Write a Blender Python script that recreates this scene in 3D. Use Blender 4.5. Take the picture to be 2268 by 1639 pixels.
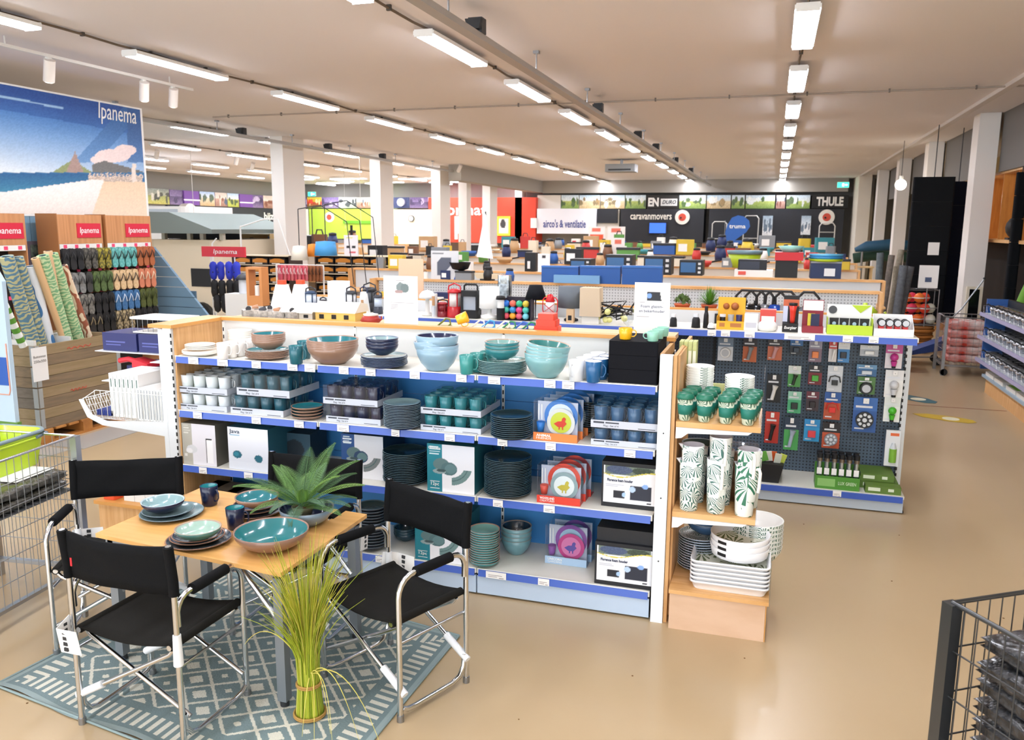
import bpy, math, random
import numpy as np
from mathutils import Vector, Matrix
random.seed(7)
np.random.seed(7)
SC = bpy.context.scene
for _o in list(bpy.data.objects):
    bpy.data.objects.remove(_o)
COL = SC.collection
PI = math.pi

# ---------------- camera ----------------
FPX, YAW, PIT, ROL, CAMH = 1820.86, -.304516, .173090, .006885, 2.1
def cam_rows():
    a, s = math.cos(YAW), math.sin(YAW); cp, sp = math.cos(PIT), math.sin(PIT)
    fwd = Vector((s * cp, a * cp, -sp)); r = Vector((a, -s, 0)); u = r.cross(fwd)
    cr, sr = math.cos(ROL), math.sin(ROL)
    return (cr * r + sr * u, -sr * r + cr * u, fwd)
CR, CU, CF = cam_rows()
cd = bpy.data.cameras.new('camera'); cam = bpy.data.objects.new('camera', cd); COL.objects.link(cam)
cam.matrix_world = Matrix(((CR.x, CU.x, -CF.x, 0), (CR.y, CU.y, -CF.y, 0), (CR.z, CU.z, -CF.z, CAMH), (0, 0, 0, 1)))
cd.sensor_width = 36; cd.lens = FPX / 2268 * 36; cd.clip_start = .05; cd.clip_end = 200
cd.dof.use_dof = True; cd.dof.focus_distance = 4.3; cd.dof.aperture_fstop = 5.0
SC.camera = cam
# ---------------- world / exposure ----------------
w = bpy.data.worlds.new('world'); SC.world = w; w.use_nodes = True
w.node_tree.nodes['Background'].inputs[0].default_value = (.90, .95, 1, 1)
w.node_tree.nodes['Background'].inputs[1].default_value = 2.5
LAMP_STRENGTH = 30.0
SC.view_settings.view_transform = 'Standard'; SC.view_settings.look = 'None'
SC.view_settings.exposure = 0.84; SC.view_settings.gamma = 1.0; SC.view_settings.use_curve_mapping = False

# pixel (of the photograph) -> point in the room
def ray(x, y):
    return CR * ((x - 1134) / FPX) - CU * ((y - 819.5) / FPX) + CF
CP = Vector((0, 0, CAMH))
def G(x, y, z=0.0):
    d = ray(x, y); return CP + d * ((z - CAMH) / d.z)
def AY(x, y, Y):
    d = ray(x, y); return CP + d * (Y / d.y)
def AX(x, y, X):
    d = ray(x, y); return CP + d * (X / d.x)
def ZA(x, y, c):
    d = ray(x, y); return CAMH + d.z * math.hypot(c[0], c[1]) / math.hypot(d.x, d.y)

# ---------------- materials ----------------
def lin(c):
    if isinstance(c, str):
        c = [int(c[i:i + 2], 16) / 255 for i in (0, 2, 4)]
    return tuple(((v / 12.92) if v <= .04045 else ((v + .055) / 1.055) ** 2.4) for v in c[:3]) + (1,)
MC = {}
def mat(col, rough=.5, metal=0, emit=0, alpha=1, coat=0, noise=0, nscale=8, ncol=None, stretch=(1, 1, 1), bump=0, kind='', trans=0):
    key = (str(col), rough, metal, emit, alpha, coat, noise, nscale, str(ncol), stretch, bump, kind, trans)
    if key in MC: return MC[key]
    m = bpy.data.materials.new('m_%s_%s' % (kind or 'plain', col if isinstance(col, str) else len(MC))); m.use_nodes = True
    nt = m.node_tree; N = nt.nodes; L = nt.links; b = N['Principled BSDF']
    c = lin(col)
    b.inputs['Base Color'].default_value = c; b.inputs['Roughness'].default_value = rough; b.inputs['Metallic'].default_value = metal
    if rough >= .8: b.inputs['Specular IOR Level'].default_value = .15
    if coat: b.inputs['Coat Weight'].default_value = coat; b.inputs['Coat Roughness'].default_value = .08
    if emit:
        b.inputs['Emission Color'].default_value = c; b.inputs['Emission Strength'].default_value = emit
    if noise or bump or kind:
        tc = N.new('ShaderNodeTexCoord'); mp = N.new('ShaderNodeMapping'); mp.inputs['Scale'].default_value = stretch
        L.new(tc.outputs['Object'], mp.inputs['Vector'])
    if noise or bump:
        nz = N.new('ShaderNodeTexNoise'); nz.inputs['Scale'].default_value = nscale; nz.inputs['Detail'].default_value = 5
        L.new(mp.outputs[0], nz.inputs['Vector'])
        if noise:
            r = N.new('ShaderNodeMapRange'); r.inputs['From Min'].default_value = .35; r.inputs['From Max'].default_value = .65
            L.new(nz.outputs[0], r.inputs['Value'])
            mx = N.new('ShaderNodeMix'); mx.data_type = 'RGBA'
            mx.inputs['A'].default_value = c
            mx.inputs['B'].default_value = lin(ncol) if ncol else tuple(v * (1 - noise) for v in c[:3]) + (1,)
            L.new(r.outputs[0], mx.inputs['Factor']); L.new(mx.outputs['Result'], b.inputs['Base Color'])
        if bump:
            bp = N.new('ShaderNodeBump'); bp.inputs['Strength'].default_value = bump; bp.inputs['Distance'].default_value = .01
            L.new(nz.outputs[0], bp.inputs['Height']); L.new(bp.outputs[0], b.inputs['Normal'])
    if kind in ('peg', 'leaf', 'leaf2', 'orna', 'dotted'):
        mx = N.new('ShaderNodeMix'); mx.data_type = 'RGBA'; mx.inputs['A'].default_value = c; mx.inputs['B'].default_value = lin(ncol)
        if kind in ('peg', 'dotted'):
            sep = N.new('ShaderNodeSeparateXYZ'); L.new(mp.outputs[0], sep.inputs[0])
            def M(op, a, bb=None):
                n = N.new('ShaderNodeMath'); n.operation = op
                for i, v in enumerate((a, bb)):
                    if v is None: continue
                    if isinstance(v, (int, float)): n.inputs[i].default_value = v
                    else: L.new(v, n.inputs[i])
                return n.outputs[0]
            fx = M('SUBTRACT', M('FRACT', M('MULTIPLY', sep.outputs[0], nscale)), .5)
            fz = M('SUBTRACT', M('FRACT', M('MULTIPLY', sep.outputs[2], nscale)), .5)
            d = M('ADD', M('MULTIPLY', fx, fx), M('MULTIPLY', fz, fz))
            L.new(M('LESS_THAN', d, .055), mx.inputs['Factor'])
        else:
            v = N.new('ShaderNodeTexVoronoi'); v.inputs['Scale'].default_value = nscale
            wv = N.new('ShaderNodeTexWave'); wv.wave_type = 'RINGS' if kind == 'orna' else 'BANDS'; wv.inputs['Scale'].default_value = nscale * 1.1
            wv.inputs['Distortion'].default_value = 9 if kind != 'leaf2' else 18; wv.inputs['Detail'].default_value = 1
            wv.inputs['Detail Scale'].default_value = 1.6
            L.new(mp.outputs[0], wv.inputs['Vector'])
            g = N.new('ShaderNodeMath'); g.operation = 'GREATER_THAN'; g.inputs[1].default_value = .52; L.new(wv.outputs['Fac'], g.inputs[0])
            L.new(g.outputs[0], mx.inputs['Factor'])
        L.new(mx.outputs['Result'], b.inputs['Base Color'])
    if kind == 'fan':      # palm fans: striped sectors round scattered centres
        def VM(op, a, b2):
            n = N.new('ShaderNodeVectorMath'); n.operation = op; L.new(a, n.inputs[0])
            if hasattr(b2, 'is_linked'): L.new(b2, n.inputs[1])
            else: n.inputs[1].default_value = b2
            return n.outputs[0]
        def M2(op, a, bb=None):
            n = N.new('ShaderNodeMath'); n.operation = op
            for i, v_ in enumerate((a, bb)):
                if v_ is None: continue
                if isinstance(v_, (int, float)): n.inputs[i].default_value = v_
                else: L.new(v_, n.inputs[i])
            return n.outputs[0]
        vo = N.new('ShaderNodeTexVoronoi'); vo.inputs['Scale'].default_value = nscale; L.new(mp.outputs[0], vo.inputs['Vector'])
        dv = VM('SUBTRACT', mp.outputs[0], vo.outputs['Position']); sp_ = N.new('ShaderNodeSeparateXYZ'); L.new(dv, sp_.inputs[0])
        an = M2('ARCTAN2', M2('ADD', sp_.outputs[1], sp_.outputs[2]), sp_.outputs[0])
        st = M2('LESS_THAN', M2('FRACT', M2('MULTIPLY', an, 2.2)), .45)
        ok = M2('LESS_THAN', vo.outputs['Distance'], .62)
        mx = N.new('ShaderNodeMix'); mx.data_type = 'RGBA'; mx.inputs['A'].default_value = c; mx.inputs['B'].default_value = lin(ncol)
        L.new(M2('MULTIPLY', st, ok), mx.inputs['Factor']); L.new(mx.outputs['Result'], b.inputs['Base Color'])
    if kind == 'attr':
        a = N.new('ShaderNodeAttribute'); a.attribute_name = 'Col'; L.new(a.outputs['Color'], b.inputs['Base Color'])
    if kind == 'clear':
        tr = N.new('ShaderNodeBsdfTransparent'); tr.inputs[0].default_value = (.93, .96, .98, 1)
        gl = N.new('ShaderNodeBsdfGlossy'); gl.inputs['Roughness'].default_value = .08
        lw = N.new('ShaderNodeLayerWeight'); lw.inputs[0].default_value = .25
        ad = N.new('ShaderNodeMath'); ad.operation = 'MULTIPLY_ADD'; ad.inputs[1].default_value = .35; ad.inputs[2].default_value = .025
        L.new(lw.outputs['Facing'], ad.inputs[0])
        ms = N.new('ShaderNodeMixShader'); L.new(ad.outputs[0], ms.inputs[0]); L.new(tr.outputs[0], ms.inputs[1]); L.new(gl.outputs[0], ms.inputs[2])
        L.new(ms.outputs[0], N['Material Output'].inputs['Surface'])
    MC[key] = m
    return m
WHITE = mat('F1F1EE', .4); OFFW = mat('E4E2DC', .5); BLACK = mat('101114', .55); DARK = mat('25272B', .5)
WOOD = mat('E3B57C', .45, noise=1, ncol='D19C5E', nscale=3, stretch=(1.2, 14, 1.2)); WOODV = mat('E0B27C', .5, noise=1, ncol='CF9C62', nscale=3, stretch=(14, 14, 1))
EDGE = mat('D79A50', .4); CHROME = mat('D8DADC', .18, 1); ALU = mat('C9CBCE', .3, 1); STEEL = mat('9A9C9F', .35, .9)
RAIL = mat('3A5CB8', .3); PAPER = mat('F5F4F1', .6); CLEAR = mat('FFFFFF', kind='clear'); GREYM = mat('C9CED4', .35)
RED = mat('D62A3A', .4); ATTR = mat('808080', .55, kind='attr'); ATTRG = mat('808081', .25, kind='attr')

# ---------------- mesh building ----------------
class MB:
    def __init__(s): s.v = []; s.f = []; s.m = []; s.s = []; s.X = None
    def add(s, vs, fs, m=0, sm=False):
        o = len(s.v)
        if s.X is not None: vs = [tuple(s.X @ Vector(v)) for v in vs]
        s.v += [tuple(v) for v in vs]; s.f += [tuple(i + o for i in f) for f in fs]
        s.m += [m] * len(fs); s.s += [sm] * len(fs); return s
    def box(s, x0, y0, z0, x1, y1, z1, m=0):
        if x0 > x1: x0, x1 = x1, x0
        if y0 > y1: y0, y1 = y1, y0
        if z0 > z1: z0, z1 = z1, z0
        return s.add([(x0, y0, z0), (x1, y0, z0), (x1, y1, z0), (x0, y1, z0), (x0, y0, z1), (x1, y0, z1), (x1, y1, z1), (x0, y1, z1)],
                     [(0, 3, 2, 1), (4, 5, 6, 7), (0, 1, 5, 4), (1, 2, 6, 5), (2, 3, 7, 6), (3, 0, 4, 7)], m)
    def hex(s, b, t, m=0):   # bottom quad, top quad (ccw from above)
        return s.add(list(b) + list(t), [(0, 3, 2, 1), (4, 5, 6, 7), (0, 1, 5, 4), (1, 2, 6, 5), (2, 3, 7, 6), (3, 0, 4, 7)], m)
    def rbox(s, x0, y0, z0, x1, y1, z1, r=.01, m=0, n=3):   # rounded in plan, vertical extrusion with small top chamfer
        pts = []
        for cx, cy, a0 in ((x1 - r, y1 - r, 0), (x0 + r, y1 - r, 90), (x0 + r, y0 + r, 180), (x1 - r, y0 + r, 270)):
            for k in range(n + 1):
                a = math.radians(a0 + 90 * k / n); pts.append((cx + r * math.cos(a), cy + r * math.sin(a)))
        return s.prismz(pts, z0, z1, m, True)
    def prismz(s, pts, z0, z1, m=0, sm=False):
        n = len(pts); vs = [(x, y, z0) for x, y in pts] + [(x, y, z1) for x, y in pts]
        s.add(vs, [(i, (i + 1) % n, n + (i + 1) % n, n + i) for i in range(n)], m, False)
        return s.add(vs, [tuple(range(n - 1, -1, -1)), tuple(range(n, 2 * n))], m)
    def prismy(s, pts, y0, y1, m=0):   # polygon (x,z), front at y0
        n = len(pts); vs = [(x, y0, z) for x, z in pts] + [(x, y1, z) for x, z in pts]
        return s.add(vs, [tuple(range(n)), tuple(range(2 * n - 1, n - 1, -1))] + [(i, n + i, n + (i + 1) % n, (i + 1) % n) for i in range(n)], m)
    def prismx(s, pts, x0, x1, m=0):   # polygon (y,z)
        n = len(pts); vs = [(x0, y, z) for y, z in pts] + [(x1, y, z) for y, z in pts]
        return s.add(vs, [tuple(range(n - 1, -1, -1)), tuple(range(n, 2 * n))] + [(i, (i + 1) % n, n + (i + 1) % n, n + i) for i in range(n)], m)
    def cyl(s, p0, p1, r0, r1=None, n=10, m=0, caps=True):
        r1 = r0 if r1 is None else r1
        p0, p1 = Vector(p0), Vector(p1); d = (p1 - p0).normalized()
        a = d.orthogonal().normalized(); b = d.cross(a)
        vs = []
        for p, r in ((p0, r0), (p1, r1)):
            for k in range(n):
                t = 2 * PI * k / n; vs.append(p + (a * math.cos(t) + b * math.sin(t)) * r)
        s.add(vs, [(k, (k + 1) % n, n + (k + 1) % n, n + k) for k in range(n)], m, True)
        if caps: s.add(vs, [tuple(range(n - 1, -1, -1)), tuple(range(n, 2 * n))], m)
        return s
    def tube(s, pts, r, n=8, m=0, close=False, rs=None):
        P = [Vector(p) for p in pts]; K = len(P); vs = []
        t0 = (P[1] - P[0]).normalized(); a = t0.orthogonal().normalized()
        for i in range(K):
            if close: t = (P[(i + 1) % K] - P[i - 1]).normalized()
            else: t = ((P[min(i + 1, K - 1)] - P[i]).normalized() + (P[i] - P[max(i - 1, 0)]).normalized()).normalized()
            a = (a - t * a.dot(t)).normalized(); b = t.cross(a); rr = rs[i] if rs else r
            for k in range(n):
                q = 2 * PI * k / n; vs.append(P[i] + (a * math.cos(q) + b * math.sin(q)) * rr)
        fs = []
        for i in range(K if close else K - 1):
            j = (i + 1) % K
            for k in range(n): fs.append((i * n + k, i * n + (k + 1) % n, j * n + (k + 1) % n, j * n + k))
        s.add(vs, fs, m, True)
        if not close: s.add(vs, [tuple(range(n - 1, -1, -1)), tuple(range((K - 1) * n, K * n))], m)
        return s
    def lathe(s, prof, n=24, c=(0, 0, 0), mats=None, m=0, sx=1, sy=1):   # prof (r,z); mats per segment
        vs = []; K = len(prof)
        for r, z in prof:
            for k in range(n):
                t = 2 * PI * k / n; vs.append((c[0] + r * math.cos(t) * sx, c[1] + r * math.sin(t) * sy, c[2] + z))
        for i in range(K - 1):
            s.add([], [])
        o = len(s.v)
        if s.X is not None: vs = [tuple(s.X @ Vector(v)) for v in vs]
        s.v += vs
        for i in range(K - 1):
            mm = mats[i] if mats else m
            for k in range(n):
                s.f.append((o + i * n + k, o + i * n + (k + 1) % n, o + (i + 1) * n + (k + 1) % n, o + (i + 1) * n + k)); s.m.append(mm); s.s.append(True)
        if prof[0][0] > 1e-4: s.f.append(tuple(o + k for k in range(n - 1, -1, -1))); s.m.append(mats[0] if mats else m); s.s.append(False)
        if prof[-1][0] > 1e-4: s.f.append(tuple(o + (K - 1) * n + k for k in range(n))); s.m.append(mats[-1] if mats else m); s.s.append(False)
        return s
    def ball(s, c, r, n=10, m=0, sz=1):
        return s.lathe([(max(r * math.sin(PI * i / n), 1e-5), -r * sz * math.cos(PI * i / n)) for i in range(n + 1)], n * 2, c, m=m)
    def grid(s, P, m=0, sm=True):   # P: rows of points
        R, C = len(P), len(P[0]); vs = [p for r in P for p in r]
        return s.add(vs, [(i * C + j, i * C + j + 1, (i + 1) * C + j + 1, (i + 1) * C + j) for i in range(R - 1) for j in range(C - 1)], m, sm)
    def mesh(s, name, mats):
        me = bpy.data.meshes.new(name); me.from_pydata(s.v, [], s.f)
        for mm in (mats if isinstance(mats, (list, tuple)) else [mats]): me.materials.append(mm)
        me.polygons.foreach_set('material_index', s.m); me.polygons.foreach_set('use_smooth', s.s); me.update()
        return me
    def build(s, name, mats, parent=None, **kw):
        return link(name, s.mesh(name, mats), parent, **kw)
def link(name, me, parent=None, loc=None, rz=0, label=None, cat=None, group=None, kind=None, rot=None):
    o = bpy.data.objects.new(name, me); COL.objects.link(o)
    if parent: o.parent = parent
    if loc is not None: o.location = loc
    if rz: o.rotation_euler = (0, 0, rz)
    if rot: o.rotation_euler = rot
    tag(o, label, cat, group, kind); return o
def tag(o, label=None, cat=None, group=None, kind=None):
    if label: o['label'] = label
    if cat: o['category'] = cat
    if group: o['group'] = group
    if kind: o['kind'] = kind
    return o
def T(name, label, cat, loc=(0, 0, 0), rz=0, group=None):
    o = bpy.data.objects.new(name, None); COL.objects.link(o); o.empty_display_size = .05
    o.location = loc; o.rotation_euler = (0, 0, rz); return tag(o, label, cat, group)
KIDS = {}
def dup(root, loc, rz=None, label=None, group=None, scale=None, rot=None):
    r = root.copy(); COL.objects.link(r); r.location = loc
    if rz is not None: r.rotation_euler = (0, 0, rz)
    if rot: r.rotation_euler = rot
    if scale: r.scale = (scale,) * 3 if isinstance(scale, (int, float)) else scale
    if label: r['label'] = label
    if group: r['group'] = group
    kids = KIDS.get(root.name)
    if kids is None:
        kids = KIDS[root.name] = [(c, list(c.children)) for c in root.children]
    for c, gs in kids:
        k = c.copy(); COL.objects.link(k); k.parent = r
        for g in gs:
            h = g.copy(); COL.objects.link(h); h.parent = k
    return r
def S(o): o['kind'] = 'structure'; return o
FONT = {}
def text(s, h, loc, facing='-Y', m=None, parent=None, name='lettering', width=None, bold=0, align='CENTER', ext=.0015, shear=0, rz=0):
    key = (s, round(h, 4), width and round(width, 3), bold, align, shear)
    if key not in FONT:
        cu = bpy.data.curves.new('t', 'FONT'); cu.body = s; cu.size = h; cu.align_x = align; cu.align_y = 'CENTER'; cu.extrude = ext; cu.offset = bold; cu.shear = shear
        cu.resolution_u = 2
        ob = bpy.data.objects.new('t', cu); COL.objects.link(ob)
        me = bpy.data.meshes.new_from_object(ob); bpy.data.objects.remove(ob)
        if width and len(me.vertices):
            xs = [v.co.x for v in me.vertices]; k = width / max(1e-6, max(xs) - min(xs))
            for v in me.vertices: v.co.x *= k
        FONT[key] = me
    me = FONT[key].copy(); me.materials.clear(); me.materials.append(m or DARK)
    R = {'-Y': (PI / 2, 0, rz), '+X': (PI / 2, 0, PI / 2), '-X': (PI / 2, 0, -PI / 2), 'Z': (0, 0, rz)}[facing]
    return link(name, me, parent, loc=loc, rot=R)
# painted flat prints (posters, cartons): colour per grid point
class Can:
    def __init__(s, w, h, col='FFFFFF'):
        s.a = np.zeros((h, w, 3)); s.a[:] = s.c(col); s.w, s.h = w, h
        s.Y, s.X = np.mgrid[0:h, 0:w]; s.u = s.X / (w - 1); s.t = s.Y / (h - 1)   # t from top
    def c(s, col): return np.array([int(col[i:i + 2], 16) / 255 for i in (0, 2, 4)]) if isinstance(col, str) else np.array(col)
    def rect(s, u0, t0, u1, t1, col): s.a[(s.u >= u0) & (s.u <= u1) & (s.t >= t0) & (s.t <= t1)] = s.c(col); return s
    def ell(s, u, t, ru, rt, col, inner=0):
        d = ((s.u - u) / ru) ** 2 + ((s.t - t) / rt) ** 2; s.a[(d <= 1) & (d >= inner)] = s.c(col); return s
    def mask(s, k, col): s.a[k] = s.c(col); return s
    def grad(s, t0, t1, c0, c1):
        k = (s.t >= t0) & (s.t <= t1); f = ((s.t - t0) / (t1 - t0))[k][:, None]; s.a[k] = s.c(c0) * (1 - f) + s.c(c1) * f; return s
    def noise(s, amp, cell=1):
        r = np.random.rand(s.h // cell + 2, s.w // cell + 2, 1).repeat(cell, 0).repeat(cell, 1)[:s.h, :s.w]; s.a = np.clip(s.a + (r - .5) * amp, 0, 1); return s
    def lines(s, u0, t0, u1, n, gap, col):
        for i in range(n): s.rect(u0, t0 + i * gap, u0 + (u1 - u0) * random.uniform(.6, 1), t0 + i * gap + gap * .35, col)
        return s
def panel(name, can, W, H, facing='-Y', loc=(0, 0, 0), parent=None, m=None, **kw):   # loc = lower-left corner
    w, h = can.w, can.h; a = can.a[::-1]
    xs = np.linspace(0, W, w); zs = np.linspace(0, H, h); X, Z = np.meshgrid(xs, zs)
    if facing == '-Y': V = np.stack([X, 0 * X, Z], -1)
    elif facing == '+X': V = np.stack([0 * X, X, Z], -1)
    elif facing == 'Z': V = np.stack([X, Z, 0 * X], -1)
    V = V.reshape(-1, 3); i = np.arange((h - 1) * (w - 1)); r = i // (w - 1) * w + i % (w - 1)
    F = np.stack([r, r + 1, r + w + 1, r + w], 1)
    me = bpy.data.meshes.new(name); me.from_pydata(V.tolist(), [], F.tolist())
    at = me.color_attributes.new('Col', 'FLOAT_COLOR', 'POINT'); c = a.reshape(-1, 3)
    l = np.where(c <= .04045, c / 12.92, ((c + .055) / 1.055) ** 2.4); at.data.foreach_set('color', np.concatenate([l, np.ones((len(l), 1))], 1).ravel())
    me.materials.append(m or ATTR)
    return link(name, me, parent, loc=loc, **kw)
ORD = ['first', 'second', 'third', 'fourth', 'fifth', 'sixth', 'seventh', 'eighth', 'ninth', 'tenth', 'eleventh', 'twelfth', 'thirteenth', 'fourteenth', 'fifteenth', 'sixteenth',
       'seventeenth', 'eighteenth', 'nineteenth', 'twentieth', 'twenty-first', 'twenty-second', 'twenty-third', 'twenty-fourth', 'twenty-fifth', 'twenty-sixth', 'twenty-seventh', 'twenty-eighth', 'twenty-ninth', 'thirtieth']
# ================= SETTING =================
LZ, CZ = 3.80, 3.88
fl = mat('BCA582', .3, noise=1, ncol='B29A76', nscale=.5, coat=.15)
S(MB().add([(-22, -5, 0), (6, -5, 0), (6, 34, 0), (-22, 34, 0)], [(0, 1, 2, 3)]).build('floor', fl))
S(MB().add([(-22, -5, CZ), (6, -5, CZ), (6, 34, CZ), (-22, 34, CZ)], [(3, 2, 1, 0)]).build('ceiling', mat('EAE4E2', .9)))
GREYW = mat('8B8985', .8); CREAM = mat('EFE3CC', .7)
S(MB().box(-21, 33, 0, 6, 33.2, CZ).build('wall_back', [GREYW]))
S(MB().box(-21.2, -5, 0, -20.6, 33, CZ).build('wall_left', [GREYW]))
S(MB().box(5.2, -5, 0, 5.4, 33, CZ).build('wall_right', [mat('D8C79E', .8)]))
S(MB().box(-9.3, 23.2, 3.42, -8.9, 33, CZ).box(-8.9, 32.2, 3.4, 2.4, 32.6, CZ).build('trim_1', mat('A39D94', .8)))
# ceiling shelf strip on the right
S(MB().box(2.62, -5, CZ - .05, 2.72, 33, CZ).build('trim_2', mat('D9D2CC', .7)))
# columns
def column(x0, x1, y0, y1):
    return S(MB().box(x0, y0, 0, x1, y1, CZ - .001).build('column', mat('EDE8E2', .6)))
for y, d in ((15.1, .8), (19.5, .75), (23.5, .8), (25.75, .4), (28.1, .8), (32.0, .6)): column(-9.98, -9.69, y, y + d)
for k, y in enumerate((14.8, 19.3, 23.6, 28.0, 31.8)):
    column(2.93, 3.22, y, y + .45)
S(MB().box(2.6, 30.5, 0, 3.0, 33, CZ - .001).build('column', mat('EFE6D6', .6)))
for k, (a, b) in enumerate(((-3, 14.8), (15.25, 19.3), (19.75, 23.6), (24.05, 28.0), (28.45, 31.8))):   # dark grey fascia over the right-hand bays
    S(MB().box(3.26, a, 2.98 + 0 * k, 3.32, b, CZ - .002).build('trim_3', mat('6E6B68', .7)))

# ---- ceiling lights ----
HOUS = mat('F2F2F0', .5); DIFF = mat('F1F4FF', .5, emit=LAMP_STRENGTH)
cl = T('ceiling_light', 'x', 'ceiling light', (0, 0, -9))
MB().box(-.1, -.74, .0155, .1, .74, .05).build('housing', HOUS, cl)
MB().hex([(-.075, -.735, 0), (.075, -.735, 0), (.075, .735, 0), (-.075, .735, 0)], [(-.095, -.735, .015), (.095, -.735, .015), (.095, .735, .015), (-.095, .735, .015)]).build('diffuser', DIFF, cl)
MB().box(-.09, -.745, -.004, .09, -.735, .06).box(-.09, .735, -.004, .09, .745, .06).build('end_cap', HOUS, cl)
rows = [(.145, 'the right-hand row', range(-3, 10)), (-3.12, 'the middle row', range(-3, 10)), (-6.36, 'the long left row', range(-2, 10)),
        (-10.2, 'the left column row', range(1, 10)), (-12.9, 'the row past the left columns', range(2, 10)), (-16.0, 'the second row past those columns', range(3, 10)), (-18.3, 'the leftmost row', range(4, 10))]
first = True
def clabel(k, nm): return 'white tube ceiling light, %s from the near end of %s' % (ORD[k], nm)
for x, nm, ks in rows:
    for i, k in enumerate(ks):
        y = 1.7 * (4.24 + 1.548 * k + .43)
        o = dup(cl, (x, y, LZ - .02), 0, clabel(i, nm), 'ceiling lights')
for i, (x, y) in enumerate(((-17.4, 28), (-15.2, 28), (-12.6, 28.4), (-17.3, 30.6), (-14.9, 30.6), (-12.4, 30.8))):
    dup(cl, (x, y, LZ - .02), PI / 2, 'white tube ceiling light running crosswise near the back left corner, %s of six' % ORD[i], 'crosswise ceiling lights')
for c in list(cl.children): bpy.data.objects.remove(c)
bpy.data.objects.remove(cl)
# cable + conduit
def cable(x, ya, yb, lab, r=.012, col='6B5B4A', sag=.0):
    mb = MB(); pts = []; y = ya
    while y < yb: pts.append((x + random.uniform(-.008, .008), y, LZ + .058 + random.uniform(-.01, .006))); y += .45
    mb.tube(pts, r, 5)
    t = T('lighting_cable', lab, 'cable')
    mb.build('cable', mat(col, .6), t)
    c = MB()
    for p in pts[::2]: c.box(p[0] - .02, p[1] - .012, p[2] - .018, p[0] + .02, p[1] + .012, CZ - .001)
    c.build('clip', mat('4A443D', .6), t)
cable(.145, 2, 32, 'dark cable linking the right-hand row of ceiling lights')
cable(-3.12, 2, 32, 'dark cable linking the middle row of ceiling lights')
cable(-6.36, 3, 32, 'dark cable linking the long left row of ceiling lights')
cable(-10.2, 9, 32, 'dark cable above the left columns')
cable(-12.9, 12, 32, 'dark cable beyond the left columns')
def conduit(y, x0, x1, lab):
    t = T('conduit', lab, 'pipe'); MB().cyl((x0, y, CZ - .03), (x1, y, CZ - .03), .012, n=6).build('pipe', mat('A79B90', .5), t)
    c = MB(); x = x0 + .3
    while x < x1: c.box(x - .01, y - .015, CZ - .05, x + .01, y + .015, CZ - .001); x += 1.0
    c.build('clip', mat('6E655D', .6), t)
conduit(12.0, -9, 3.2, 'thin grey conduit crossing the ceiling from side to side')
# metal channel hung on rods
def channel(x0, y0, x1, y1, z, lab, boxes, nr):
    t = T('ceiling_channel', lab, 'channel'); d = Vector((x1 - x0, y1 - y0, 0)); L = d.length; d.normalize()
    mb = MB(); mb.X = Matrix.Translation((x0, y0, z)) @ Matrix.Rotation(math.atan2(d.y, d.x) - PI / 2, 4, 'Z')
    mb.box(-.05, 0, 0, .05, L, .035); mb.box(-.05, 0, .035, -.04, L, .05); mb.box(.04, 0, .035, .05, L, .05); mb.build('rail', mat('A8A49E', .4, .5), t)
    for k in range(nr):
        f = (k + .3) / nr; p = Vector((x0, y0, 0)) + d * L * f
        MB().cyl((p.x, p.y, z), (p.x, p.y, CZ - .001), .008, n=6).box(p.x - .03, p.y - .03, CZ - .03, p.x + .03, p.y + .03, CZ - .001).build('hanger', STEEL, t)
    for i, f in enumerate(boxes):
        p = Vector((x0, y0, 0)) + d * L * f
        lb = T('sensor_box', 'small black box clamped on the %s, %s from the camera' % (' '.join(lab.split(',')[0].split()[:3]), ORD[i]), 'speaker', (p.x, p.y, z + .05))
        MB().box(-.06, -.05, 0, .06, .06, .12).build('box', DARK, lb); MB().prismy([(-.05, .02), (.05, .02), (.07, .1), (-.07, .1)], -.1, -.051).build('hood', BLACK, lb)
channel(-2.46, 3, -2.4, 32, 3.62, 'long metal channel hung under the ceiling, running to the back', (.13, .3, .42, .5, .62, .75), 12)
channel(-9.5, 5, -9.1, 28, 3.66, 'grey channel above the left columns, running to the back', (.1, .23, .36, .49, .6), 10)
# track spots top left
tr = T('spotlight_track', 'thin white spotlight track under the ceiling near the beach poster', 'track', (0, 0, 0))
MB().box(-7.22, 6.0, 3.77, -7.17, 9.2, 3.8).build('rail', OFFW, tr)
MB().cyl((-7.2, 6.5, 3.8), (-7.2, 6.5, CZ - .001), .008, n=6).cyl((-7.2, 8.8, 3.8), (-7.2, 8.8, CZ - .001), .008, n=6).build('hanger', OFFW, tr)
def spot(p, aim, lab, grp=None):
    t = T('spotlight', lab, 'spotlight', p, group=grp); a = Vector(aim).normalized()
    MB().box(-.015, -.03, -.1, .015, .03, 0).build('arm', OFFW, t)
    b = Vector((0, 0, -.12)); MB().cyl(b - a * .1, b + a * .12, .055, n=14).build('housing', mat('E8E0D8', .5), t)
    MB().cyl(b + a * .1201, b + a * .125, .045, n=14).build('lens', mat('FFF6E8', .3, emit=6), t)
for i, y in enumerate((7.0, 8.35, 8.85)):
    spot((-7.2, y, 3.77), (-.35, .3 if i else .2, -.85), 'white spotlight on the track beside the beach poster, %s from the left' % ORD[i], 'poster spotlights')
for i, (px, py) in enumerate(((348, 352), (525, 375), (560, 378), (1018, 380))):
    p = AY(px, py, 17 + i * 2); p.z = CZ - .002; spot((p.x, p.y, CZ - .002), (-.5, .3, -.8), 'small white ceiling spotlight over the left department, %s from the left' % ORD[i], 'far spotlights')
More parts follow.
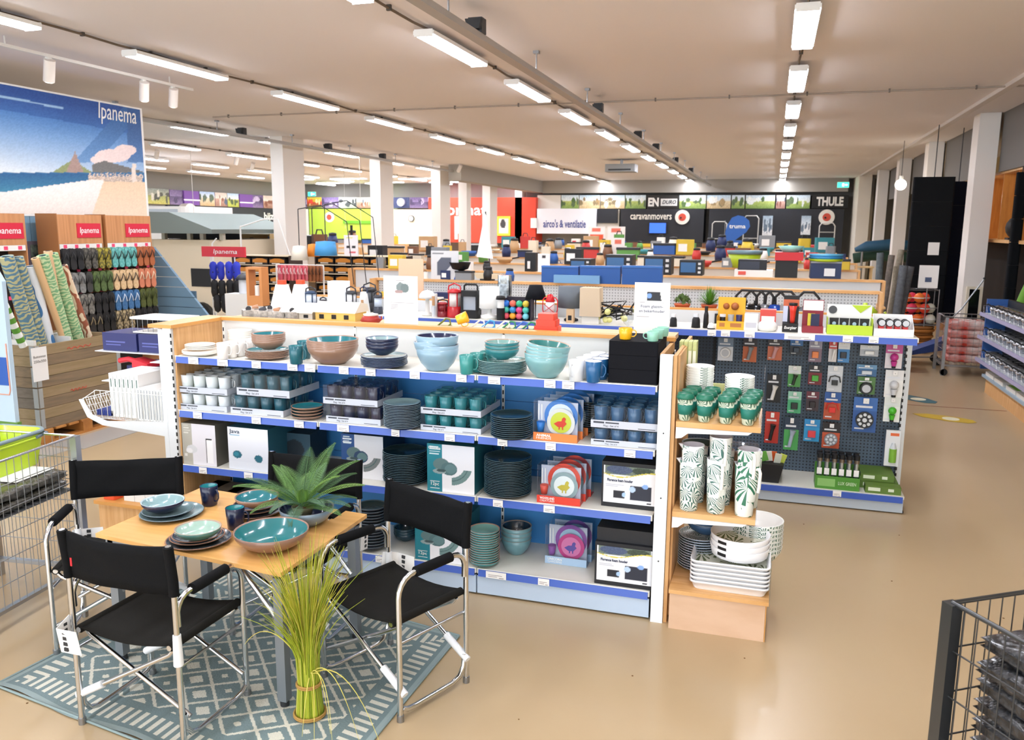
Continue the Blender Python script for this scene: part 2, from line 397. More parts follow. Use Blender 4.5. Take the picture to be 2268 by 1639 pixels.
# projector on the ceiling, mid
pj = T('ceiling_unit', 'flat grey projector-like unit under the ceiling at the middle distance', 'projector', (-4.03, 22.5, 3.6))
MB().rbox(-.4, -.3, -.05, .4, .3, .15, .05).build('body', mat('8F9090', .5), pj); MB().box(-.3, -.31, -.02, .3, -.301, .02).build('vent', DARK, pj)
MB().cyl((0, 0, .15), (0, 0, CZ - 3.601), .04).build('mount', STEEL, pj)
# exit signs
for i, (x, y, z, fc) in enumerate(((2.2, 31.9, 3.62, 0), (-19.75, 32.949, 3.45, 0), )):
    e = T('exit_sign', ('lit green exit sign at the back right corner of the hall', 'lit green exit sign at the back left corner of the hall')[i], 'exit sign', (x, y, z))
    MB().box(-.2, 0, -.1, .2, .05, .1).build('housing', WHITE, e); MB().box(-.19, -.004, -.09, .19, -.001, .09).build('lit_panel', mat('39C9A0', .5, emit=1.6), e)
    MB().box(-.03, -.01, -.05, .03, -.005, .05).box(.06, -.01, -.02, .14, -.005, .02).build('pictogram', mat('F4FFFA', .5, emit=2.5), e)
for i, (px, y0) in enumerate(((425, 17), (797, 19), (762, 22), (862, 24))):
    p = AY(px, 400, y0); MB().cyl((p.x, p.y, 2.0 if i > 1 else 1.5), (p.x, p.y, CZ - .001), .006, n=5).build('ceiling_wire', mat('B9B4AC', .4), label='thin hanging wire from the ceiling, %s from the left' % ORD[i], cat='wire', group='hanging wires')

# ================= BEACH POSTER WALL (left) =================
PX = -8.3
def prv(X, Y, Z):
    d = np.stack([X, Y, Z - CAMH], -1); a, b, c = d @ np.array(CR), d @ np.array(CU), d @ np.array(CF)
    return 1134 + FPX * a / c, 819.5 - FPX * b / c
W, H = 6.2, 1.42
cn = Can(330, 110)
yy = 3.32 + W * cn.u; zz = 3.62 - H * cn.t
PXx, PXy = prv(np.full_like(yy, PX), yy, zz)
sh = (PXy - (187 + .184 * PXx)) / 250    # distance below the sloping top edge
def mixc(a, b, f): f = np.clip(f, 0, 1)[..., None]; return cn.c(a) * (1 - f) + cn.c(b) * f
cn.a = mixc('1D4E9C', '3F77BE', (sh - .05) * 4); k = sh > .22
cn.a[k] = mixc('4A83C8', 'DDE7EE', (sh - .22) * 1.9)[k]
k = np.abs((PXx - 215) - (330 - PXy) * .9) < 26; cn.a[k & (PXy < 360)] = mixc('2F66AA', '8FB4DA', (sh - .1) * 1.4)[k & (PXy < 360)]
k = (PXx > 282) & (PXy < 360); cn.a[k] = mixc('2A5A9A', '7FA3CC', (sh - .1) * 1.2)[k]
cn.a[np.abs(PXy - (213 + .19 * PXx)) < 2.2 * (PXx < 140)] = cn.c('9CC3E6')
for cx, cy, rx, ry in ((250, 345, 40, 15), (278, 333, 24, 13), (225, 354, 26, 10)): cn.mask(((PXx - cx) / rx) ** 2 + ((PXy - cy) / ry) ** 2 < 1, 'EFDcD8')
cn.mask((PXy > 392 - np.maximum(0, 38 - np.abs(PXx - 160) * .62)) & (PXy < 396) & (PXx > 92), '8E9A6A')
cn.mask((PXy > 386 - np.maximum(0, 50 - np.abs(PXx - 166) * 2.3)) & (PXy < 390), 'A98F86')
cn.mask((PXy > 356 + (np.abs(PXx - 232) * .28)) & (PXy < 392) & (PXx > 205) & (PXx < 316), '70706E')
cn.mask((PXy > 382) & (PXy < 384 + PXx * .07), '2D6E9E')
bn = np.random.rand(110, 330); k = (PXy > 392 - 10 * bn) & (PXy < 402 + .02 * PXx) & (PXx > 196) & (PXx < 316); cn.a[k] = (np.array([.93, .86, .8]) - .25 * np.random.rand(k.sum(), 1))
k = (PXx > 292) & (PXx < 301) & (PXy > 362) & (PXy < 404); cn.mask(k, 'E9DDD2')
sand = (PXy > 397 + .02 * PXx) & (PXx > 150); cn.a[sand] = mixc('E9CFAE', 'F0DDC4', (PXy - 400) / 90)[sand]
sea = (PXy > 384 + .0 * PXx) & (PXx < 195 - np.clip(PXy - 400, 0, 200) * 1.1); cn.a[sea] = mixc('1E5E90', '4D9AB4', (PXy - 384) / 60)[sea]
foam = (PXy > 425 - np.clip(PXx - 10, 0, 200) * .14) & (PXx < 230 - np.clip(PXy - 400, 0, 200) * .35) & (PXy > 398); cn.a[foam] = mixc('F3EFEA', 'E5D8CC', (PXy - 420) / 100)[foam]
cn.noise(.05)
bp = T('beach_poster', 'huge beach and mountain photo panel hung above the flip-flop racks', 'poster')
panel('print', cn, W, H, '+X', (PX, 3.32, 3.62 - H), bp)
MB().box(PX - .06, 3.3, 3.6 - H, PX - .002, 3.32 + W + .04, 3.64).build('board', WHITE, bp)
p = AX(259, 252, PX); text('Ipanema', .3, (PX + .004, p.y, p.z), '+X', WHITE, bp, width=.66, shear=.15)
# panelled blue-grey wall under the poster
bw = S(MB().box(PX - .08, 4, .12, PX - .03, 9.5, 2.2).build('wall_panelling', mat('5E7F97', .6)))
for k in range(30):
    yk = 4.02 + k * .18
    MB().box(PX - .029, yk, .13, PX - .012, yk + .172, 2.19).build('plank', mat('7BA0B8', .55), bw)
S(MB().box(PX - .2, 3.3, 0, PX - .09, 9.5, 3.64).build('partition', GREYW))
# the second pictures: framed dark picture on panelling
p = AX(87, 570, PX); f = T('framed_picture', 'small dark framed picture on the blue panelling behind the rolled rugs', 'picture', (PX - .011, p.y, 1.75))
MB().box(0, -.17, -.14, .03, .17, .14).build('frame', mat('6E6470', .5), f); MB().box(.031, -.13, -.1, .034, .13, .1).build('canvas', mat('30373A', .6, noise=1, ncol='7C8B7C', nscale=18), f)

# ================= back wall fascias =================
def wallboard(name, lab, cat, x0, y0, x1, y1, Y, col, d=.06, can=None, tx=None):
    d = (33 if Y > 31.99 else 32) - Y - .001
    a = AY(x0, y1, Y); b = AY(x1, y0, Y); t = T(name, lab, cat, (a.x, Y, a.z))
    W_, H_ = b.x - a.x, b.z - a.z
    MB().box(0, 0, 0, W_, d, H_).build('board', mat(col, .6), t)
    if can is not None: panel('print', can, W_, H_, '-Y', (0, -.003, 0), t)
    for q in (tx or []):
        s, h, u, v, c, wd = q[:6]
        text(s, h, (W_ * u, -.008, H_ * v), '-Y', mat(c, .5), t, width=wd and W_ * wd, bold=q[6] if len(q) > 6 else .006)
    return t
WBK = '23252B'
wallboard('sign_board', 'white fascia reading airco\'s & ventilatie above the air conditioner display', 'sign', 1189, 462, 1321, 517, 32, 'EDEDF2', tx=[("airco's & ventilatie", .42, .47, .38, '2B3C8C', .72)])
wallboard('sign_board', 'black fascia reading caravanmovers with a white fan disc', 'sign', 1373, 463, 1560, 535, 32, WBK, tx=[('caravanmovers', .38, .37, .78, 'F0EBDD', .50)])
wallboard('wall_panel', 'black display wall with carriers under the THULE sign', 'display wall', 1565, 463, 1870, 600, 32, WBK)
wallboard('wall_panel', 'cream wall strip between the black display walls', 'display wall', 1322, 464, 1372, 545, 32.2, 'E8E0D4')
wallboard('wall_panel', 'small black panel between the white airco fascia and the caravanmovers fascia', 'display wall', 1322, 463, 1368, 494, 32.1, WBK)
def pic(cols, seed, w=44, h=16):
    c = Can(w, h); c.grad(0, .45, cols[0], cols[1]); c.grad(.45, 1, cols[2], cols[3]); random.seed(seed)
    for _ in range(7):
        c.ell(random.random(), random.uniform(.3, .7), random.uniform(.03, .14), random.uniform(.1, .3), random.choice(cols[4:]))
    return c.noise(.12)
GRN = ['CFE0EA', 'E8EDE8', 'B9C46A', '7F9A4A', '4F6B38', '5C6F4A', 'EDEFE8']; SND = ['BFD8E6', 'E6E9E6', 'E2CFA6', 'CDB180', 'A88B5E', 'F2EFE6', '8C7A58']
PPL = ['D8C8C0', 'F0E4DC', 'C8A090', 'A07868', '8C5848', 'F4E8D8', '506078']
strips = [(1190, 1243, 'EFE7DA'), (1243, 1283, GRN), (1283, 1330, SND), (1330, 1385, SND), (1385, 1432, GRN), (1565, 1620, SND), (1620, 1651, GRN), (1651, 1718, GRN), (1718, 1741, PPL), (1741, 1796, GRN)]
for i, (a, b, q) in enumerate(strips):
    wallboard('photo_panel', 'landscape photo panel on the back wall frieze, %s from the left' % ORD[i], 'photo', a, 432, b - 1, 462, 32.3, 'E9E2D6', .05, None if isinstance(q, str) else pic(q, i))
wallboard('brand_panel', 'dark frieze panel reading EN DURO', 'sign', 1433, 432, 1504, 462, 32.25, '2A2622', tx=[('EN', .42, .2, .45, 'F4EFE6', .34, .02)])
a = AY(1463, 456, 32.2); b = AY(1500, 440, 32.2); pl = T('sign_plate', 'cream plate lettered DURO on the dark frieze panel', 'sign', (a.x, 32.2, a.z)); MB().box(0, 0, 0, b.x - a.x, .049, b.z - a.z).build('plate', OFFW, pl)
text('DURO', .2, ((b.x - a.x) / 2, -.006, (b.z - a.z) / 2), '-Y', DARK, pl, width=(b.x - a.x) * .85, shear=.3, bold=.005)
wallboard('photo_panel', 'pale green meadow photo panel right of the EN DURO panel', 'photo', 1504, 432, 1564, 462, 32.3, 'E9E2D6', .05, pic(GRN, 77))
wallboard('brand_panel', 'black frieze panel reading THULE in white capitals', 'sign', 1797, 432, 1880, 462, 32.2, '14120F', tx=[('THULE', .42, .5, .5, 'F4EFE6', .74, .018)])
for i, (x, y, lab) in enumerate(((1511, 481, 'right of the word caravanmovers'), (1831, 481, 'under the THULE sign'))):
    p = AY(x, y, 31.9); d = T('fan_disc', 'round white disc with a red centre %s' % lab, 'disc', p)
    MB().cyl((0, 0, 0), (0, .099, 0), .27, n=28).build('disc', mat('F2ECE0', .5), d); MB().cyl((0, -.012, 0), (0, -.001, 0), .14, n=20).build('centre', mat('D8503A', .5), d)
    MB().ball((-.05, -.03, -.02), .035, 6).build('hub', DARK, d)
for i, (x0, y0, x1, y1, lab) in enumerate(((1687, 478, 1712, 533, 'tall'), (1773, 478, 1797, 520, 'short'))):
    wallboard('leaflet_board', '%s pale photo board on the black display wall' % lab, 'poster', x0, y0, x1, y1, 31.9, 'DADFE2', .04, pic(['9FB4C4', 'DfE6EA', 'F2F2F2', 'E4E4E4', '6A7A8A'], 9 + i, 16, 30))
# blue drop-shaped banner
p = AY(1633, 508, 30); dr = T('drop_banner', 'blue drop-shaped banner flag before the black display wall', 'banner', p)
pts = [(-.42, -.42), (-.12, -.42), (.3, -.1), (.42, .1), (.38, .3), (.2, .44), (0, .48), (-.2, .4), (-.34, .15), (-.4, -.1)]
MB().prismy(pts, -.01, .01).build('cloth', mat('2F63B0', .6), dr); text('truma', .2, (0, -.016, .1), '-Y', WHITE, dr, width=.55, bold=.004)
MB().cyl((-.42, 0, -.5), (-.42, 0, -p.z), .015, n=6).cyl((-.42, 0, -.5), (-.42, 0, .3), .012, n=6).build('pole', STEEL, dr)
# racks hung on the black wall
def hoop(x0, y0, x1, y1, lab, step=0):
    a = AY(x0, y1, 31.6); b = AY(x1, y0, 31.6); t = T('bicycle_rack', lab, 'rack', a); Wd, Hd = b.x - a.x, b.z - a.z
    MB().tube([(0, 0, 0), (0, 0, Hd * .9), (Wd * .15, 0, Hd), (Wd * .85, 0, Hd), (Wd, 0, Hd * .9), (Wd, 0, 0)], .022, 6).build('frame', mat('D8D6D0', .35, .4), t)
    m = MB()
    for k in range(max(1, step)): m.cyl((0, 0, Hd * (.2 + .5 * k)), (Wd, 0, Hd * (.2 + .5 * k)), .018, n=6)
    m.build('crossbar', mat('C8C6C0', .35, .4), t)
hoop(1576, 491, 1610, 538, 'white bicycle rack hoop left of the blue banner'); hoop(1645, 478, 1681, 540, 'white bicycle rack hoop right of the blue banner')
hoop(1811, 494, 1850, 562, 'tall white ladder rack under the right fan disc', 2)
wallboard('display_screen', 'small lit blue screen under the word caravanmovers', 'screen', 1436, 492, 1478, 518, 31.9, '0C1220', .05); p = AY(1438, 516, 31.89); q = AY(1475, 494, 31.89)
MB().box(p.x, 31.88, p.z, q.x, 31.885, q.z).build('screen_picture', mat('2B55B8', .5, emit=1.2), label='lit blue picture on the screen below the caravanmovers lettering', cat='screen')
# red informatie wall
wallboard('red_wall', 'bright red wall with the white word informatie behind the columns', 'display wall', 950, 437, 1187, 536, 32, 'E2452C', tx=[('informatie', .62, .34, .72, 'F6E9E2', .62, .01)])
wallboard('info_poster', 'yellow poster with a small photo on the red wall', 'poster', 1101, 479, 1130, 522, 31.9, 'D9D637', .03, Can(20, 30, 'DAD83A').rect(.12, .12, .88, .88, 'DCD8CC').ell(.45, .4, .2, .25, '3A3A3C').ell(.5, .72, .35, .12, 'F2F0EA'))
wallboard('info_poster', 'white portrait poster of a man in black on the red wall', 'poster', 1007, 479, 1030, 530, 31.9, 'F2EEE8', .03, Can(20, 34, 'F4F0EA').ell(.75, .15, .14, .1, 'D2A488').ell(.7, .5, .32, .28, '2B2B2E').rect(.3, .75, 1, 1, 'E6502F'))
wallboard('info_poster', 'narrow photo poster at the right end of the red wall', 'poster', 1175, 483, 1188, 505, 31.9, 'F2EEE8', .03)
# green/cream back wall left part
wallboard('green_wall', 'lime green display wall at the back', 'display wall', 685, 463, 866, 530, 32, 'B4D44A'); wallboard('wall_panel', 'pale cream wall strip left of the lime green wall', 'display wall', 655, 463, 684, 520, 32, 'EFF3E2')
wallboard('green_stripe', 'darker green stripe across the lime green wall', 'stripe', 760, 489, 825, 495, 31.95, '6DB32A', .03)
wallboard('cream_kitchen_wall', 'cream wall section with a round clock', 'display wall', 868, 464, 966, 540, 31.9, 'F2E9CF')
p = AY(910, 484, 31.8); ck = T('wall_clock', 'round white wall clock on the cream wall section', 'clock', p); MB().cyl((0, 0, 0), (0, .099, 0), .13, n=20).build('rim', mat('55554F', .5), ck); MB().cyl((0, -.01, 0), (0, -.001, 0), .105, n=20).build('face', OFFW, ck)
MB().box(-.005, -.016, 0, .005, -.011, .08).box(0, -.016, -.005, .06, -.011, .005).build('hand', BLACK, ck)
PUR = ['6E5A88', '8B7AA6', '5A4A70', '8F7AA0', 'C8B8D8', '4A3E60']
for i, (a, b, q) in enumerate(((657, 680, PUR), (680, 712, ['D8C040', 'C8A030', 'C03A30', '7A8A40', 'E84A3A', 'F0D8A0']), (713, 750, PUR), (751, 789, ['E4E6EA', 'D4D8DE', 'C4C8CC', 'A8B0A0', '50545A']), (790, 822, PPL), (864, 868, SND), (869, 907, ['3E4670'] * 7), (908, 948, PUR))):
    wallboard('photo_panel', 'purple and photo frieze panel above the green wall, %s from the left' % ORD[i], 'photo', a, 437, b, 461, 32.3, 'DDD6D0', .05, pic(q, 30 + i))
p = AY(887, 448, 32.2); MB().cyl((p.x, 32.2, p.z), (p.x, 32.299, p.z), .17, n=20).build('globe_emblem', mat('C9CDE2', .6), label='pale round globe emblem on the dark blue frieze panel', cat='emblem')
# left side wall: dark display wall, frieze of purple posters
def sideboard(name, lab, cat, xa, xb, z0, z1, col, can=None, off=0, tx=None):
    X = -20.5 + off; a = AX(xa, 470, X).y; b = AX(xb, 470, X).y; t = T(name, lab, cat, (X, a, z0)); MB().box(-.099 if not off else -off + .001, 0, 0, 0, b - a, z1 - z0).build('board', mat(col, .6), t)
    if can is not None: panel('print', can, b - a, z1 - z0, '+X', (.004, 0, 0), t)
    for s, h, u, v, c, wd in (tx or []): text(s, h, (.01, (b - a) * u, (z1 - z0) * v), '+X', mat(c, .5), t, width=wd, bold=.01)
sideboard('dark_display_wall', 'dark charcoal display wall along the left side reading bijzettenten', 'display wall', 372, 652, .3, 2.76, '2E3036', tx=[('bijzettenten', .4, .86, .87, 'F4F4E8', 2.4)])
sideboard('photo_panel', 'photo panel of an old caravan on the left wall frieze', 'photo', 323, 377, 2.78, 3.3, 'B8B89A', pic(['8A948C', 'A8A894', '9AA060', 'C8C060', '4A4E44', 'D8D4C4'], 60, 30, 20))
for i, (a, b, q, s) in enumerate(((378, 443, PUR, 1), (444, 477, ['A8C4E8', 'F0F0F4', 'E8D8C0', 'C8A878', '5A6A5A'], 0), (478, 504, PPL, 0), (505, 532, ['B8D4EC', 'F4F4F4', 'C8D068', 'B0B850', '506040'], 0), (533, 583, PUR, 1), (584, 652, PPL, 0))):
    sideboard('photo_panel', 'frieze panel on the left side wall, %s from the left' % ORD[i], 'photo', a, b, 2.78, 3.3, '77568F', pic(q, 50 + i), 0)
    if s: sideboard('purple_panel', 'plain purple panel with a small white word, %s on the left wall' % ORD[i], 'sign', a + 32 * (i == 0), b - 22 * (i > 0), 2.79, 3.29, '7B4FA3', None, .06, [('▬' if 0 else '—', .5, .5, .4, 'F4F0F8', .9)])
p = AX(423, 473, -20.2); d = T('fan_disc', 'round white disc with a red centre on the dark left wall', 'disc', p)
MB().cyl((0, 0, 0), (-.299, 0, 0), .36, n=28).build('disc', mat('F2ECE0', .5), d); MB().cyl((.012, 0, 0), (.001, 0, 0), .15, n=20).build('centre', mat('D8503A', .5), d)
p = AY(729, 481, 30); d = T('fan_disc', 'round white disc with a red centre before the lime green wall', 'disc', p)
MB().cyl((0, 0, 0), (0, .06, 0), .2, n=24).build('disc', mat('F2ECE0', .5), d); MB().cyl((0, -.012, 0), (0, -.001, 0), .11, n=20).build('centre', mat('D8503A', .5), d)
sideboard('snow_poster', 'blue and white mountain poster on the dark left wall', 'poster', 477, 505, 1.5, 2.5, 'C8D4E8', Can(20, 30, 'A8A4C8').grad(.2, .9, 'E4E8F4', 'F0E8E0').ell(.4, .5, .3, .2, '6E90C8'), .06)
# ================= RUG =================
NX, NY = 372, 280; RW, RH = 1.86, 1.40
U, V = np.meshgrid((np.arange(NX) + .5) * RW / NX, (np.arange(NY) + .5) * RH / NY)
jit = .006 * np.random.rand(NY, NX)
d_edge = np.minimum(np.minimum(U, RW - U), np.minimum(V, RH - V)) + 0
cream = np.zeros((NY, NX), bool)
dx, dy = .21, .168                                   # diamond lattice
a = ((U - RW / 2) / dx + (V - RH / 2) / dy); b_ = ((U - RW / 2) / dx - (V - RH / 2) / dy)
fa, fb = np.abs(a - np.round(a)), np.abs(b_ - np.round(b_)); ed = np.minimum(.5 - fa, .5 - fb)
ia, ib = np.round(a).astype(int), np.round(b_).astype(int); alt = (ia % 2 == 0)
cream |= ed < .052 + jit * 2; mx_ = np.maximum(fa, fb)
cream |= alt & (mx_ < .21 + jit * 4); cream |= (~alt) & (mx_ < .10 + jit * 3)
inner = d_edge > .2
z1 = (d_edge > .055) & (d_edge < .155)
horiz = np.minimum(V, RH - V) < np.minimum(U, RW - U)
st = np.where(horiz, (U / .048) % 1, (V / .048) % 1) < .48
border = z1 & st
green = np.where(inner, cream, border)
edge = d_edge < .03
mi = np.where(edge, 2, np.where(green, 1, 0)).astype(int)
xs = np.linspace(0, RW, NX + 1); ys = np.linspace(0, RH, NY + 1); XX, YY = np.meshgrid(xs, ys)
# floor contour: corners as lying on the floor (slightly skewed, near edge wavy)
C00, C10, C11, C01 = np.array([-3.30, 2.60]), np.array([-1.47, 2.33]), np.array([-1.44, 3.70]), np.array([-3.14, 4.02])
u = (XX / RW)[..., None]; v = (YY / RH)[..., None]
PT = C00 * (1 - u) * (1 - v) + C10 * u * (1 - v) + C11 * u * v + C01 * (1 - u) * v
PT[..., 1] += .012 * np.sin(XX * 9) * (1 - YY / RH) ** 4
ZZ = .006 + .008 * np.clip(np.sin(XX * 7 + 1), 0, 1) * (1 - np.clip(YY / .06, 0, 1)) * (1)
Vv = np.concatenate([PT.reshape(-1, 2), ZZ.reshape(-1, 1)], 1)
i = np.arange(NX * NY); r = i // NX * (NX + 1) + i % NX; F = np.stack([r, r + 1, r + NX + 2, r + NX + 1], 1)
me = bpy.data.meshes.new('rug'); me.from_pydata(Vv.tolist(), [], F.tolist())
for m_ in (mat('76888A', .9, bump=.3, nscale=120), mat('D0CFC2', .9, bump=.3, nscale=120), mat('90A0A0', .9)): me.materials.append(m_)
me.polygons.foreach_set('material_index', mi.ravel()); me.update()
rug = T('patterned_rug', 'sage green outdoor rug with cream diamonds under the camping table', 'rug')
link('weave', me, rug)
for nm, (p0, p1) in dict(a=(C00, C10), b=(C10, C11), c=(C11, C01), d=(C01, C00)).items():
    MB().tube([(*(p0 * (1 - t) + p1 * t), .008) for t in np.linspace(0, 1, 12)], .006, 5).build('border', mat('8A9C9C', .9), rug)

# ================= CAMPING TABLE =================
TZ = .66
tb = T('camping_table', 'square camping table with orange wooden top and grey metal legs on the rug', 'table', (0, 0, 0))
TC = [(-2.975, 2.925), (-1.895, 2.81), (-1.885, 3.57), (-2.955, 3.66)]
WT = mat('E6B36E', .36, noise=1, ncol='DAA45C', nscale=2.5, stretch=(1.2, 12, 1), coat=.1)
MB().prismz(TC, TZ - .018, TZ).build('tabletop', [WT], tb).modifiers.new('b', 'BEVEL').width = .004
LG = mat('8A9096', .4, .6)
LC = [(-1.945, 2.875), (-1.94, 3.52), (-2.90, 3.60), (-2.915, 2.975)]
for x, y in LC:
    MB().box(x - .022, y - .022, .035, x + .022, y + .022, TZ - .05).build('leg', LG, tb)
    MB().cyl((x, y, .008), (x, y, .04), .02, n=12).build('foot', DARK, tb)
MB().box(-2.93, 2.95, TZ - .06, -1.92, 2.985, TZ - .019).box(-2.93, 3.52, TZ - .06, -1.92, 3.555, TZ - .019).box(-1.96, 2.95, TZ - .06, -1.92, 3.55, TZ - .019).box(-2.94, 2.95, TZ - .06, -2.9, 3.55, TZ - .019).build('apron', LG, tb)
for a_, b2 in (((-1.95, 2.9, .36), (-2.2, 2.93, .62)), ((-1.945, 3.5, .36), (-2.2, 3.53, .62)), ((-2.9, 3.57, .36), (-2.65, 3.54, .62)), ((-2.9, 2.99, .36), (-2.65, 2.97, .62))):
    MB().tube([a_, b2], .012, 8).build('brace', ALU, tb)
# ================= DIRECTOR CHAIRS =================
FAB = mat('0E0F11', .8, bump=.25, nscale=300); PLAST = mat('E8EAEC', .4); CANV = mat('1B1A17', .85, bump=.3, nscale=350)
def arc(c, r, a0, a1, n, ax):
    out = []
    for k in range(n + 1):
        a = math.radians(a0 + (a1 - a0) * k / n); out.append((ax, c[0] + r * math.cos(a), c[1] + r * math.sin(a)))
    return out
def chair(name, lab, fl_, fr, bl, br, tagside=1):
    """feet positions on floor (front-left, front-right, back-left, back-right) -> centre, angle"""
    fl_, fr, bl, br = [Vector((*q, 0)) for q in (fl_, fr, bl, br)]
    c = (fl_ + fr + bl + br) / 4; d = ((fl_ + fr) - (bl + br)); ang = math.atan2(-d.x, d.y)
    t = T(name, lab, 'chair', (c.x, c.y, 0), ang, 'director chairs around the table')
    hw, hd = .265, .205
    for s in (-1, 1):
        x = s * hw
        pts = [(x, hd, .012), (x, hd, .56)] + arc((hd - .09, .56), .09, 0, 90, 5, x)[1:] + [(x, -hd + .08, .65)] + arc((-hd + .08, .58), .07, 90, 170, 4, x)[1:] + [(x, -hd + .012, .53)]
        sf = MB().tube(pts, .0125, 8).build('side_frame', CHROME, t)
        MB().tube([(x, -hd, .012), (x, -hd, .72), (x, -hd - .015, .875)], .0125, 8).build('back_post', CHROME, t)
        rail = [(x, hd - .012, .055)] + [(x, hd - .04, .04), (x, hd - .09, .035), (x, -hd + .09, .035), (x, -hd + .045, .05), (x, -hd + .018, .09), (x, -hd + .012, .15)]
        MB().tube(rail, .0115, 8).build('floor_rail', CHROME, t)
        MB().tube([(x, -hd + .1, .65), (x, hd - .1, .65)], .0235, 12).build('armrest', FAB, t)
        MB().cyl((x, hd, 0.0), (x, hd, .03), .016, n=10).build('foot_cap', STEEL, t); MB().cyl((x, -hd, 0.0), (x, -hd, .03), .016, n=10).build('foot_cap', STEEL, t)
        MB().cyl((s * (hw - .01), -hd, .35), (s * (hw - .01), hd, .35), .007, n=6).build('stretcher', ALU, t)
        MB().tube([(s * (hw - .035), -hd - .01, .44), (s * (hw - .035), hd + .015, .44)], .012, 8).build('seat_rail', CHROME, t)
    for y in (hd - .035, -hd + .035):
        o = .012 if y > 0 else -.012
        MB().tube([(-hw + .03, y, .425), (-hw + .05, y, .40), (hw + .01, y, .13)], .0105, 8).build('cross_leg', CHROME, t)
        MB().tube([(hw - .03, y + o * 2, .425), (hw - .05, y + o * 2, .40), (-hw - .01, y + o * 2, .13)], .0105, 8).build('cross_leg', CHROME, t)
        e = Vector((-hw - .02, y + o * 2, .125)); g_ = Vector((hw - .05, y + o * 2, .40)); k = (g_ - e).normalized()
        MB().tube([e, e + k * .06, e + k * .16], .017, 8).build('plastic_sleeve', PLAST, t)
    MB().cyl((hw, -hd - .0, .37), (hw, -hd, .50), .02, .016, n=10).build('plastic_sleeve', PLAST, t)
    # seat canvas
    P = []
    for i in range(9):
        x = -hw + .03 + (2 * hw - .06) * i / 8; P.append([(x, -hd - .005 + (2 * hd + .02) * j / 6, .454 - .03 * math.sin(PI * i / 8) ) for j in range(7)])
    seat = MB().grid([list(r) for r in zip(*P)][::1]).build('seat', CANV, t); sd = seat.modifiers.new('s', 'SOLIDIFY'); sd.thickness = .006
    for s in (-1, 1): MB().tube([(s * (hw - .035), -hd - .004, .442), (s * (hw - .035), hd + .014, .442)], .0185, 10).build('seat_hem', CANV, t)
    # backrest
    P = []
    for i in range(15):
        f_ = i / 14; x = -hw - .012 + (2 * hw + .024) * f_; bow = .028 * math.sin(PI * f_)
        P.append([(x, -hd + .002 - bow - .015 * j / 5 + .004 * math.sin(j * 1.3 + i), .665 + .205 * j / 5 - .012 * math.sin(PI * f_) * (j / 5)) for j in range(6)])
    bk = MB().grid([list(r) for r in zip(*P)]).build('backrest', FAB, t); sd = bk.modifiers.new('s', 'SOLIDIFY'); sd.thickness = .012
    for s in (-1, 1): MB().tube([(s * hw, -hd, .665), (s * hw, -hd, .72), (s * hw, -hd - .016, .872)], .02, 10).build('back_hem', FAB, t)
    # hang tag
    x = tagside * (hw + .01)
    hg = MB().add([(x, -hd - .06, .36), (x + .01 * tagside, -hd + .04, .385), (x + .012 * tagside, -hd + .02, .50), (x, -hd - .075, .47)], [(0, 1, 2, 3)]).add([(x - .12 * tagside, -hd - .07, .37), (x, -hd - .06, .36), (x, -hd - .075, .47), (x - .11 * tagside, -hd - .08, .475)], [(0, 1, 2, 3)])
    hg = hg.build('price_tag', PAPER, t, label='folded white product leaflet'); hg.modifiers.new('s', 'SOLIDIFY').thickness = .002
    q = MB()
    for k in range(4):
        z = .375 + k * .025; q.box(x - .05 * tagside, -hd - .074 - .001 * k, z, x - .03 * tagside, -hd - .067, z + .015)
        q.box(x + .004 * tagside, -hd - .035, z + .008, x + .007 * tagside + .004 * tagside, -hd - .018, z + .02)
    q.build('printed_icon', DARK, hg)
    return t
ch1 = chair('director_chair', 'black director chair with aluminium frame seen from behind at the front left of the table', (-2.69, 2.93), (-2.145, 2.885), (-2.70, 2.50), (-2.155, 2.47), -1)
p_ = MB().box(.0, -.001, 0, .009, .001, .035).build('red_label', mat('C8202C', .5), ch1); p_.location = (-.2, -.252, .74)
chair('director_chair', 'black director chair with aluminium frame at the right side of the table beside the shelving', (-1.91, 3.17), (-1.41, 2.885), (-1.75, 3.54), (-1.24, 3.30), 1).rotation_euler.z += 0
chair('director_chair', 'black director chair at the left end of the table beside the wire trolley', (-3.25, 2.88), (-2.79, 3.16), (-3.45, 3.27), (-2.98, 3.545), 1)
chair('director_chair', 'black director chair behind the table, half hidden by the fern', (-2.56, 3.36), (-2.03, 3.33), (-2.57, 3.80), (-2.03, 3.74), -1)
# ================= CROCKERY =================
def glz(o, i, rim=None):   # outer, inner, rim
    return [mat(o, .3, coat=.4), mat(i, .18, coat=.6), mat(rim or o, .35)]
def bowl_me(key, r, h, mats_, t=.006, base=.42, tilt=0):
    K = ('bowl', key, round(r, 3), round(h, 3))
    if K not in MC:
        pr = [(r * base * .9, 0), (r * base, .004), (r * .78, h * .34), (r * .95, h * .7), (r, h), (r - t * .6, h + .001), (r - t * 1.3, h - .004), (r * .9 - t, h * .62), (r * .7 - t, h * .27), (r * base - t, t + .004), (1e-4, t + .003)]
        MC[K] = MB().lathe(pr, 32, mats=[0, 0, 0, 0, 2, 2, 1, 1, 1, 1]).mesh('bowl', mats_)
    return MC[K]
def plate_me(key, r, mats_, h=.02):
    K = ('plate', key, round(r, 3), round(h, 3))
    if K not in MC:
        pr = [(r * .6, 0), (r * .66, .002), (r * .9, h * .55), (r, h), (r - .003, h + .002), (r - .006, h), (r * .86, h * .62), (r * .66, .006), (1e-4, .006)]
        MC[K] = MB().lathe(pr, 32, mats=[0, 0, 0, 2, 2, 1, 1, 1]).mesh('plate', mats_)
    return MC[K]
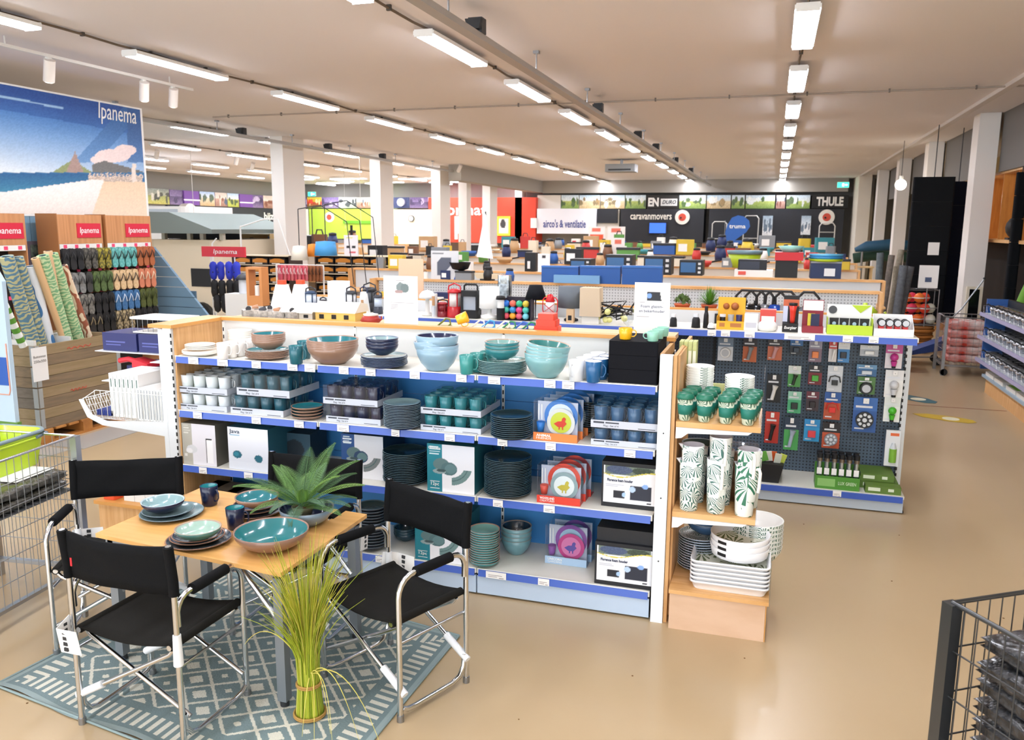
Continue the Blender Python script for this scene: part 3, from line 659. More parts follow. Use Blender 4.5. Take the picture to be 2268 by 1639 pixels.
def mug(key, c, r, h, mats_, ang, lab, grp=None, handle=True, taper=.84, name='mug'):
    K = ('mug', key, round(r, 3), round(h, 3), taper)
    if K not in MC:
        pr = [(r * taper * .92, 0), (r * taper, .004), (r * (taper + 1) / 2, h * .5), (r, h), (r - .002, h + .001), (r - .004, h - .002), (r * .9 - .004, h * .5), (r * taper - .005, .008), (1e-4, .008)]
        MC[K] = (MB().lathe(pr, 26, mats=[0, 0, 0, 2, 2, 1, 1, 1]).mesh('cup_body', mats_),
                 MB().tube([(r * .93, 0, h * .82), (r * 1.25, 0, h * .84), (r * 1.5, 0, h * .7), (r * 1.5, 0, h * .45), (r * 1.25, 0, h * .27), (r * .88, 0, h * .25)], r * .09, 7).mesh('handle', mats_))
    t = T(name, lab, 'mug', c, ang, grp); link('cup_body', MC[K][0], t)
    if handle: link('handle', MC[K][1], t)
    return t
def single(me, nm, c, lab, cat, grp=None, rot=None):
    return link(nm, me, None, loc=c, rot=rot, label=lab, cat=cat, group=grp)
def at_shelf(xl, xr, yb, z, k=.75, ymin=None):
    p = G((xl + xr) / 2, yb, z); D = (p - CP).dot(CF); r = (xr - xl) / 2 * D / FPX; h = Vector((p.x, p.y, 0)).normalized()
    r *= (1 + r * .7 / D); c = p + h * r * k; return Vector((c.x, c.y, z)), r
def stack(kind, key, mats_, xl, xr, yb, yt, z, n, lab, grp, k=None, tilt=None, h_item=None, base=.42):
    """lab contains %s for the ordinal"""
    c, r = at_shelf(xl, xr, yb, z, k or (.45 if kind == 'bowl' else .66)); top = ZA((xl + xr) / 2, yt, (c.x, c.y)) if isinstance(yt, (int, float)) and yt > 50 else z + yt
    Htot = max(top - z, .02)
    if kind == 'plate':
        h = min(h_item or .02, Htot / 1.2); step = (Htot - h) / max(1, n - 1); me = plate_me(key, r, mats_, h)
    else:
        h = h_item or min(Htot * .62, r * .9); h = min(h, Htot) if n > 1 else Htot; step = (Htot - h) / max(1, n - 1); me = bowl_me(key, r, h, mats_, base=base)
    for i in range(n):
        rot = None
        if tilt and tilt[i]: rot = (tilt[i][0], tilt[i][1], 0)
        nm = ORD[i] if n <= 30 else 'one'
        single(me, kind, (c.x + random.uniform(-1, 1) * .002, c.y, z + i * step + .0005), lab % (nm + ' from the bottom') if n > 1 else lab.replace('%s', '').replace('  ', ' '), kind, grp, rot)
    return c, r, z + (n - 1) * step, h
BRN = glz('957562', '1E7C88', '9C7A66'); NVY = glz('101A3C', '9DB7BA', '5E7088'); TEAL = glz('2C7A80', '86B0AC', 'B39680'); LTBL = glz('8FB0C4', '1A2550', 'A8B8C0'); LTEAL = glz('7FB0B4', '3F8A88', 'B89C88')
NVMUG = glz('0F1A3C', '1F8C94', '0F1A3C'); TLM = glz('15616F', '2B8E96', '15616F'); GRNM = glz('3A938F', '5BA8A2', '3A938F'); WHT = glz('F2F0EC', 'F6F4F0'); BLKP = glz('111C26', '1C343C', '44606A'); TBLP = glz('141E30', '84A0A4', '7A8E98'); BRP = glz('2A2A30', '27343B', '9C6E52')
# on the table
def on_table(kind, key, m_, xl, xr, yb, lab, dz=0, h=None, k=None, base=.5):
    c, r = at_shelf(xl, xr, yb, TZ + dz, k or (.5 if kind == 'bowl' else .62)); me = bowl_me(key, r, h, m_, base=base) if kind == 'bowl' else plate_me(key, r, m_, .018)
    return single(me, kind, (c.x, c.y, TZ + dz + .001), lab, kind), c, r
on_table('plate', 'tb1', TBLP, 315, 449, 1154, 'dark-edged grey blue dinner plate, bottom of the left setting on the table')
on_table('plate', 'tb2', TBLP, 319, 428, 1146, 'grey blue side plate on the dinner plate of the left setting', .013)
on_table('bowl', 'nv1', glz('151B3E', '8FB0B4', 'B4C6CC'), 317, 408, 1139, 'navy bowl with pale blue glaze on the left setting of the table', .028, .055)
on_table('plate', 'br1', BRP, 372, 513, 1216, 'dark dinner plate with brown rim at the front of the table')
on_table('plate', 'br2', BRP, 380, 497, 1207, 'dark side plate with brown rim, on the front dinner plate', .012)
on_table('plate', 'br3', BRP, 384, 490, 1202, 'smallest dark plate under the pale green bowl', .024)
on_table('bowl', 'gr1', glz('4E807C', 'A5C4B8', 'A8907C'), 391, 490, 1200, 'pale green bowl with a price sticker on the front setting of the table', .036, .05)
on_table('plate', 'br4', BRP, 508, 625, 1149, 'dark plate with brown rim, bottom of the rear setting on the table')
on_table('plate', 'br5', BRP, 512, 618, 1140, 'dark plate with brown rim, middle of the rear setting', .015)
on_table('plate', 'br6', BRP, 519, 618, 1132, 'uppermost dark plate under the brown bowl with turquoise glaze', .03)
on_table('bowl', 'bb1', BRN, 523, 618, 1128, 'small brown bowl with turquoise glaze on the rear setting of the table', .045, .052)
on_table('bowl', 'bb2', glz('8C6C5C', '24787E', '947262'), 523, 684, 1228, 'large brown serving bowl with turquoise glaze at the front right of the table', 0, .085)
_, cb, rb = on_table('bowl', 'bb3', glz('7F97AC', '131F4C', '8B8F94'), 621, 740, 1170, 'large blue grey bowl with navy inside holding the potted fern', 0, .085, .5)
mug('t1', at_shelf(446, 484, 1123, TZ, .8)[0] + Vector((0, 0, .001)), .045, .105, NVMUG, -.2, 'navy mug with turquoise inside near the far edge of the table')
mug('t1', at_shelf(502, 544, 1176, TZ, .8)[0] + Vector((0, 0, .001)), .045, .105, NVMUG, .15, 'navy mug with turquoise inside in the middle of the table')
for x, y, nm in ((-2.545, 3.075, 'front'), ):
    pass
# ---- fern ----
fc = Vector((cb.x - .02, cb.y, TZ + .012))
fn = T('potted_fern', 'artificial fern in a small clay pot standing in the blue bowl on the table', 'plant', fc)
MB().lathe([(.03, 0), (.05, .06), (.055, .075), (.05, .078), (.045, .07), (1e-4, .065)], 20, m=0).build('pot', mat('6E6A50', .7), fn)
MB().lathe([(.048, .066), (.03, .074), (1e-4, .076)], 16).build('soil', mat('5A3A2A', .9), fn)
LF = [mat('3C6334', .5), mat('567F3A', .5), mat('6E9440', .45), mat('55785A', .5)]
def frond(az, el, L, droop, m_):
    mb = MB(); pts = []; p = Vector((0, 0, .07)); n = 22; dirh = Vector((math.cos(az), math.sin(az), 0))
    for i in range(n + 1):
        pts.append(p.copy()); e = el - droop * (i / n) ** 1.3; p = p + (dirh * math.cos(e) + Vector((0, 0, math.sin(e)))) * (L / n)
    mb.tube(pts, .0016, 4, rs=[.0028 * (1 - .7 * i / n) for i in range(n + 1)])
    side = Vector((-dirh.y, dirh.x, 0))
    for i in range(3, n + 1):
        for q in (0, .5):
            if i == n and q: continue
            f = (i + q) / n; P = pts[i] if not q else (pts[i] + pts[min(i + 1, n)]) / 2; tg = (pts[min(i + 1, n)] - pts[i - 1]).normalized()
            up = side.cross(tg).normalized(); l = L * .185 * math.sin(PI * min(1, (f * .93 + .07)) ** .8) + .008
            for s in (-1, 1):
                d = (side * s * .85 + tg * .55 - up * -.12).normalized(); w_ = tg * .0021; m = P + d * l * .5 + up * .006; e_ = P + d * l
                mb.add([P - w_ * .5, P + w_ * .5, m + w_, m - w_, e_], [(0, 1, 2, 3), (3, 2, 4)], 0, False)
    return mb.build('frond', m_, fn)
FR = [(-2.75, .75, .36, 1.0, 1), (3.0, .55, .34, .9, 2), (2.5, .85, .33, .9, 1), (1.9, 1.15, .33, .7, 0), (1.25, 1.2, .36, .7, 1), (.75, 1.0, .36, .9, 1), (.25, .75, .34, .9, 2), (-.15, .55, .30, .9, 0), (-.6, .75, .26, 1.1, 3),
      (-1.3, .55, .24, 2.0, 3), (-1.9, .8, .22, 1.6, 3), (-2.3, .6, .27, 1.3, 1), (2.2, .5, .28, .9, 0), (.5, .5, .27, .9, 0), (-1.0, 1.2, .2, 1.0, 2), (2.75, .95, .3, .8, 1), (1.6, .9, .3, .8, 3), (1.0, .75, .33, .9, 0), (0, 1.1, .28, .9, 2), (-2.5, 1.1, .24, 1.2, 0), (-.4, .4, .3, .7, 1), (3.3, .8, .33, .9, 0), (2.0, .6, .33, .8, 2)]
for q in FR: frond(q[0], q[1], q[2], q[3], LF[q[4]])
# ---- grass bundle ----
g0 = G(677, 1592, .01); g0.y += .035
gr = T('grass_bundle', 'tall bundle of artificial yellow green grass standing on the rug before the table leg', 'plant', (g0.x, g0.y, .008))
GM = [mat('A9B530', .6), mat('C6C440', .6), mat('94A82A', .6), mat('D8CC64', .6)]
mb = [MB() for _ in range(4)]
for i in range(330):
    a = random.uniform(0, 2 * PI); r0 = .058 * math.sqrt(random.random()); r1 = r0 * .78; L = random.uniform(.5, .8); sp = random.uniform(.02, .24) * (1.6 if random.random() < .12 else 1)
    dr = Vector((math.cos(a), math.sin(a), 0)); pts = [dr * r0, dr * r1 + Vector((0, 0, .16))]
    for f in (.3, .5, .7, .85, 1): pts.append(dr * (r1 + sp * (f - .15) ** 2) + Vector((0, 0, .16 + (L - .16) * f - (.1 * sp * f * f))))
    k = 0 if L < .6 else random.choice((0, 1, 1, 2, 3)); mb[k].tube(pts, .002, 3, rs=[.0046, .0038, .003, .0024, .0017, .0012, .0006])
for k in range(4): mb[k].build('grass_blades', GM[k], gr, kind='stuff')
for x1, y1, z1, x2, y2, z2 in ((.1, -.06, .34, .17, -.12, .02), (.13, -.02, .36, .3, -.12, .02), (.09, -.09, .33, .14, -.2, .0), (.18, .02, .33, .42, -.14, .0), (.12, -.04, .3, .2, -.16, .01), (-.14, -.05, .5, -.24, -.1, .34), (.05, -.1, .2, .06, -.16, .01)):
    s0 = Vector((.02, -.02, .2)); pts = []
    A, B_, C_ = s0, Vector((x1 * 1.0, y1, z1)), Vector((x2, y2, z2))
    for t in np.linspace(0, 1, 12): pts.append(A * (1 - t) ** 2 + B_ * 2 * t * (1 - t) + C_ * t * t)
    MB().tube(pts, .0022, 4, rs=list(np.linspace(.0032, .0008, 12))).build('bent_stem', GM[3], gr)
for z, r in ((.012, .067), (.15, .051)):
    for dz in (-.004, .004): MB().tube([(r * math.cos(2 * PI * k / 24), r * math.sin(2 * PI * k / 24), z + dz) for k in range(24)], .0045, 6, close=True).build('jute_band', mat('B08A4E', .9), gr)
# ================= MAIN SHELVING UNIT =================
FY, BY = 4.2, 4.68; XL, XR = -3.525, -.53; SZ = [1.29, .945, .59, .16]; GT = 1.485
su = T('shelving_unit', 'long white shelving unit with blue price rails and wooden top, full of crockery', 'shelving', (0, 0, 0))
SHW = mat('E6E3D8', .4); KICK = mat('B9CBE0', .35); BP = mat('3A86C8', .5); LWALL = mat('DADDDC', .5); METW = mat('E3E8EC', .35)
bays = [XL, XL + 1.0, XL + 2.0, XR]
for i in range(3):
    a, b = bays[i], bays[i + 1]
    MB().box(a + .006, BY, 1.27, b - .006, BY + .02, GT - .02).build('back_panel', LWALL, su)
    for z0, z1 in ((.16, .40), (.403, .63), (.633, .86), (.863, 1.05), (1.053, 1.268)): MB().box(a + .006, BY, z0, b - .006, BY + .02, z1).build('back_panel', BP, su, label='blue back panel under the top shelf')
    MB().box(a + .004, FY - .002, .012, b - .004, FY + .015, .118).build('kick_plate', KICK, su)
    for si, z in enumerate(SZ):
        sh = MB().box(a + .003, FY, z - .03, b - .003, BY - .001, z).build('shelf', SHW, su)
        MB().box(a + .003, FY - .004, z - .002, b - .003, FY - .0005, z + .003).build('shelf_lip', WHITE, sh)
        rl = MB().prismx([(FY - .012, z - .042), (FY - .0005, z - .042), (FY - .0005, z - .003), (FY - .004, z - .003)], a + .012, b - .012).build('price_rail', RAIL, sh)
TAGS = [[(417, 439), (481, 504), (557, 577), (636, 658), (674, 697), (750, 771), (809, 831), (907, 929), (1010, 1033), (1081, 1108), (1206, 1231), (1246, 1273)],
        [(428, 447), (557, 577), (651, 672), (746, 772), (866, 884), (984, 1007), (1102, 1124), (1209, 1232), (1385, 1410)],
        [(441, 458), (540, 559), (1092, 1114), (1205, 1230)], [(832, 850), (866, 881), (1076, 1121), (1192, 1217)]]
TP = mat('9A8F90', .6); tagme = {}
def tag_on(parent, xa, xb, y, z, h=.04, ph=None):
    tg = MB().box(xa, y - .002, z - .042, xb, y - .0005, z - .042 + h).build('price_tag', PAPER, parent)
    m = MB()
    for k in range(2): m.box(xa + (xb - xa) * .12, y - .0026, z - .024 - k * .009, xa + (xb - xa) * (.8 - .25 * k), y - .002, z - .021 - k * .009)
    m.box(xb - (xb - xa) * .35, y - .0026, z - .038, xb - (xb - xa) * .12, y - .002, z - .034); m.build('fine_print', TP, tg)
for si, row in enumerate(TAGS):
    zz = SZ[si]
    for a, b in row:
        yy_ = [800, 925, 1045, 1250][si]; xa = AY(a, yy_, FY - .014).x; xb = AY(b, yy_, FY - .014).x; tag_on(su, xa, xb, FY - .012, zz)
MB().box(XL - .16, BY + .021, GT - .02, XR + .02, BY + .07, GT).box(XL, BY - .02, GT - .02, XR + .03, BY + .021, GT + .002).build('top_board', EDGE, su)
MB().box(XL, FY + .03, 0, XR, BY + .05, .012).build('base_plinth', BLACK, su)
for x in bays[1:3] + [XL + .01]: up = MB().box(x - .009, BY - .004, .1, x + .009, BY + .02, GT - .03, 0).build('upright', WHITE, su)
m = MB()
for x in bays[1:3] + [XL + .01]:
    for k in range(26): m.box(x - .004, BY - .006, .14 + k * .05, x + .004, BY - .004, .165 + k * .05)
m.build('upright_slot', BLACK, up, kind='stuff')
# left side panel and its front post
MB().box(XL - .012, FY + .012, .02, XL, BY + .05, GT - .022).build('side_panel', WOODV, su)
po = MB().box(XL - .075, FY - .01, 0, XL - .012, FY + .045, GT - .022).build('end_post', METW, su)
MB().box(XL - .165, FY - .03, GT - .021, XL + .01, BY + .03, GT).build('cap_board', EDGE, su)
m = MB()
for k in range(30): m.box(XL - .019, FY - .012, .1 + k * .045, XL - .008, FY - .010, .125 + k * .045)
m.build('post_slot', BLACK, po, kind='stuff')
# right end post, double panels
po = MB().box(XR + .008, FY - .02, 0, XR + .072, FY + .04, 1.456).build('end_post', METW, su)
MB().box(XR + .0005, FY + .041, .02, XR + .02, BY + .05, 1.456).build('side_panel', WOODV, su); MB().box(XR + .074, FY, .0, XR + .092, 5.02, 1.456).build('side_panel', WOODV, su)
MB().box(XR + .008, FY - .019, 0, XR + .02, FY + .6, 1.40).build('end_plate', METW, su)
for k in range(3): MB().cyl((XR + .04, FY - .023, .35 + .35 * k), (XR + .04, FY - .02, .35 + .35 * k), .004, n=8).build('screw', DARK, po)

# ----- crockery on the shelves -----
z = SZ[0] + .001; g = 'crockery on the top shelf'
W4 = glz('F0ECE4', 'F4F1EA', 'E8E4DA')
c, r, zt, h = stack('plate', 'w1', W4, 406, 484, 790, .034, z, 4, 'large cream white dinner plate at the far left of the top shelf, %s of its stack', g)
for i in range(3): single(plate_me('w2', r * .84, W4, .014), 'plate', (c.x, c.y, z + .036 + i * .009), 'smaller cream white plate on the dinner plates at the far left, %s from the bottom' % ORD[i], 'plate', g)
c2 = Vector((c.x + .07, BY - .09, z))
for i in range(6): single(bowl_me('w3', .078, .035, W4), 'bowl', (c2.x, c2.y, z + .03 + i * .012), 'white cereal bowl at the back left of the top shelf, %s from below' % ORD[i], 'bowl', g)
single(MB().box(-.08, -.06, 0, .08, .06, .03).mesh('stand', WHITE), 'display_block', (c2.x, c2.y, z), 'low white block under the stack of white cereal bowls', 'block')
c, r = at_shelf(481, 507, 797, z, 1)
for i in range(7): mug('wm', (c.x + .012 * i, c.y + .005 + i * .065 if i < 6 else 4.62, z), .038, .098, WHT, .1, 'white mug in the row running back from the shelf edge, %s from the front' % ORD[i], 'white mugs on the top shelf') if c.y + i * .065 < 4.62 else None
def combo(key, pm, bm, px, pb, bw, n1, n2, pt, bt, l1, l2, dz, bh):
    c, r, zt, h = stack('plate', key, pm, px[0], px[1], pb, dz, z, n1, l1, g)
    zb = z + dz + .002; rb_ = (bw[1] - bw[0]) / (px[1] - px[0]) * r
    hh = bh * .62
    for i in range(n2): single(bowl_me(key, rb_, hh, bm), 'bowl', (c.x + ((bw[0] + bw[1]) - (px[0] + px[1])) / 2 / (px[1] - px[0]) * 2 * r, c.y, zb + i * (bh - hh) / (n2 - 1)), l2 % (ORD[i] + ' from the bottom'), 'bowl', g)
combo('bc', BRN, BRN, (546, 642), 798, (561, 634), 5, 4, 0, 0, 'brown plate in the low stack near the left of the top shelf, %s', 'small brown bowl with turquoise inside stacked on the brown plates, %s', .055, .10)
for i in range(2): mug('tl', at_shelf(642 + i * 10, 672 + i * 10, 808 - i * 10, z, 1)[0] + Vector((0, .04 * i, 0)), .043, .108, TLM, .05, 'dark teal mug beside the big brown bowls, %s' % ('in front' if i == 0 else 'behind'), 'dark teal mugs')
stack('bowl', 'bb', BRN, 682, 794, 809, 750, z, 4, 'big brown salad bowl with turquoise inside on the top shelf, %s', g, k=.55, h_item=.105, base=.5)
combo('nv', NVY, NVY, (800, 903), 818, (811, 883), 7, 3, 0, 0, 'navy plate with pale rim left of the middle of the top shelf, %s', 'navy bowl with pale glaze stacked on the navy plates, %s', .068, .10)
tl = [(0, 0), (0, 0), (.0, -.09), (.02, -.02)]
stack('bowl', 'lb', LTBL, 922, 1016, 823, 742, z, 4, 'large light blue salad bowl with navy inside, %s', g, k=.5, tilt=[(0, 0), (0, .03), (0, -.12), (0, 0)], h_item=.125, base=.5)
c, r = at_shelf(1012, 1041, 830, z, 1)
for i in range(4): mug('gm', (c.x + .02 + .03 * i, c.y + i * .085, z), .042, .105, GRNM, .1, 'sea green mug in the row behind the rail, %s from the front' % ORD[i], 'sea green mugs')
combo('tp', glz('24525C', '7FA8A4', '8FB0AC'), TEAL, (1058, 1167), 833, (1073, 1150), 8, 3, 0, 0, 'dark teal plate in the stack right of the sea green mugs, %s', 'teal bowl with pale inside stacked on the dark teal plates, %s', .078, .10)
stack('bowl', 'lt', LTEAL, 1161, 1257, 839, 760, z, 5, 'large pale turquoise salad bowl with reddish rim, %s', g, k=.5, tilt=[(0, 0), (0, 0), (0, .05), (0, .08), (0, .12)], h_item=.12, base=.5)
GW = glz('D9DDE0', 'F4F4F2', 'F4F4F2'); BW = glz('1F5E92', 'F4F4F2', 'F4F4F2')
for key, m_, xa, xb, yb, nm in (('gw', GW, 1262, 1290, 846, 'white'), ('bw', BW, 1297, 1330, 849, 'blue')):
    c, r = at_shelf(xa, xb, yb, z, 1)
    for i in range(4): mug(key, (c.x + .018 * i, c.y + .1 * i, z), .043, .112, m_, (.1 if nm == 'blue' else -1.9), 'glossy %s mug with white inside near the black boxes, %s from the front' % (nm, ORD[i]), 'mugs near the black boxes')
# three black foam blocks with small cups
a = AY(1346, 850, 4.23).x; b = AY(1455, 850, 4.23).x
FOAM = mat('14151A', .85)
for i in range(3):
    o = T('foam_block', 'black foam cup holder at the right end of the top shelf, %s from the bottom' % ORD[i], 'foam holder', (a, 4.23, z + i * .0745), group='black foam holders')
    MB().rbox(0, 0, 0, b - a, .36, .073, .008).build('body', FOAM, o)
zt = z + .224
mug('yl', (a + .075, 4.30, zt), .037, .06, glz('F2B71E', 'EFAE1A'), 0, 'yellow mug on the black foam boxes', name='mug')
for i in range(3): mug('mn', (b - .035 + .012 * i, 4.27 + .11 * i, zt), .033, .05, glz('8FC9B4', 'A5D8C4'), PI, 'mint green cup on the black foam boxes, %s from the front' % ORD[i], 'mint cups')
# packs of mugs
STR = mat('C3C8D2', .5); STR2 = mat('A9AFBD', .5); PR = mat('3A3F4A', .5)
def mugpack(x0, x1, yt, yb, zb, m_, lab, grp=None, depth=.17, Y=None, rows=1, half=True, dup_to=None):
    p = G((x0 + x1) / 2, yb, zb); Y = Y or max(4.225, min(p.y, 4.5)); A = AY(x0, yb, Y).x; B = AY(x1, yb, Y).x; w_ = B - A; Ht = max(.08, AY((x0 + x1) / 2, yt, Y).z - zb)
    t = T('mug_pack', lab, 'boxed mugs', (A, Y, zb), group=grp)
    MB().box(0, 0, 0, w_, .002, Ht * .34).box(0, depth - .002, 0, w_, depth, Ht * .34).box(0, .002, 0, w_, depth - .002, .002).box(0, 0.002, 0.002, .002, depth - .002, Ht * .34).box(w_ - .002, .002, .002, w_, depth - .002, Ht * .34).build('carton_band', STR, t)
    MB().box(.001, .001, Ht * .34, w_ - .001, depth - .001, Ht - .001).build('clear_cover', CLEAR, t)
    n = 4; r = w_ / n / 2 * .84; h = Ht - .012
    for j in range(2):
        for i in range(n):
            mm = mug('pk' + m_[0].name, (w_ * (i + .5) / n, depth * (.27 + .46 * j), .003), r, h, m_, .6 - PI * j * .5, None, None, taper=.8)
            bd, hn = mm.children; bd.parent = t; bd.location = mm.location; bd.name = 'mug'; hn.parent = bd; mm_rz = mm.rotation_euler.z; bd.rotation_euler = (0, 0, mm_rz); bpy.data.objects.remove(mm)
    f = MB(); f.box(w_ * .04, -.0006, Ht * .2, w_ * .2, 0, Ht * .28).box(w_ * .22, -.0006, Ht * .21, w_ * .42, 0, Ht * .27).box(w_ * .7, -.0006, Ht * .05, w_ * .95, 0, Ht * .08)
    f.build('print', PR, t); text('Mug - Set of 4', Ht * .12, (w_ * .3, -.0009, Ht * .1), '-Y', PR, t, ext=.0003); return t, Ht, w_
def packs(x0, x1, yt, yb, zb, m_, col, where, nd=2, Y=None, dx=.0, depth=.17):
    t, Ht, w_ = mugpack(x0, x1, yt, yb, zb, m_, 'pack of four %s mugs, %s' % (col, where), 'boxed %s mugs' % col, Y=Y, depth=depth)
    for k in range(1, nd): dup(t, (t.location.x + dx * k, t.location.y + (depth + .004) * k, zb), label='%s mug pack %s, %s behind' % (col, where, ORD[k]), group='boxed %s mugs' % col) if t.location.y + (depth + .004) * k + depth < 4.69 else None
    return t, Ht
z = SZ[1] + .001
WM = glz('EDEEEF', 'F4F4F2'); NM = glz('0A0F3A', '141A48', '20285A'); BM = glz('24567E', '3A6A90', '6A94AC'); SM = glz('1E5666', '2C6C7A', '1E5666'); GM2 = glz('2F7F86', '479A9C')
def two(x0, x1, y1, y2, y3, m_, col, where, nd=2, dx=0, dep=.17, xo=0):
    t, H = packs(x0, x1, y2, y3, z, m_, col, where + ', lower row', nd, dx=dx, depth=dep)
    packs(x0 + xo, x1 + xo, y1, y2, z + H + .002, m_, col, where + ', upper row', nd, Y=t.location.y, dx=dx, depth=dep)
two(393, 503, 832, 873, 918, WM, 'white', 'left end of second shelf')
two(512, 628, 831, 878, 930, SM, 'dark teal', 'left part of second shelf', 2, .0, xo=13)
two(723, 843, 856, 899, 944, NM, 'navy', 'second shelf under the navy bowls', 2, xo=-7)
two(932, 1065, 879, 921, 970, GM2, 'sea green', 'middle of second shelf')
two(1308, 1459, 902, 952, 1007, BM, 'petrol blue', 'right end of second shelf', 2)
stack('plate', 'p2a', BRN, 646, 717, 931, 898, z, 4, 'brown bowl plate between the mug packs, %s', 'brown plates', h_item=.022)
stack('plate', 'p2b', TBLP, 850, 933, 954, 890, z, 15, 'dark pasta plate left of the sea green mug packs, %s', 'dark plates, second shelf left', h_item=.022)
c, r = Vector((-1.12, 4.58, z)), .105
for i in range(14): single(plate_me('p2c', .125, BLKP, .02), 'plate', (-.955, 4.55, z + i * .0125), 'big dark teal plate in the rear stack on the second shelf, %s from the bottom' % ORD[i], 'plate', 'rear dark plates')
stack('plate', 'p2d', BLKP, 1086, 1180, 977, 917, z, 11, 'dark teal plate in the stack left of the orange children set, %s', 'dark plates, second shelf right', h_item=.022)
# children's tableware sets
def kidset(x0, x1, yt, yb, zb, band, plate1, plate2, dot, lab, title, n=1):
    p = G((x0 + x1) / 2, yb, zb); Y = max(4.22, min(p.y, 4.45)); A = AY(x0, yb, Y).x; B = AY(x1, yb, Y).x; w_ = B - A; H = AY((x0 + x1) / 2, yt, Y).z - zb; D = .085
    for k in range(n):
        if k: dup(t, (A + .01 * k, Y + (D + .006) * k, zb), label=lab + ', %s behind' % ORD[k], group='children sets ' + title); continue
        t = T('children_tableware_set', lab + (', front one' if n > 1 else ''), 'tableware set', (A, Y, zb), group='children sets ' + title)
        MB().box(0, 0, .0, w_, D, H).build('clear_box', CLEAR, t)
        bd = MB().box(-.0005, -.002, 0, w_, -.0005, H * .2).box(.0, 0.001, -.0, w_, D, .003).build('printed_band', mat(band, .5), t)
        text(title.split()[0], H * .085, (w_ * .24, -.0035, H * .13), '-Y', WHITE, bd, width=w_ * .34, ext=.0005, bold=.0005); text(title.split()[1], H * .075, (w_ * .24, -.0035, H * .06), '-Y', WHITE, bd, width=w_ * .34, ext=.0005)
        MB().box(.01, D * .6, H * .03, w_ - .01, D * .62, H - .01).build('inner_card', mat('C8CEE0', .6), t)
        for cx, cz, rr, y, c1, c2 in ((.58, .6, .38, D * .52, plate1[0], plate1[1]), (.6, .46, .32, D * .3, plate2[0], plate2[1])):
            X, Z, R = w_ * cx, H * cz, w_ * rr
            pl_ = MB().cyl((X, y, Z), (X, y + .008, Z), R, R * .8, n=28).build('plate', mat(c1, .35), t); MB().cyl((X, y - .002, Z), (X, y - .0002, Z), R * .74, n=24).build('plate_centre', mat(c2, .35), pl_)
            MB().prismy([(X - R * .5, Z - R * .1), (X - R * .2, Z - R * .32), (X + R * .2, Z - R * .3), (X + R * .42, Z - R * .05), (X + R * .3, Z + R * .08), (X + R * .36, Z + R * .3), (X + R * .22, Z + R * .4), (X + R * .1, Z + R * .3), (X + R * .05, Z + R * .1), (X - R * .2, Z + R * .08)], y - .004, y - .0021).prismy([(X - R * .15, Z - R * .5), (X - R * .08, Z - R * .5), (X - R * .05, Z - R * .31), (X - R * .14, Z - R * .31)], y - .004, y - .0021).prismy([(X + R * .1, Z - R * .5), (X + R * .17, Z - R * .5), (X + R * .17, Z - R * .3), (X + R * .08, Z - R * .3)], y - .004, y - .0021).build('animal_motif', mat(dot, .5), pl_)
        MB().lathe([(w_ * .07, 0), (w_ * .1, H * .25), (w_ * .095, H * .25), (.001, .01)], 14, (w_ * .14, D * .3, H * .2)).build('cup', mat(plate1[0], .4), t)
        MB().box(w_ * .08, D * .3, H * .5, w_ * .1, D * .33, H * .9).box(w_ * .15, D * .3, H * .5, w_ * .17, D * .33, H * .9).build('cutlery', WHITE, t)
    return t
kidset(1181, 1278, 866 + 24, 990, z, 'E8803C', ('2E78C8', 'DDE6EE'), ('D8D8D4', 'C8D03A'), 'D8402A', 'clear boxed children tableware set with orange band', 'ANIMAL FRIENDS', 4)
# third shelf
z = SZ[2] + .001
def pbox(name, lab, x0, x1, yt, yb, zb, can, D, side='2A6A78', Y=None, cat='box', grp=None, txts=(), topc=None, H=None):
    p = G((x0 + x1) / 2, yb, zb); Y = Y or max(4.215, p.y); A = AY(x0, yb, Y).x; B = AY(x1, yb, Y).x; w_ = B - A; H = H or AY((x0 + x1) / 2, yt, Y).z - zb
    t = T(name, lab, cat, (A, Y, zb), group=grp)
    MB().box(0, 0, 0, w_, D, H, 0).build('carton', mat(side, .5), t)
    if can is not None: panel('front_print', can, w_, H, '-Y', (0, -.001, 0), t)
    for s, h, u, v, c, wd in txts: text(s, H * h, (w_ * u, -.003, H * v), '-Y', mat(c, .5), t, width=w_ * wd, ext=.0006)
    return t
def tablewarebox(c1, pcol='4F6F74', arcc='6E8C8C'):
    c = Can(90, 90, 'E6E9F0').grad(0, 1, 'D9DDE6', 'F0F1F5').rect(0, 0, .32, 1, c1)
    c.ell(.3, .42, .17, .13, '5C787A').ell(.47, .5, .17, .14, pcol).ell(.5, .5, .12, .1, '5F8084').ell(.26, .57, .14, .05, '8FA2A4').ell(.3, .55, .1, .03, '3A5054')
    d = np.hypot((c.u - .5), (c.t - .38)); c.a[(d > .3) & (d < .46) & (c.u > .52) & (c.t > .5)] = c.c(arcc); c.a[(d > .36) & (d < .38) & (c.u > .52) & (c.t > .5)] = c.c('4E6C6E')
    return c.rect(.06, .78, .26, .79, 'F0F0F0').rect(.06, .93, .26, .94, 'F0F0F0').lines(.05, .05, .3, 4, .05, 'D8E6EA')
c = Can(50, 60, 'E3E1E8').rect(0, 0, .3, 1, 'B4B1A6').lines(.05, .04, .26, 4, .06, 'D8D6CE').ell(.28, .62, .16, .1, 'D4D6DA').ell(.2, .66, .1, .06, 'E8E8EA').rect(.7, .33, .9, .92, 'F4F4F6').rect(.7, .33, .72, .92, '2A2A2E').rect(.72, .33, .88, .36, '2A2A2E').rect(.06, .74, .14, .8, 'E0DED8')
pbox('tableware_box', 'grey and white tableware carton at the left end of the third shelf', 408, 481, 940, 1036, z, c, .3, '6E6A60')
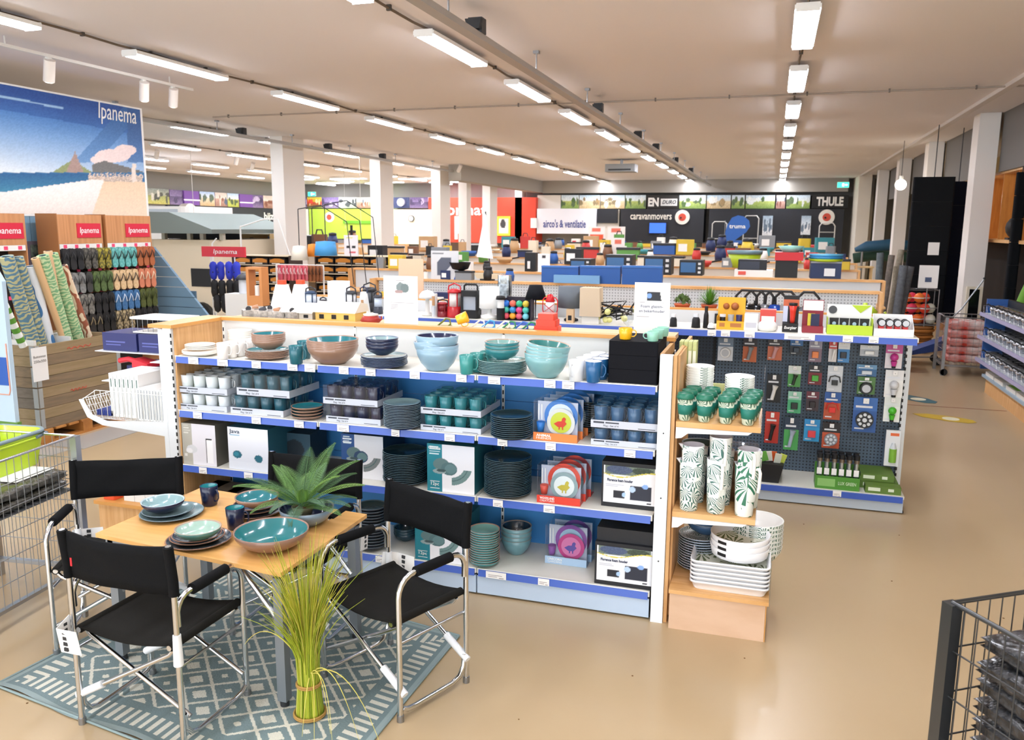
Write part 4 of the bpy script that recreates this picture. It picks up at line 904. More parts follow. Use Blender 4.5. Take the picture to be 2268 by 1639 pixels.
c = Can(50, 60, 'ECEEF4').grad(0, 1, 'EEF0F6', 'D4DAE6').rect(.06, .17, .3, .2, '5AA6C8').ell(.22, .64, .11, .09, '1F6478').ell(.2, .63, .06, .05, '2E8498').rect(.0, .8, 1, 1, 'DDE2EC').ell(.75, .7, .1, .09, '1F6478')
pbox('tableware_box', 'white tableware carton printed Java on the third shelf behind the fern', 509, 597, 949, 1050, z, c, .32, '23566A', txts=[('Java', .13, .18, .9, '1F3A54', .26)])
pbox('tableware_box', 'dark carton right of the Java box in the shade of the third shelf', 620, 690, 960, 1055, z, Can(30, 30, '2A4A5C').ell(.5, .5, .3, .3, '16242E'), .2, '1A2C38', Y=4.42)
pbox('tableware_box', 'white and blue tableware carton with round plates, behind the fern', 758, 850, 964, 1060, z, tablewarebox('24508C', '2A4668', '7A8284').lines(.04, .1, .3, 2, .07, 'E6EEF4'), .3, '1A3A5C')
stack('plate', 'p3a', BLKP, 849, 947, 1077, 996, z, 18, 'black rimmed dinner plate in the tall stack left of the turquoise box, %s', 'third shelf plates left', h_item=.022)
pbox('tableware_box', 'white and turquoise box of 12 piece tableware in the middle of the third shelf', 947, 1051, 986, 1094, z, tablewarebox('1F7E8E'), .32, '1C5F6C', txts=[('12pc', .1, .16, .16, 'F0F6F6', .17), ('Dinnerware', .06, .16, .92, 'F0F6F6', .25)])
stack('plate', 'p3b', BLKP, 1072, 1177, 1104, 1010, z, 22, 'dark green black dinner plate in the tallest stack of the third shelf, %s', 'third shelf plates right', h_item=.022)
kidset(1189, 1285, 1034, 1122, z, 'D8402E', ('D84A3A', 'D8E4EA'), ('8FA8AC', 'E8F0F0'), 'C8B83A', 'clear boxed children tableware set with red band and an owl', 'WOODLAND CREATURES', 3)
def foambox(x0, x1, yt, yb, zb, lab, D=.3, H=None):
    c = Can(60, 50, 'EEF0F5').noise(.02); c.rect(.02, 0, .98, .24, '6E7C70'); c.ell(.3, .1, .25, .12, '4C5A78').ell(.75, .1, .2, .1, '3C4A3C').noise(.08); d = c.t - (.2 + .08 * np.sin(c.u * 5)); c.mask((d > 0) & (c.t > .12), 'EEF0F5').mask((d > 0) & (d < .03), 'D8CC50')
    c.rect(.52, .5, .92, .88, '2A2E3C').ell(.56, .6, .06, .08, 'B8D0F0').ell(.8, .5, .06, .06, '8AB0E8').rect(.2, .66, .42, .86, '22252E').ell(.4, .76, .04, .06, 'A8C8F0').lines(.05, .45, .4, 3, .05, 'B8BCC8').rect(.84, .93, .93, .96, '3A3C44')
    t = pbox('foam_holder_box', lab, x0, x1, yt, yb, zb, None, D, '17191F', cat='box', H=H)
    A, B = AY(x0, yb, t.location.y).x, AY(x1, yb, t.location.y).x; H_ = H or (AY((x0 + x1) / 2, yt, t.location.y).z - zb)
    panel('front_print', c, (B - A) * .93, H_ * .82, '-Y', ((B - A) * .035, -.002, H_ * .1), t); text('Florence foam houder', H_ * .085, ((B - A) * .33, -.004, H_ * .6), '-Y', mat('23304E', .5), t, width=(B - A) * .46, ext=.0005, bold=.0006)
    return t, H_
foambox(1331, 1455, 1026, 1126, z, 'black foam holder box with white printed label on the third shelf, right end')
# bottom shelf
z = SZ[3] + .001
stack('bowl', 'b4a', glz('1A1F2C', '3A4E50', '6A7A84'), 791, 860, 1220, 1118, z, 14, 'dark soup plate in the stack left of the right-hand chair, %s', 'bottom shelf dark bowls', h_item=.035, k=.5)
stack('bowl', 'b4b', glz('2A4654', '16303C', '5A7A84'), 872, 925, 1200, 1166, z, 3, 'dark teal bowl behind the back of the right-hand chair, %s', 'bottom shelf bowls behind chair')
pbox('tableware_box', 'white and turquoise 12 piece box on the bottom shelf behind the right-hand chair', 920, 1024, 1150, 1247, z, tablewarebox('1F7E8E'), .3, '1C5F6C', txts=[('12pc', .1, .16, .16, 'F0F6F6', .17)])
stack('bowl', 'b4c', glz('4A8E92', '78A8A0', 'B08A78'), 1039, 1107, 1256, 1170, z, 14, 'small sea green bowl in the tall stack on the bottom shelf, %s', 'bottom shelf green bowls', h_item=.034, k=.5)
stack('bowl', 'b4d', glz('6E9AA4', '1E3A50', 'A08C80'), 1110, 1177, 1231, 1163, z, 4, 'pale teal salad bowl with dark inside on the bottom shelf, %s', 'bottom shelf salad bowls', h_item=.1, k=.5, base=.5)
kidset(1207, 1299, 1168, 1252, z, 'A8C4E0', ('8A4AA0', 'A0C4DC'), ('C83A84', 'E07AB0'), '5A4AA0', 'clear boxed children tableware set in pink and purple on the bottom shelf', 'UNICORN GARDENS', 2)
t, H_ = foambox(1316, 1447, 1206, 1300, z, 'black foam holder box with white printed label on the bottom shelf')
pbox('foam_block', 'plain black foam block lying on the bottom right labelled box', 1322, 1450, 1160, 1205, z + H_ + .001, None, .28, '1A1C22', Y=4.24, H=.075)
for i, (x0, x1, yt, yb, cl_) in enumerate(((415, 470, 1068, 1098, '9A8C78'), (440, 520, 1080, 1120, '7A6E60'), (500, 560, 1060, 1110, '4A4640'))):
    A = AY(x0, 1250, 4.3).x; B = AY(x1, 1250, 4.3).x
    for k in range(2): single(MB().box(0, 0, 0, B - A, .3, .11).box(.0, -.001, .05, B - A, 0, .053, 1).mesh('carton', [mat(cl_, .7), DARK]), 'flat_carton', (A, 4.24, z + k * .112), 'brown carton on the bottom shelf under the grey box, %s, %s' % (('left', 'middle', 'right')[i], ('below', 'above')[k]), 'carton')
# ----- things on the top board -----
def easel_sign(x0, y0, x1, y1, lab, big=None, picf=None, lines=()):
    A = AY(x0, y1, BY + .04); B = AY(x1, y0, BY + .04); w_, H = B.x - A.x, B.z - GT; t = T('price_sign', lab, 'sign', (A.x, BY + .03, GT + .003))
    MB().box(0, 0, 0, w_, .003, H).build('card', PAPER, t); MB().box(w_ * .3, .003, 0, w_ * .7, .04, .004).box(w_ * .3, .003, 0, w_ * .7, .006, .05).build('card_foot', CLEAR, t)
    m = MB()
    for u, v, l in lines: m.box(w_ * u, -.0012, H * v, w_ * (u + l), -.0002, H * (v + .008))
    m.build('fine_print', TP, t)
    for s, h, u, v, c_, wd in (big or ()): text(s, H * h, (w_ * u, -.001, H * v), '-Y', mat(c_, .5), t, width=w_ * wd, ext=.0005, bold=.0)
    if picf is not None: panel('picture', picf, w_ * .5, H * .26, '-Y', (w_ * .3, -.0015, H * .62), t)
    return t
easel_sign(1403, 628, 1486, 748, 'white price sign reading Foam glazen- en bekerhouder on the top board', [('Foam glazen-', .075, .5, .55, '2A3560', .62), ('en bekerhouder', .075, .5, .46, '2A3560', .72)], Can(24, 18, 'F5F4F1').mask(np.fromfunction(lambda j, i: (i > 2) & (i < 22 - (17 - j) * .2) & (j > 3) & (j < 15), (18, 24)), '25282F').ell(.25, .5, .14, .2, '7AA0E0'), [(.16, .62, .66), (.08, .35, .35)])
easel_sign(853, 613, 926, 724, 'white price sign with grey plates picture standing on the top board, left of the middle', None, Can(24, 18, 'F5F4F1').ell(.4, .45, .25, .4, '7E8A8A').ell(.65, .5, .25, .38, '6E7C7C').ell(.3, .8, .25, .14, 'A88C8A'), [(.2, .44, .68), (.2, .40, .22), (.2, .37, .22), (.2, .34, .22), (.2, .31, .22), (.36, .9, .25)])
def tb_at(px, py=740, dy=.045): p = AY(px, py, BY + dy); return Vector((p.x, BY + dy, GT + .003))
o = mug('yc', tb_at(1012), .035, .07, glz('F2C12C', 'E8A818'), .2, 'yellow plastic cup lying tilted on the wooden top board'); o.rotation_euler = (0, 1.2, .3); o.location.z += .036
for i, (px, w1, h1) in enumerate(((650, .12, .06), (735, .15, .075))):
    c = tb_at(px, dy=.16); t = T('model_house', ('white roofed miniature wooden caravan box left on the shelf board', 'yellow miniature wooden house with dark windows behind the top board')[i], 'model house', (c.x, c.y + .05, GT - .02))
    MB().box(-w1, 0, 0, w1, .16, h1 * .75).build('walls', mat('E8C46A' if i else 'E6DCCB', .5), t); MB().prismx([(-.02, h1 * .75), (.18, h1 * .75), (.16, h1 + .03), (.06, h1 + .05)], -w1 - .01, w1 + .01).build('roof', mat('F0EBDD', .5), t)
    m = MB()
    for k in range(3): m.box(-w1 * .8 + k * w1 * .62, -.002, .012, -w1 * .8 + k * w1 * .62 + .035, 0, h1 * .55)
    m.build('window', BLACK, t)
c = tb_at(822, dy=.17); t = T('red_teapot_stand', 'small red and cream toy teapot behind the top board', 'teapot', (c.x, c.y, GT - .02)); MB().lathe([(.05, 0), (.07, .02), (.05, .05), (.02, .06), (1e-4, .065)], 18).build('body', mat('A83028', .4), t); MB().lathe([(.045, .05), (.05, .062), (1e-4, .07)], 18).build('lid', OFFW, t); MB().tube([(.05, 0, .02), (.08, 0, .03), (.075, 0, .05)], .006, 6).build('handle', mat('A83028', .4), t)
# back-side display board carrying these
MB().box(XL - .02, BY + .0715, GT - .05, XR, BY + .42, GT - .021).build('rear_board', mat('DAB98C', .5), su)
for i in range(3):
    c = tb_at(1212, dy=.14); single(MB().rbox(-.075 + .012 * i, -.05, 0, .075 - .012 * i, .05, .038, .008).mesh('c', mat('E0452E', .45)), 'red_case', (c.x, c.y + .01, GT - .02 + i * .0385), 'bright red plastic case in the small pile behind the top board, %s from the bottom' % ORD[i], 'case', 'red cases')
for i, (px, col) in enumerate(((880, 'D8D2C4'), (905, 'B8B49C'), (985, '6E7A2E'), (1060, 'E6E6E0'), (1082, '3C9CD0'), (1115, 'F0EEE4'), (1128, '2E8C5A'), (1155, '3A6EC0'), (1172, '2E8C5A'))):
    c = tb_at(px, dy=.15); t = T('hanging_clip', 'small %s hook or clip behind the top board, %s from the left' % (('light', 'beige', 'olive', 'white', 'blue', 'white', 'green', 'blue', 'green')[i], ORD[i]), 'hook', (c.x, c.y, GT - .02))
    MB().tube([(-.05, 0, .005), (-.02, 0, .03), (.01, 0, .055), (.035, 0, .05), (.04, 0, .02), (.02, 0, .005)], .006, 6).build('hook', mat(col, .5), t); MB().rbox(-.03, -.02, 0, .045, .02, .012, .005).build('base', mat(col, .5), t)
wg = tb_at(1391, dy=.02); t = T('wine_glass', 'clear wine glass standing at the right end of the top board', 'glass', (wg.x, BY + .0, GT + .003)); MB().lathe([(.03, 0), (.03, .002), (.004, .006), (.004, .05), (.025, .07), (.032, .1), (.026, .13)], 20).build('glass_body', CLEAR, t)
# crystals of packaged things on the left rear corner of the top board
for i in range(7):
    px = 550 + i * 16; c = AY(px, 690, 4.9 + .1 * (i % 2)); t = T('wrapped_hanging_item', 'clear wrapped small item piled behind the left corner of the top board, %s from the left' % ORD[i], 'packaging', (c.x, c.y, GT - .02), random.uniform(-1, 1), group='clear wrapped items')
    MB().rbox(-.06, -.04, 0, .06, .04, .05, .02).build('wrapper', mat('CFC8BE', .2, noise=.4, nscale=60), t); MB().cyl((-.02, 0, .05), (.02, 0, .06), .018).build('content', mat(('2A2A2E', 'B08060', '3A3A40')[i % 3], .4), t)
MB().box(-3.6, 4.76, GT - .05, -2.9, 5.3, GT - .021).build('corner_board', mat('DAB98C', .5), su)

# ================= LEFT END UNIT with wire baskets =================
le = T('end_basket_unit', 'white end frame with wire basket at the left end of the shelving unit', 'shelf end', (0, 0, 0))
x0, x1 = -4.24, XL - .08
pl_ = [(x1, .80), (x1 - .02, .70), (x0 + .03, .79), (x0 - .03, .86), (x0 - .05, .97), (x0 - .03, .97), (x0 + .0, .86), (x0 + .05, .83), (x1 - .02, .83)]
MB().prismy([(x1, .86), (x1, .765), (x0 + .12, .80), (x0, .845), (x0 - .06, .96), (x0 - .035, .965), (x0 + .03, .865), (x0 + .15, .83)][::-1], FY - .012, FY).build('side_bracket', METW, le)
m = MB()
def wire(m, pts, r=.0022): m.tube(pts, r, 4)
YW0, YW1 = FY - .005, FY + .52
for k in range(26):
    y = YW0 + (YW1 - YW0) * k / 25; wire(m, [(x0 - .03, y, .97), (x0 + .02, y, .845), (x1, y, .845)])
for k in range(14):
    x = x0 + .02 + (x1 - x0 - .02) * k / 13; wire(m, [(x, YW0, 1.03 if k else .97), (x, YW0, .845), (x, YW1, .845), (x, YW1, 1.0)])
for z_ in (1.03,): wire(m, [(x0 + .08, YW0, z_), (x1, YW0, z_)], .003)
wire(m, [(x0 - .03, YW0, .965), (x0 + .08, YW0, 1.03)], .003); wire(m, [(x0 - .03, YW0, .968), (x0 - .03, YW1, .968)], .0035)
for z_ in (.88, .92, .96): wire(m, [(x0 + .0, YW0, z_), (x0 + .0, YW1, z_)])
m.build('wire_basket', WHITE, le)
MB().box(x1 - .03, FY - .01, 0, x1 + .004, FY + .045, GT - .03).build('frame_post', METW, le)
# upper basket shelf with red goods and boxes behind
MB().box(x0 + .3, FY + .25, 1.183, x1 - .0, YW1 + .1, 1.188).build('upper_shelf', METW, le)
pw = MB().box(-4.26, 4.24, .0, XL - .09, 4.8, .235).build('plinth_body', WOODV, le); MB().box(-4.28, 4.22, .236, XL - .085, 4.8, .26).build('plinth_top', EDGE, le)
BKW = mat('EDEEEC', .4); LIN = mat('B9BDC0', .5)
for k in range(7):
    x = x0 + .14 + k * .034; t = T('white_album', 'large white packaged frame standing in the wire basket, %s from the left' % ORD[k], 'packaging', (x, FY + .05, .848), group='large white packs in the basket')
    MB().box(0, 0, 0, .03, .30, .29).build('pack', BKW, t); MB().box(.004, -.001, .02, .007, 0, .27).box(.013, -.001, .2, .019, 0, .255, 1).build('print', [LIN, mat('2E5A50', .5)], t)
for k in range(9):
    x = x0 + .385 + k * .023; t = T('thin_white_pack', 'thin white pack with grey stripe in the wire basket, %s from the left' % ORD[k], 'packaging', (x, FY + .02, .848), group='thin white packs in the basket')
    MB().box(0, 0, 0, .02, .28, .21).build('pack', BKW, t); MB().box(.007, -.001, .01, .012, 0, .2).build('stripe', mat('8C9298', .5), t)
for k in range(8):
    x = x0 + .02 + k * .017; single(MB().box(0, 0, 0, .013, .3, .035).mesh('p', mat('2B3F8E', .5)), 'blue_pack', (x, FY + .05 , .85), 'flat blue pack lying at the left end of the wire basket, %s from the left' % ORD[k], 'packaging', 'blue packs in the basket')
for k in range(5):
    x = -4.08 + k * .088; t = T('white_carton', 'white carton standing on the wooden plinth below the wire basket, %s from the left' % ORD[k], 'carton', (x, 4.28, .261), group='white cartons on the plinth'); MB().box(0, 0, 0, .084, .3, .155).build('carton', BKW, t); MB().box(.02, .02, .1555, .065, .2, .157).build('lid_print', mat('8A8478', .6), t)
t = T('orange_jar_set', 'orange and clear plastic jar lying left on the wooden plinth', 'jar', (-4.19, 4.3, .261)); MB().rbox(-.05, -.04, 0, .05, .05, .055, .015).build('base', mat('E8562A', .4), t); MB().rbox(-.045, -.035, .056, .045, .045, .09, .015).build('lid', mat('E9E4DA', .3), t)
for k in range(2):
    t = T('blue_carton', 'dark blue carton behind the end post, %s' % ('left' if k == 0 else 'right'), 'carton', (-4.62 + k * .32, 4.76, 1.192), group='dark blue cartons'); MB().box(0, 0, 0, .3, .3, .13).build('carton', mat('252B66', .5), t); text('OUTDOOR', .03, (.15, -.002, .06), '-Y', mat('5A62A8', .5), t, name='carton_lettering', ext=.0004); [bpy.data.objects.remove(q) for q in list(t.children) if 'lettering' in q.name]
    MB().box(.03, -.001, .04, .16, 0, .048).box(.03, -.001, .06, .2, 0, .07).build('print', mat('5A62A8', .5), t)
t = T('blue_carton', 'dark blue carton with a white label under the red dustpan', 'carton', (-4.42, 4.76, .98)); MB().box(0, 0, 0, .36, .3, .11).build('carton', mat('252B66', .5), t); MB().box(.24, -.001, .02, .34, 0, .1).build('label', PAPER, t)
MB().box(-4.6, 4.7, .972, -3.62, 5.15, .978).box(-4.66, 4.72, 1.186, -3.62, 5.15, 1.191).build('rear_shelf', METW, le)
t = T('red_dustpan', 'bright red plastic scoop lying on the blue carton', 'dustpan', (-4.3, 4.74, 1.095)); MB().tube([(-.16, 0, .03), (-.08, 0, .045), (.0, 0, .03)], .02, 8).build('handle', RED, t); MB().hex([(0, -.06, 0), (.14, -.06, 0), (.14, .06, 0), (0, .06, 0)], [(0, -.06, .06), (.14, -.07, .03), (.14, .07, .03), (0, .06, .06)]).build('pan', RED, t)
for k in range(8):
    single(MB().box(0, 0, 0, .02, .16, .085).box(0, 0, .0855, .02, .16, .12, 1).mesh('p', [mat('A9A4A0', .5), RED]), 'red_capped_pack', (-3.98 + k * .024, 4.66, .995), 'thin grey pack with red top beside the end post, %s from the left' % ORD[k], 'packaging', 'red topped packs')
t = T('wire_tray', 'white cloth and wire tray on top behind the end post', 'tray', (-4.18, 4.8, 1.325)); MB().box(-.2, 0, 0, .2, .3, .01).build('tray', OFFW, t)
m = MB()
for k in range(9): m.cyl((-.2 + k * .045, 0, .01), (-.2 + k * .045, 0, .1), .002, n=4)
m.cyl((-.2, 0, .1), (.2, 0, .1), .003, n=4); m.build('wires', STEEL, t); MB().rbox(-.22, -.02, .101, .2, .25, .115, .03).build('cloth', mat('EFEAE0', .8), t)
# ================= RIGHT END CAP =================
ec = T('end_cap_shelf', 'wooden end shelf with palm leaf tableware at the right end of the shelving unit', 'shelving', (0, 0, 0))
EX0, EX1, EYF, EYB = -.425, -.01, 4.15, 4.62
for z_, nm in ((1.125, 'upper'), (.645, 'lower')):
    s_ = MB().box(EX0, EYF, z_ - .028, EX1, EYB, z_).build('shelf', WOOD, ec)
    MB().prismy([(EX0, z_ - .03), (EX1 - .04, z_ - .03), (EX1 - .06, z_ - .045), (EX0 + .06, z_ - .06), (EX0 + .03, z_ - .085), (EX0, z_ - .09)][::-1], EYF + .004, EYF + .008).build('bracket', METW, s_)
    MB().box(EX1 + .001, EYF, z_ - .03, EX1 + .004, EYB, z_ + (.24 if nm == 'upper' else .16)).build('clear_guard', CLEAR, s_)
MB().box(-.42, 4.14, 0, .065, 4.60, .20).build('plinth', mat('D9B79A', .5, noise=1, ncol='CDA98A', nscale=3, stretch=(1, 10, 3)), ec)
MB().box(-.425, 4.13, .201, .08, 4.62, .222).build('plinth_top', WOOD, ec); MB().box(.066, 4.14, 0, .07, 4.60, .2).build('plinth_side', EDGE, ec)
MB().box(.081, 4.13, .19, .084, 4.62, .35).build('clear_guard', CLEAR, ec)
m = MB(); m.box(EX0 - .012, 4.25, .02, EX0 - .002, 4.7, 1.45); m.build('back_panel', WOODV, ec)
LEAF = [mat('E9ECE6', .35, kind='fan', ncol='2F5E4A', nscale=20), mat('F2F2EE', .3), mat('E6E8E2', .3)]
LEAF2 = [mat('E9ECE6', .35, kind='fan', ncol='3E6A60', nscale=17), mat('E4E4EE', .3), mat('E9E9F0', .3)]
LEAF3 = [mat('EDF0EA', .35, kind='fan', ncol='2C7052', nscale=8), mat('E4E4EE', .3), mat('E9E9F0', .3)]
TRAY = [mat('EFEFF1', .35), mat('E9ECDC', .4, kind='fan', ncol='5E6E3A', nscale=9), mat('F4F4F6', .35)]
z = 1.126
LIDG = mat('1F7058', .4); SLV = mat('1B7566', .5); CUPM = mat('C9D2BC', .4, kind='fan', ncol='4C6B54', nscale=18)
def tumbler(c, lab, grp='travel cups'):
    K = 'tumbler'
    if K not in MC:
        MC[K] = (MB().lathe([(.026, 0), (.028, .003), (.041, .115), (1e-4, .115)], 22).mesh('cup_body', [CUPM]), MB().lathe([(.0325, .033), (.034, .034), (.0395, .083), (.038, .084)], 22).mesh('sleeve', [SLV]),
                 MB().lathe([(.0425, .113), (.0445, .116), (.0445, .128), (.041, .131), (.039, .142), (.034, .142), (.033, .136), (1e-4, .136)], 22).mesh('lid', [LIDG]))
    t = T('travel_cup', lab, 'cup', c, 0, grp)
    for nm, me in zip(('cup_body', 'sleeve', 'lid'), MC[K]): link(nm, me, t)
for i, px in enumerate((1516, 1559, 1607, 1656)):
    b = G(px, 933, z); y0 = 4.195
    for j in range(3):
        x = AY(px, 933, y0).x + .012 * j; tumbler((x, y0 + .095 * j, z), 'green lidded palm leaf travel cup on the end shelf, %s from the left, %s row' % (ORD[i], ('front', 'middle', 'rear')[j]))
def estack(kind, key, m_, x, y, z_, r, n, h, step, lab, cat=None, base=.55):
    me = bowl_me(key, r, h, m_, base=base) if kind == 'bowl' else plate_me(key, r, m_, h)
    for i in range(n): single(me, kind, (x + random.uniform(-1, 1) * .0015, y, z_ + i * step), lab % (ORD[i] + ' from the bottom'), cat or kind, lab.split(',')[0][:60])
xx = AY(1550, 830, 4.5).x; estack('bowl', 'lf1', LEAF, xx, 4.51, z, .075, 14, .06, .0135, 'leaf patterned bowl in the rear left stack on the end shelf, %s')
xx = AY(1639, 830, 4.5).x; estack('bowl', 'lf1b', LEAF, xx, 4.51, z, .078, 12, .055, .0125, 'leaf patterned bowl in the rear right stack on the end shelf, %s')
for i in range(4):
    x = AY(1530 + i * 10, 800, 4.56).x - .02; t = T('napkin_pack', 'tall yellow green paper pack at the back of the end shelf, %s from the left' % ORD[i], 'packaging', (x - .05, 4.60, z + .10), group='paper packs')
    MB().box(0, 0, 0, .022, .1, .25).build('pack', mat('C9CF8A', .5, noise=.3, nscale=30), t); MB().box(.003, -.001, .08, .019, 0, .2).build('print', mat('E9ECD8', .6), t)
single(MB().box(0, 0, 0, .34, .012, .12).mesh('c', mat('D8DC9A', .6)), 'backing_card', (-.40, 4.63, z), 'pale yellow backing card behind the bowls on the upper end shelf', 'card')
z = .646
def jug(c, r, h, m_, lab, ang=None, grp='leaf jugs'):
    t = T('jug', lab, 'jug', c, ang or 0, grp)
    MB().lathe([(r * .78, 0), (r * .8, .004), (r, h), (r - .003, h + .001), (r * .8 - .004, .01), (1e-4, .01)], 24, mats=[0, 0, 2, 1, 1]).build('jug_body', m_, t)
    MB().add([(-r - .018, -.0, h), (-r * .9, -.02, h), (-r * .9, .02, h), (-r * .93, 0, h - .03)], [(0, 1, 3), (0, 3, 2), (0, 2, 1)], 0).build('spout', m_[2], t)
    if ang is not None: MB().tube([(r * .97, 0, h * .94), (r * 1.3, 0, h * .95), (r * 1.42, 0, h * .88), (r * 1.38, 0, h * .6), (r * 1.3, 0, h * .5)], .009, 7).build('handle', WHITE, t)
for px, m_, n, nm in ((1525, LEAF2, 2, 'left'), (1585, LEAF2, 3, 'middle'), (1648, LEAF3, 2, 'right')):
    x = AY(px, 1120, 4.21).x
    jug((x, 4.215, z), .056, .27 if n == 2 else .285, m_, 'leaf patterned jug standing at the front of the lower end shelf, %s' % nm, None if nm == 'left' else (-1.2 if nm == 'middle' else -.5))
    jug((x + .01, 4.215, z + .055 * n - .03), .0575, .27, m_, 'leaf patterned jug nested in the %s front jug, upper one' % nm, -1.2 if nm != 'left' else None)
    jug((x + .02, 4.36, z), .056, .30, m_, 'leaf patterned jug in the second row of the lower end shelf, %s' % nm)
estack('bowl', 'lf4', glz('2E4A66', '4A6A6E', '8A9AA4'), -.33, 4.50, z + 0, .095, 5, .09, .05, 'dark blue patterned bowl behind the jugs, %s')
o = T('clear_food_box', 'round clear box with brown contents behind the jugs on the lower end shelf', 'box', (-.12, 4.49, z)); MB().lathe([(.09, 0), (.11, .28), (.112, .3), (.1, .31), (1e-4, .31)], 24).build('box', CLEAR, o); MB().lathe([(.07, .0), (.085, .24), (1e-4, .26)], 20).build('contents', mat('9A6A44', .6, noise=.5, nscale=40), o)
z = .223
# trays
ta = AY(1524, 1333, 4.17).x; tb_ = AY(1708, 1333, 4.17).x
for i in range(6):
    t = T('serving_tray', 'white rectangular leaf tray on the wooden plinth, %s from the bottom' % ORD[i], 'tray', (ta, 4.165, z + i * .0225), group='rectangular leaf trays')
    w_ = tb_ - ta - .012
    m = MB(); r = .035
    def rr(x0, y0, x1, y1, r, zz):
        out = []
        for cx, cy, a0 in ((x1 - r, y1 - r, 0), (x0 + r, y1 - r, 90), (x0 + r, y0 + r, 180), (x1 - r, y0 + r, 270)):
            for k in range(5): a = math.radians(a0 + 22.5 * k); out.append((cx + r * math.cos(a), cy + r * math.sin(a), zz))
        return out
    rings = [rr(.02, .02, w_ - .02, .30, r, 0), rr(.007, .007, w_ - .007, .313, r, .038), rr(.0, .0, w_, .32, r, .040), rr(.0, .0, w_, .32, r, .05), rr(.006, .006, w_ - .006, .314, r - .004, .05), rr(.02, .02, w_ - .02, .30, r - .01, .006)]
    n = 20; vs = [v for q in rings for v in q]; fs = []
    for q in range(5): fs += [(q * n + k, q * n + (k + 1) % n, (q + 1) * n + (k + 1) % n, (q + 1) * n + k) for k in range(n)]
    m.add(vs, fs, 0, True); m.add(rings[5], [tuple(range(n))], 1); m.add(rings[0], [tuple(range(n - 1, -1, -1))], 0)
    m.build('tray_body', TRAY, t)
zt = z + 5 * .0225 + .052
xo = (AY(1567, 1260, 4.3).x + AY(1705, 1260, 4.3).x) / 2
for i in range(3):
    t = T('round_tray', 'white round handled leaf tray lying on the rectangular trays, %s from the bottom' % ORD[i], 'tray', (xo, 4.335, zt + i * .032), group='round handled trays')
    R = .155
    MB().lathe([(R * .9, 0), (R * .93, .003), (R, .055), (R - .004, .056), (R * .9, .008), (1e-4, .008)], 36, mats=[0, 0, 2, 0, 1], sx=1, sy=.95).build('tray_body', TRAY, t)
    for s in (-1, 1):
        a0 = -PI / 2 + s * .62; P = []
        for k in range(7):
            a = a0 + (k - 3) * .06; rr_ = R * .978; P.append([(rr_ * math.cos(a) * 1.003, rr_ * .95 * math.sin(a) * 1.004, zz_) for zz_ in (.022, .04)])
        if s < 0: MB().grid(P).build('hand_hole', BLACK, t)
    t.rotation_euler = (.03, 0, 0)
xx = AY(1545, 1240, 4.42).x; estack('plate', 'lf5', [mat('AEB9C6', .4), LEAF[0], mat('C9D0D8', .4)], xx, 4.49, z, .13, 12, .02, .0145, 'grey edged leaf dinner plate in the left stack behind the trays, %s', base=.5) if 0 else None
me5 = plate_me('lf5', .12, [mat('8E9FB4', .4), LEAF[0], mat('C9D0D8', .4)], .02)
for i in range(13): single(me5, 'plate', (-.30, 4.49, z + i * .0145), 'grey edged leaf dinner plate in the left stack behind the trays, %s from the bottom' % ORD[i], 'plate', 'leaf dinner plates')
for i in range(7): single(bowl_me('lf6', .14, .1, LEAF, base=.5), 'bowl', (.0, 4.52, z + .06 + i * .024), 'large leaf salad bowl at the right behind the trays, %s from the bottom' % ORD[i], 'bowl', 'large leaf bowls')
for i in range(4): single(bowl_me('lf7', .115, .07, [mat('3A5A7E', .4), LEAF[0], LEAF[2]], base=.5), 'bowl', (-.27, 4.53, z + .19 + i * .022), 'dark blue leaf bowl standing on the grey edged plates, %s from the bottom' % ORD[i], 'bowl', 'dark leaf bowls')
single(MB().lathe([(.09, 0), (.09, .05), (1e-4, .05)], 20).mesh('c', WHITE), 'display_block', (0, 4.52, z + .003), 'low round block under the large leaf salad bowls', 'block')

# ================= PEGBOARD UNIT (behind) =================
PY, PB = 6.46, 6.93; P0, P1 = -4.62, 1.05; PZ = 1.325
pu = T('pegboard_unit', 'long grey pegboard unit with blue rail shelf, hung with torch packs', 'shelving', (0, 0, 0))
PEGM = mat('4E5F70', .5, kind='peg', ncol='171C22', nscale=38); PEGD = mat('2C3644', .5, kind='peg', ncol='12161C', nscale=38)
seg = [P0, P0 + 1.4, P0 + 2.8, P0 + 4.2, P1 - .02]
pz0 = .30
for i in range(4):
    for z0, z1 in ((.14, .45), (.452, .75), (.752, 1.05), (1.052, 1.28)):
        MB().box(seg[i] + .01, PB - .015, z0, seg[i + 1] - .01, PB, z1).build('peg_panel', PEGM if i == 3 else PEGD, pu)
    sh = MB().box(seg[i], PY, PZ - .03, seg[i + 1], PB, PZ).build('top_shelf', SHW, pu)
    MB().prismx([(PY - .014, PZ - .05), (PY - .001, PZ - .05), (PY - .001, PZ - .004), (PY - .005, PZ - .004)], seg[i] + .01, seg[i + 1] - .01).build('price_rail', RAIL, sh)
    MB().box(seg[i] - .012, PB - .02, .1, seg[i] + .012, PB + .01, PZ + .08).build('upright', BLACK, pu)
    MB().box(seg[i] + .003, PY + .01, .01, seg[i + 1] - .003, PY + .03, .115).build('kick_plate', mat('B8C4D0', .35), pu)
    bs = MB().box(seg[i], PY, .118, seg[i + 1], PB, .14).build('base_shelf', SHW, pu); MB().box(seg[i] + .01, PY - .012, .09, seg[i + 1] - .01, PY - .001, .136).build('price_rail', RAIL, bs)
MB().box(P1 - .03, PB - .03, 0, P1 + .01, PB + .03, PZ - .03).build('end_post', METW, pu); MB().box(P0, PB, .02, P1 - .02, PB + .02, PZ + .10).build('back_panel', mat('C9CCCE', .5), pu)
m = MB()
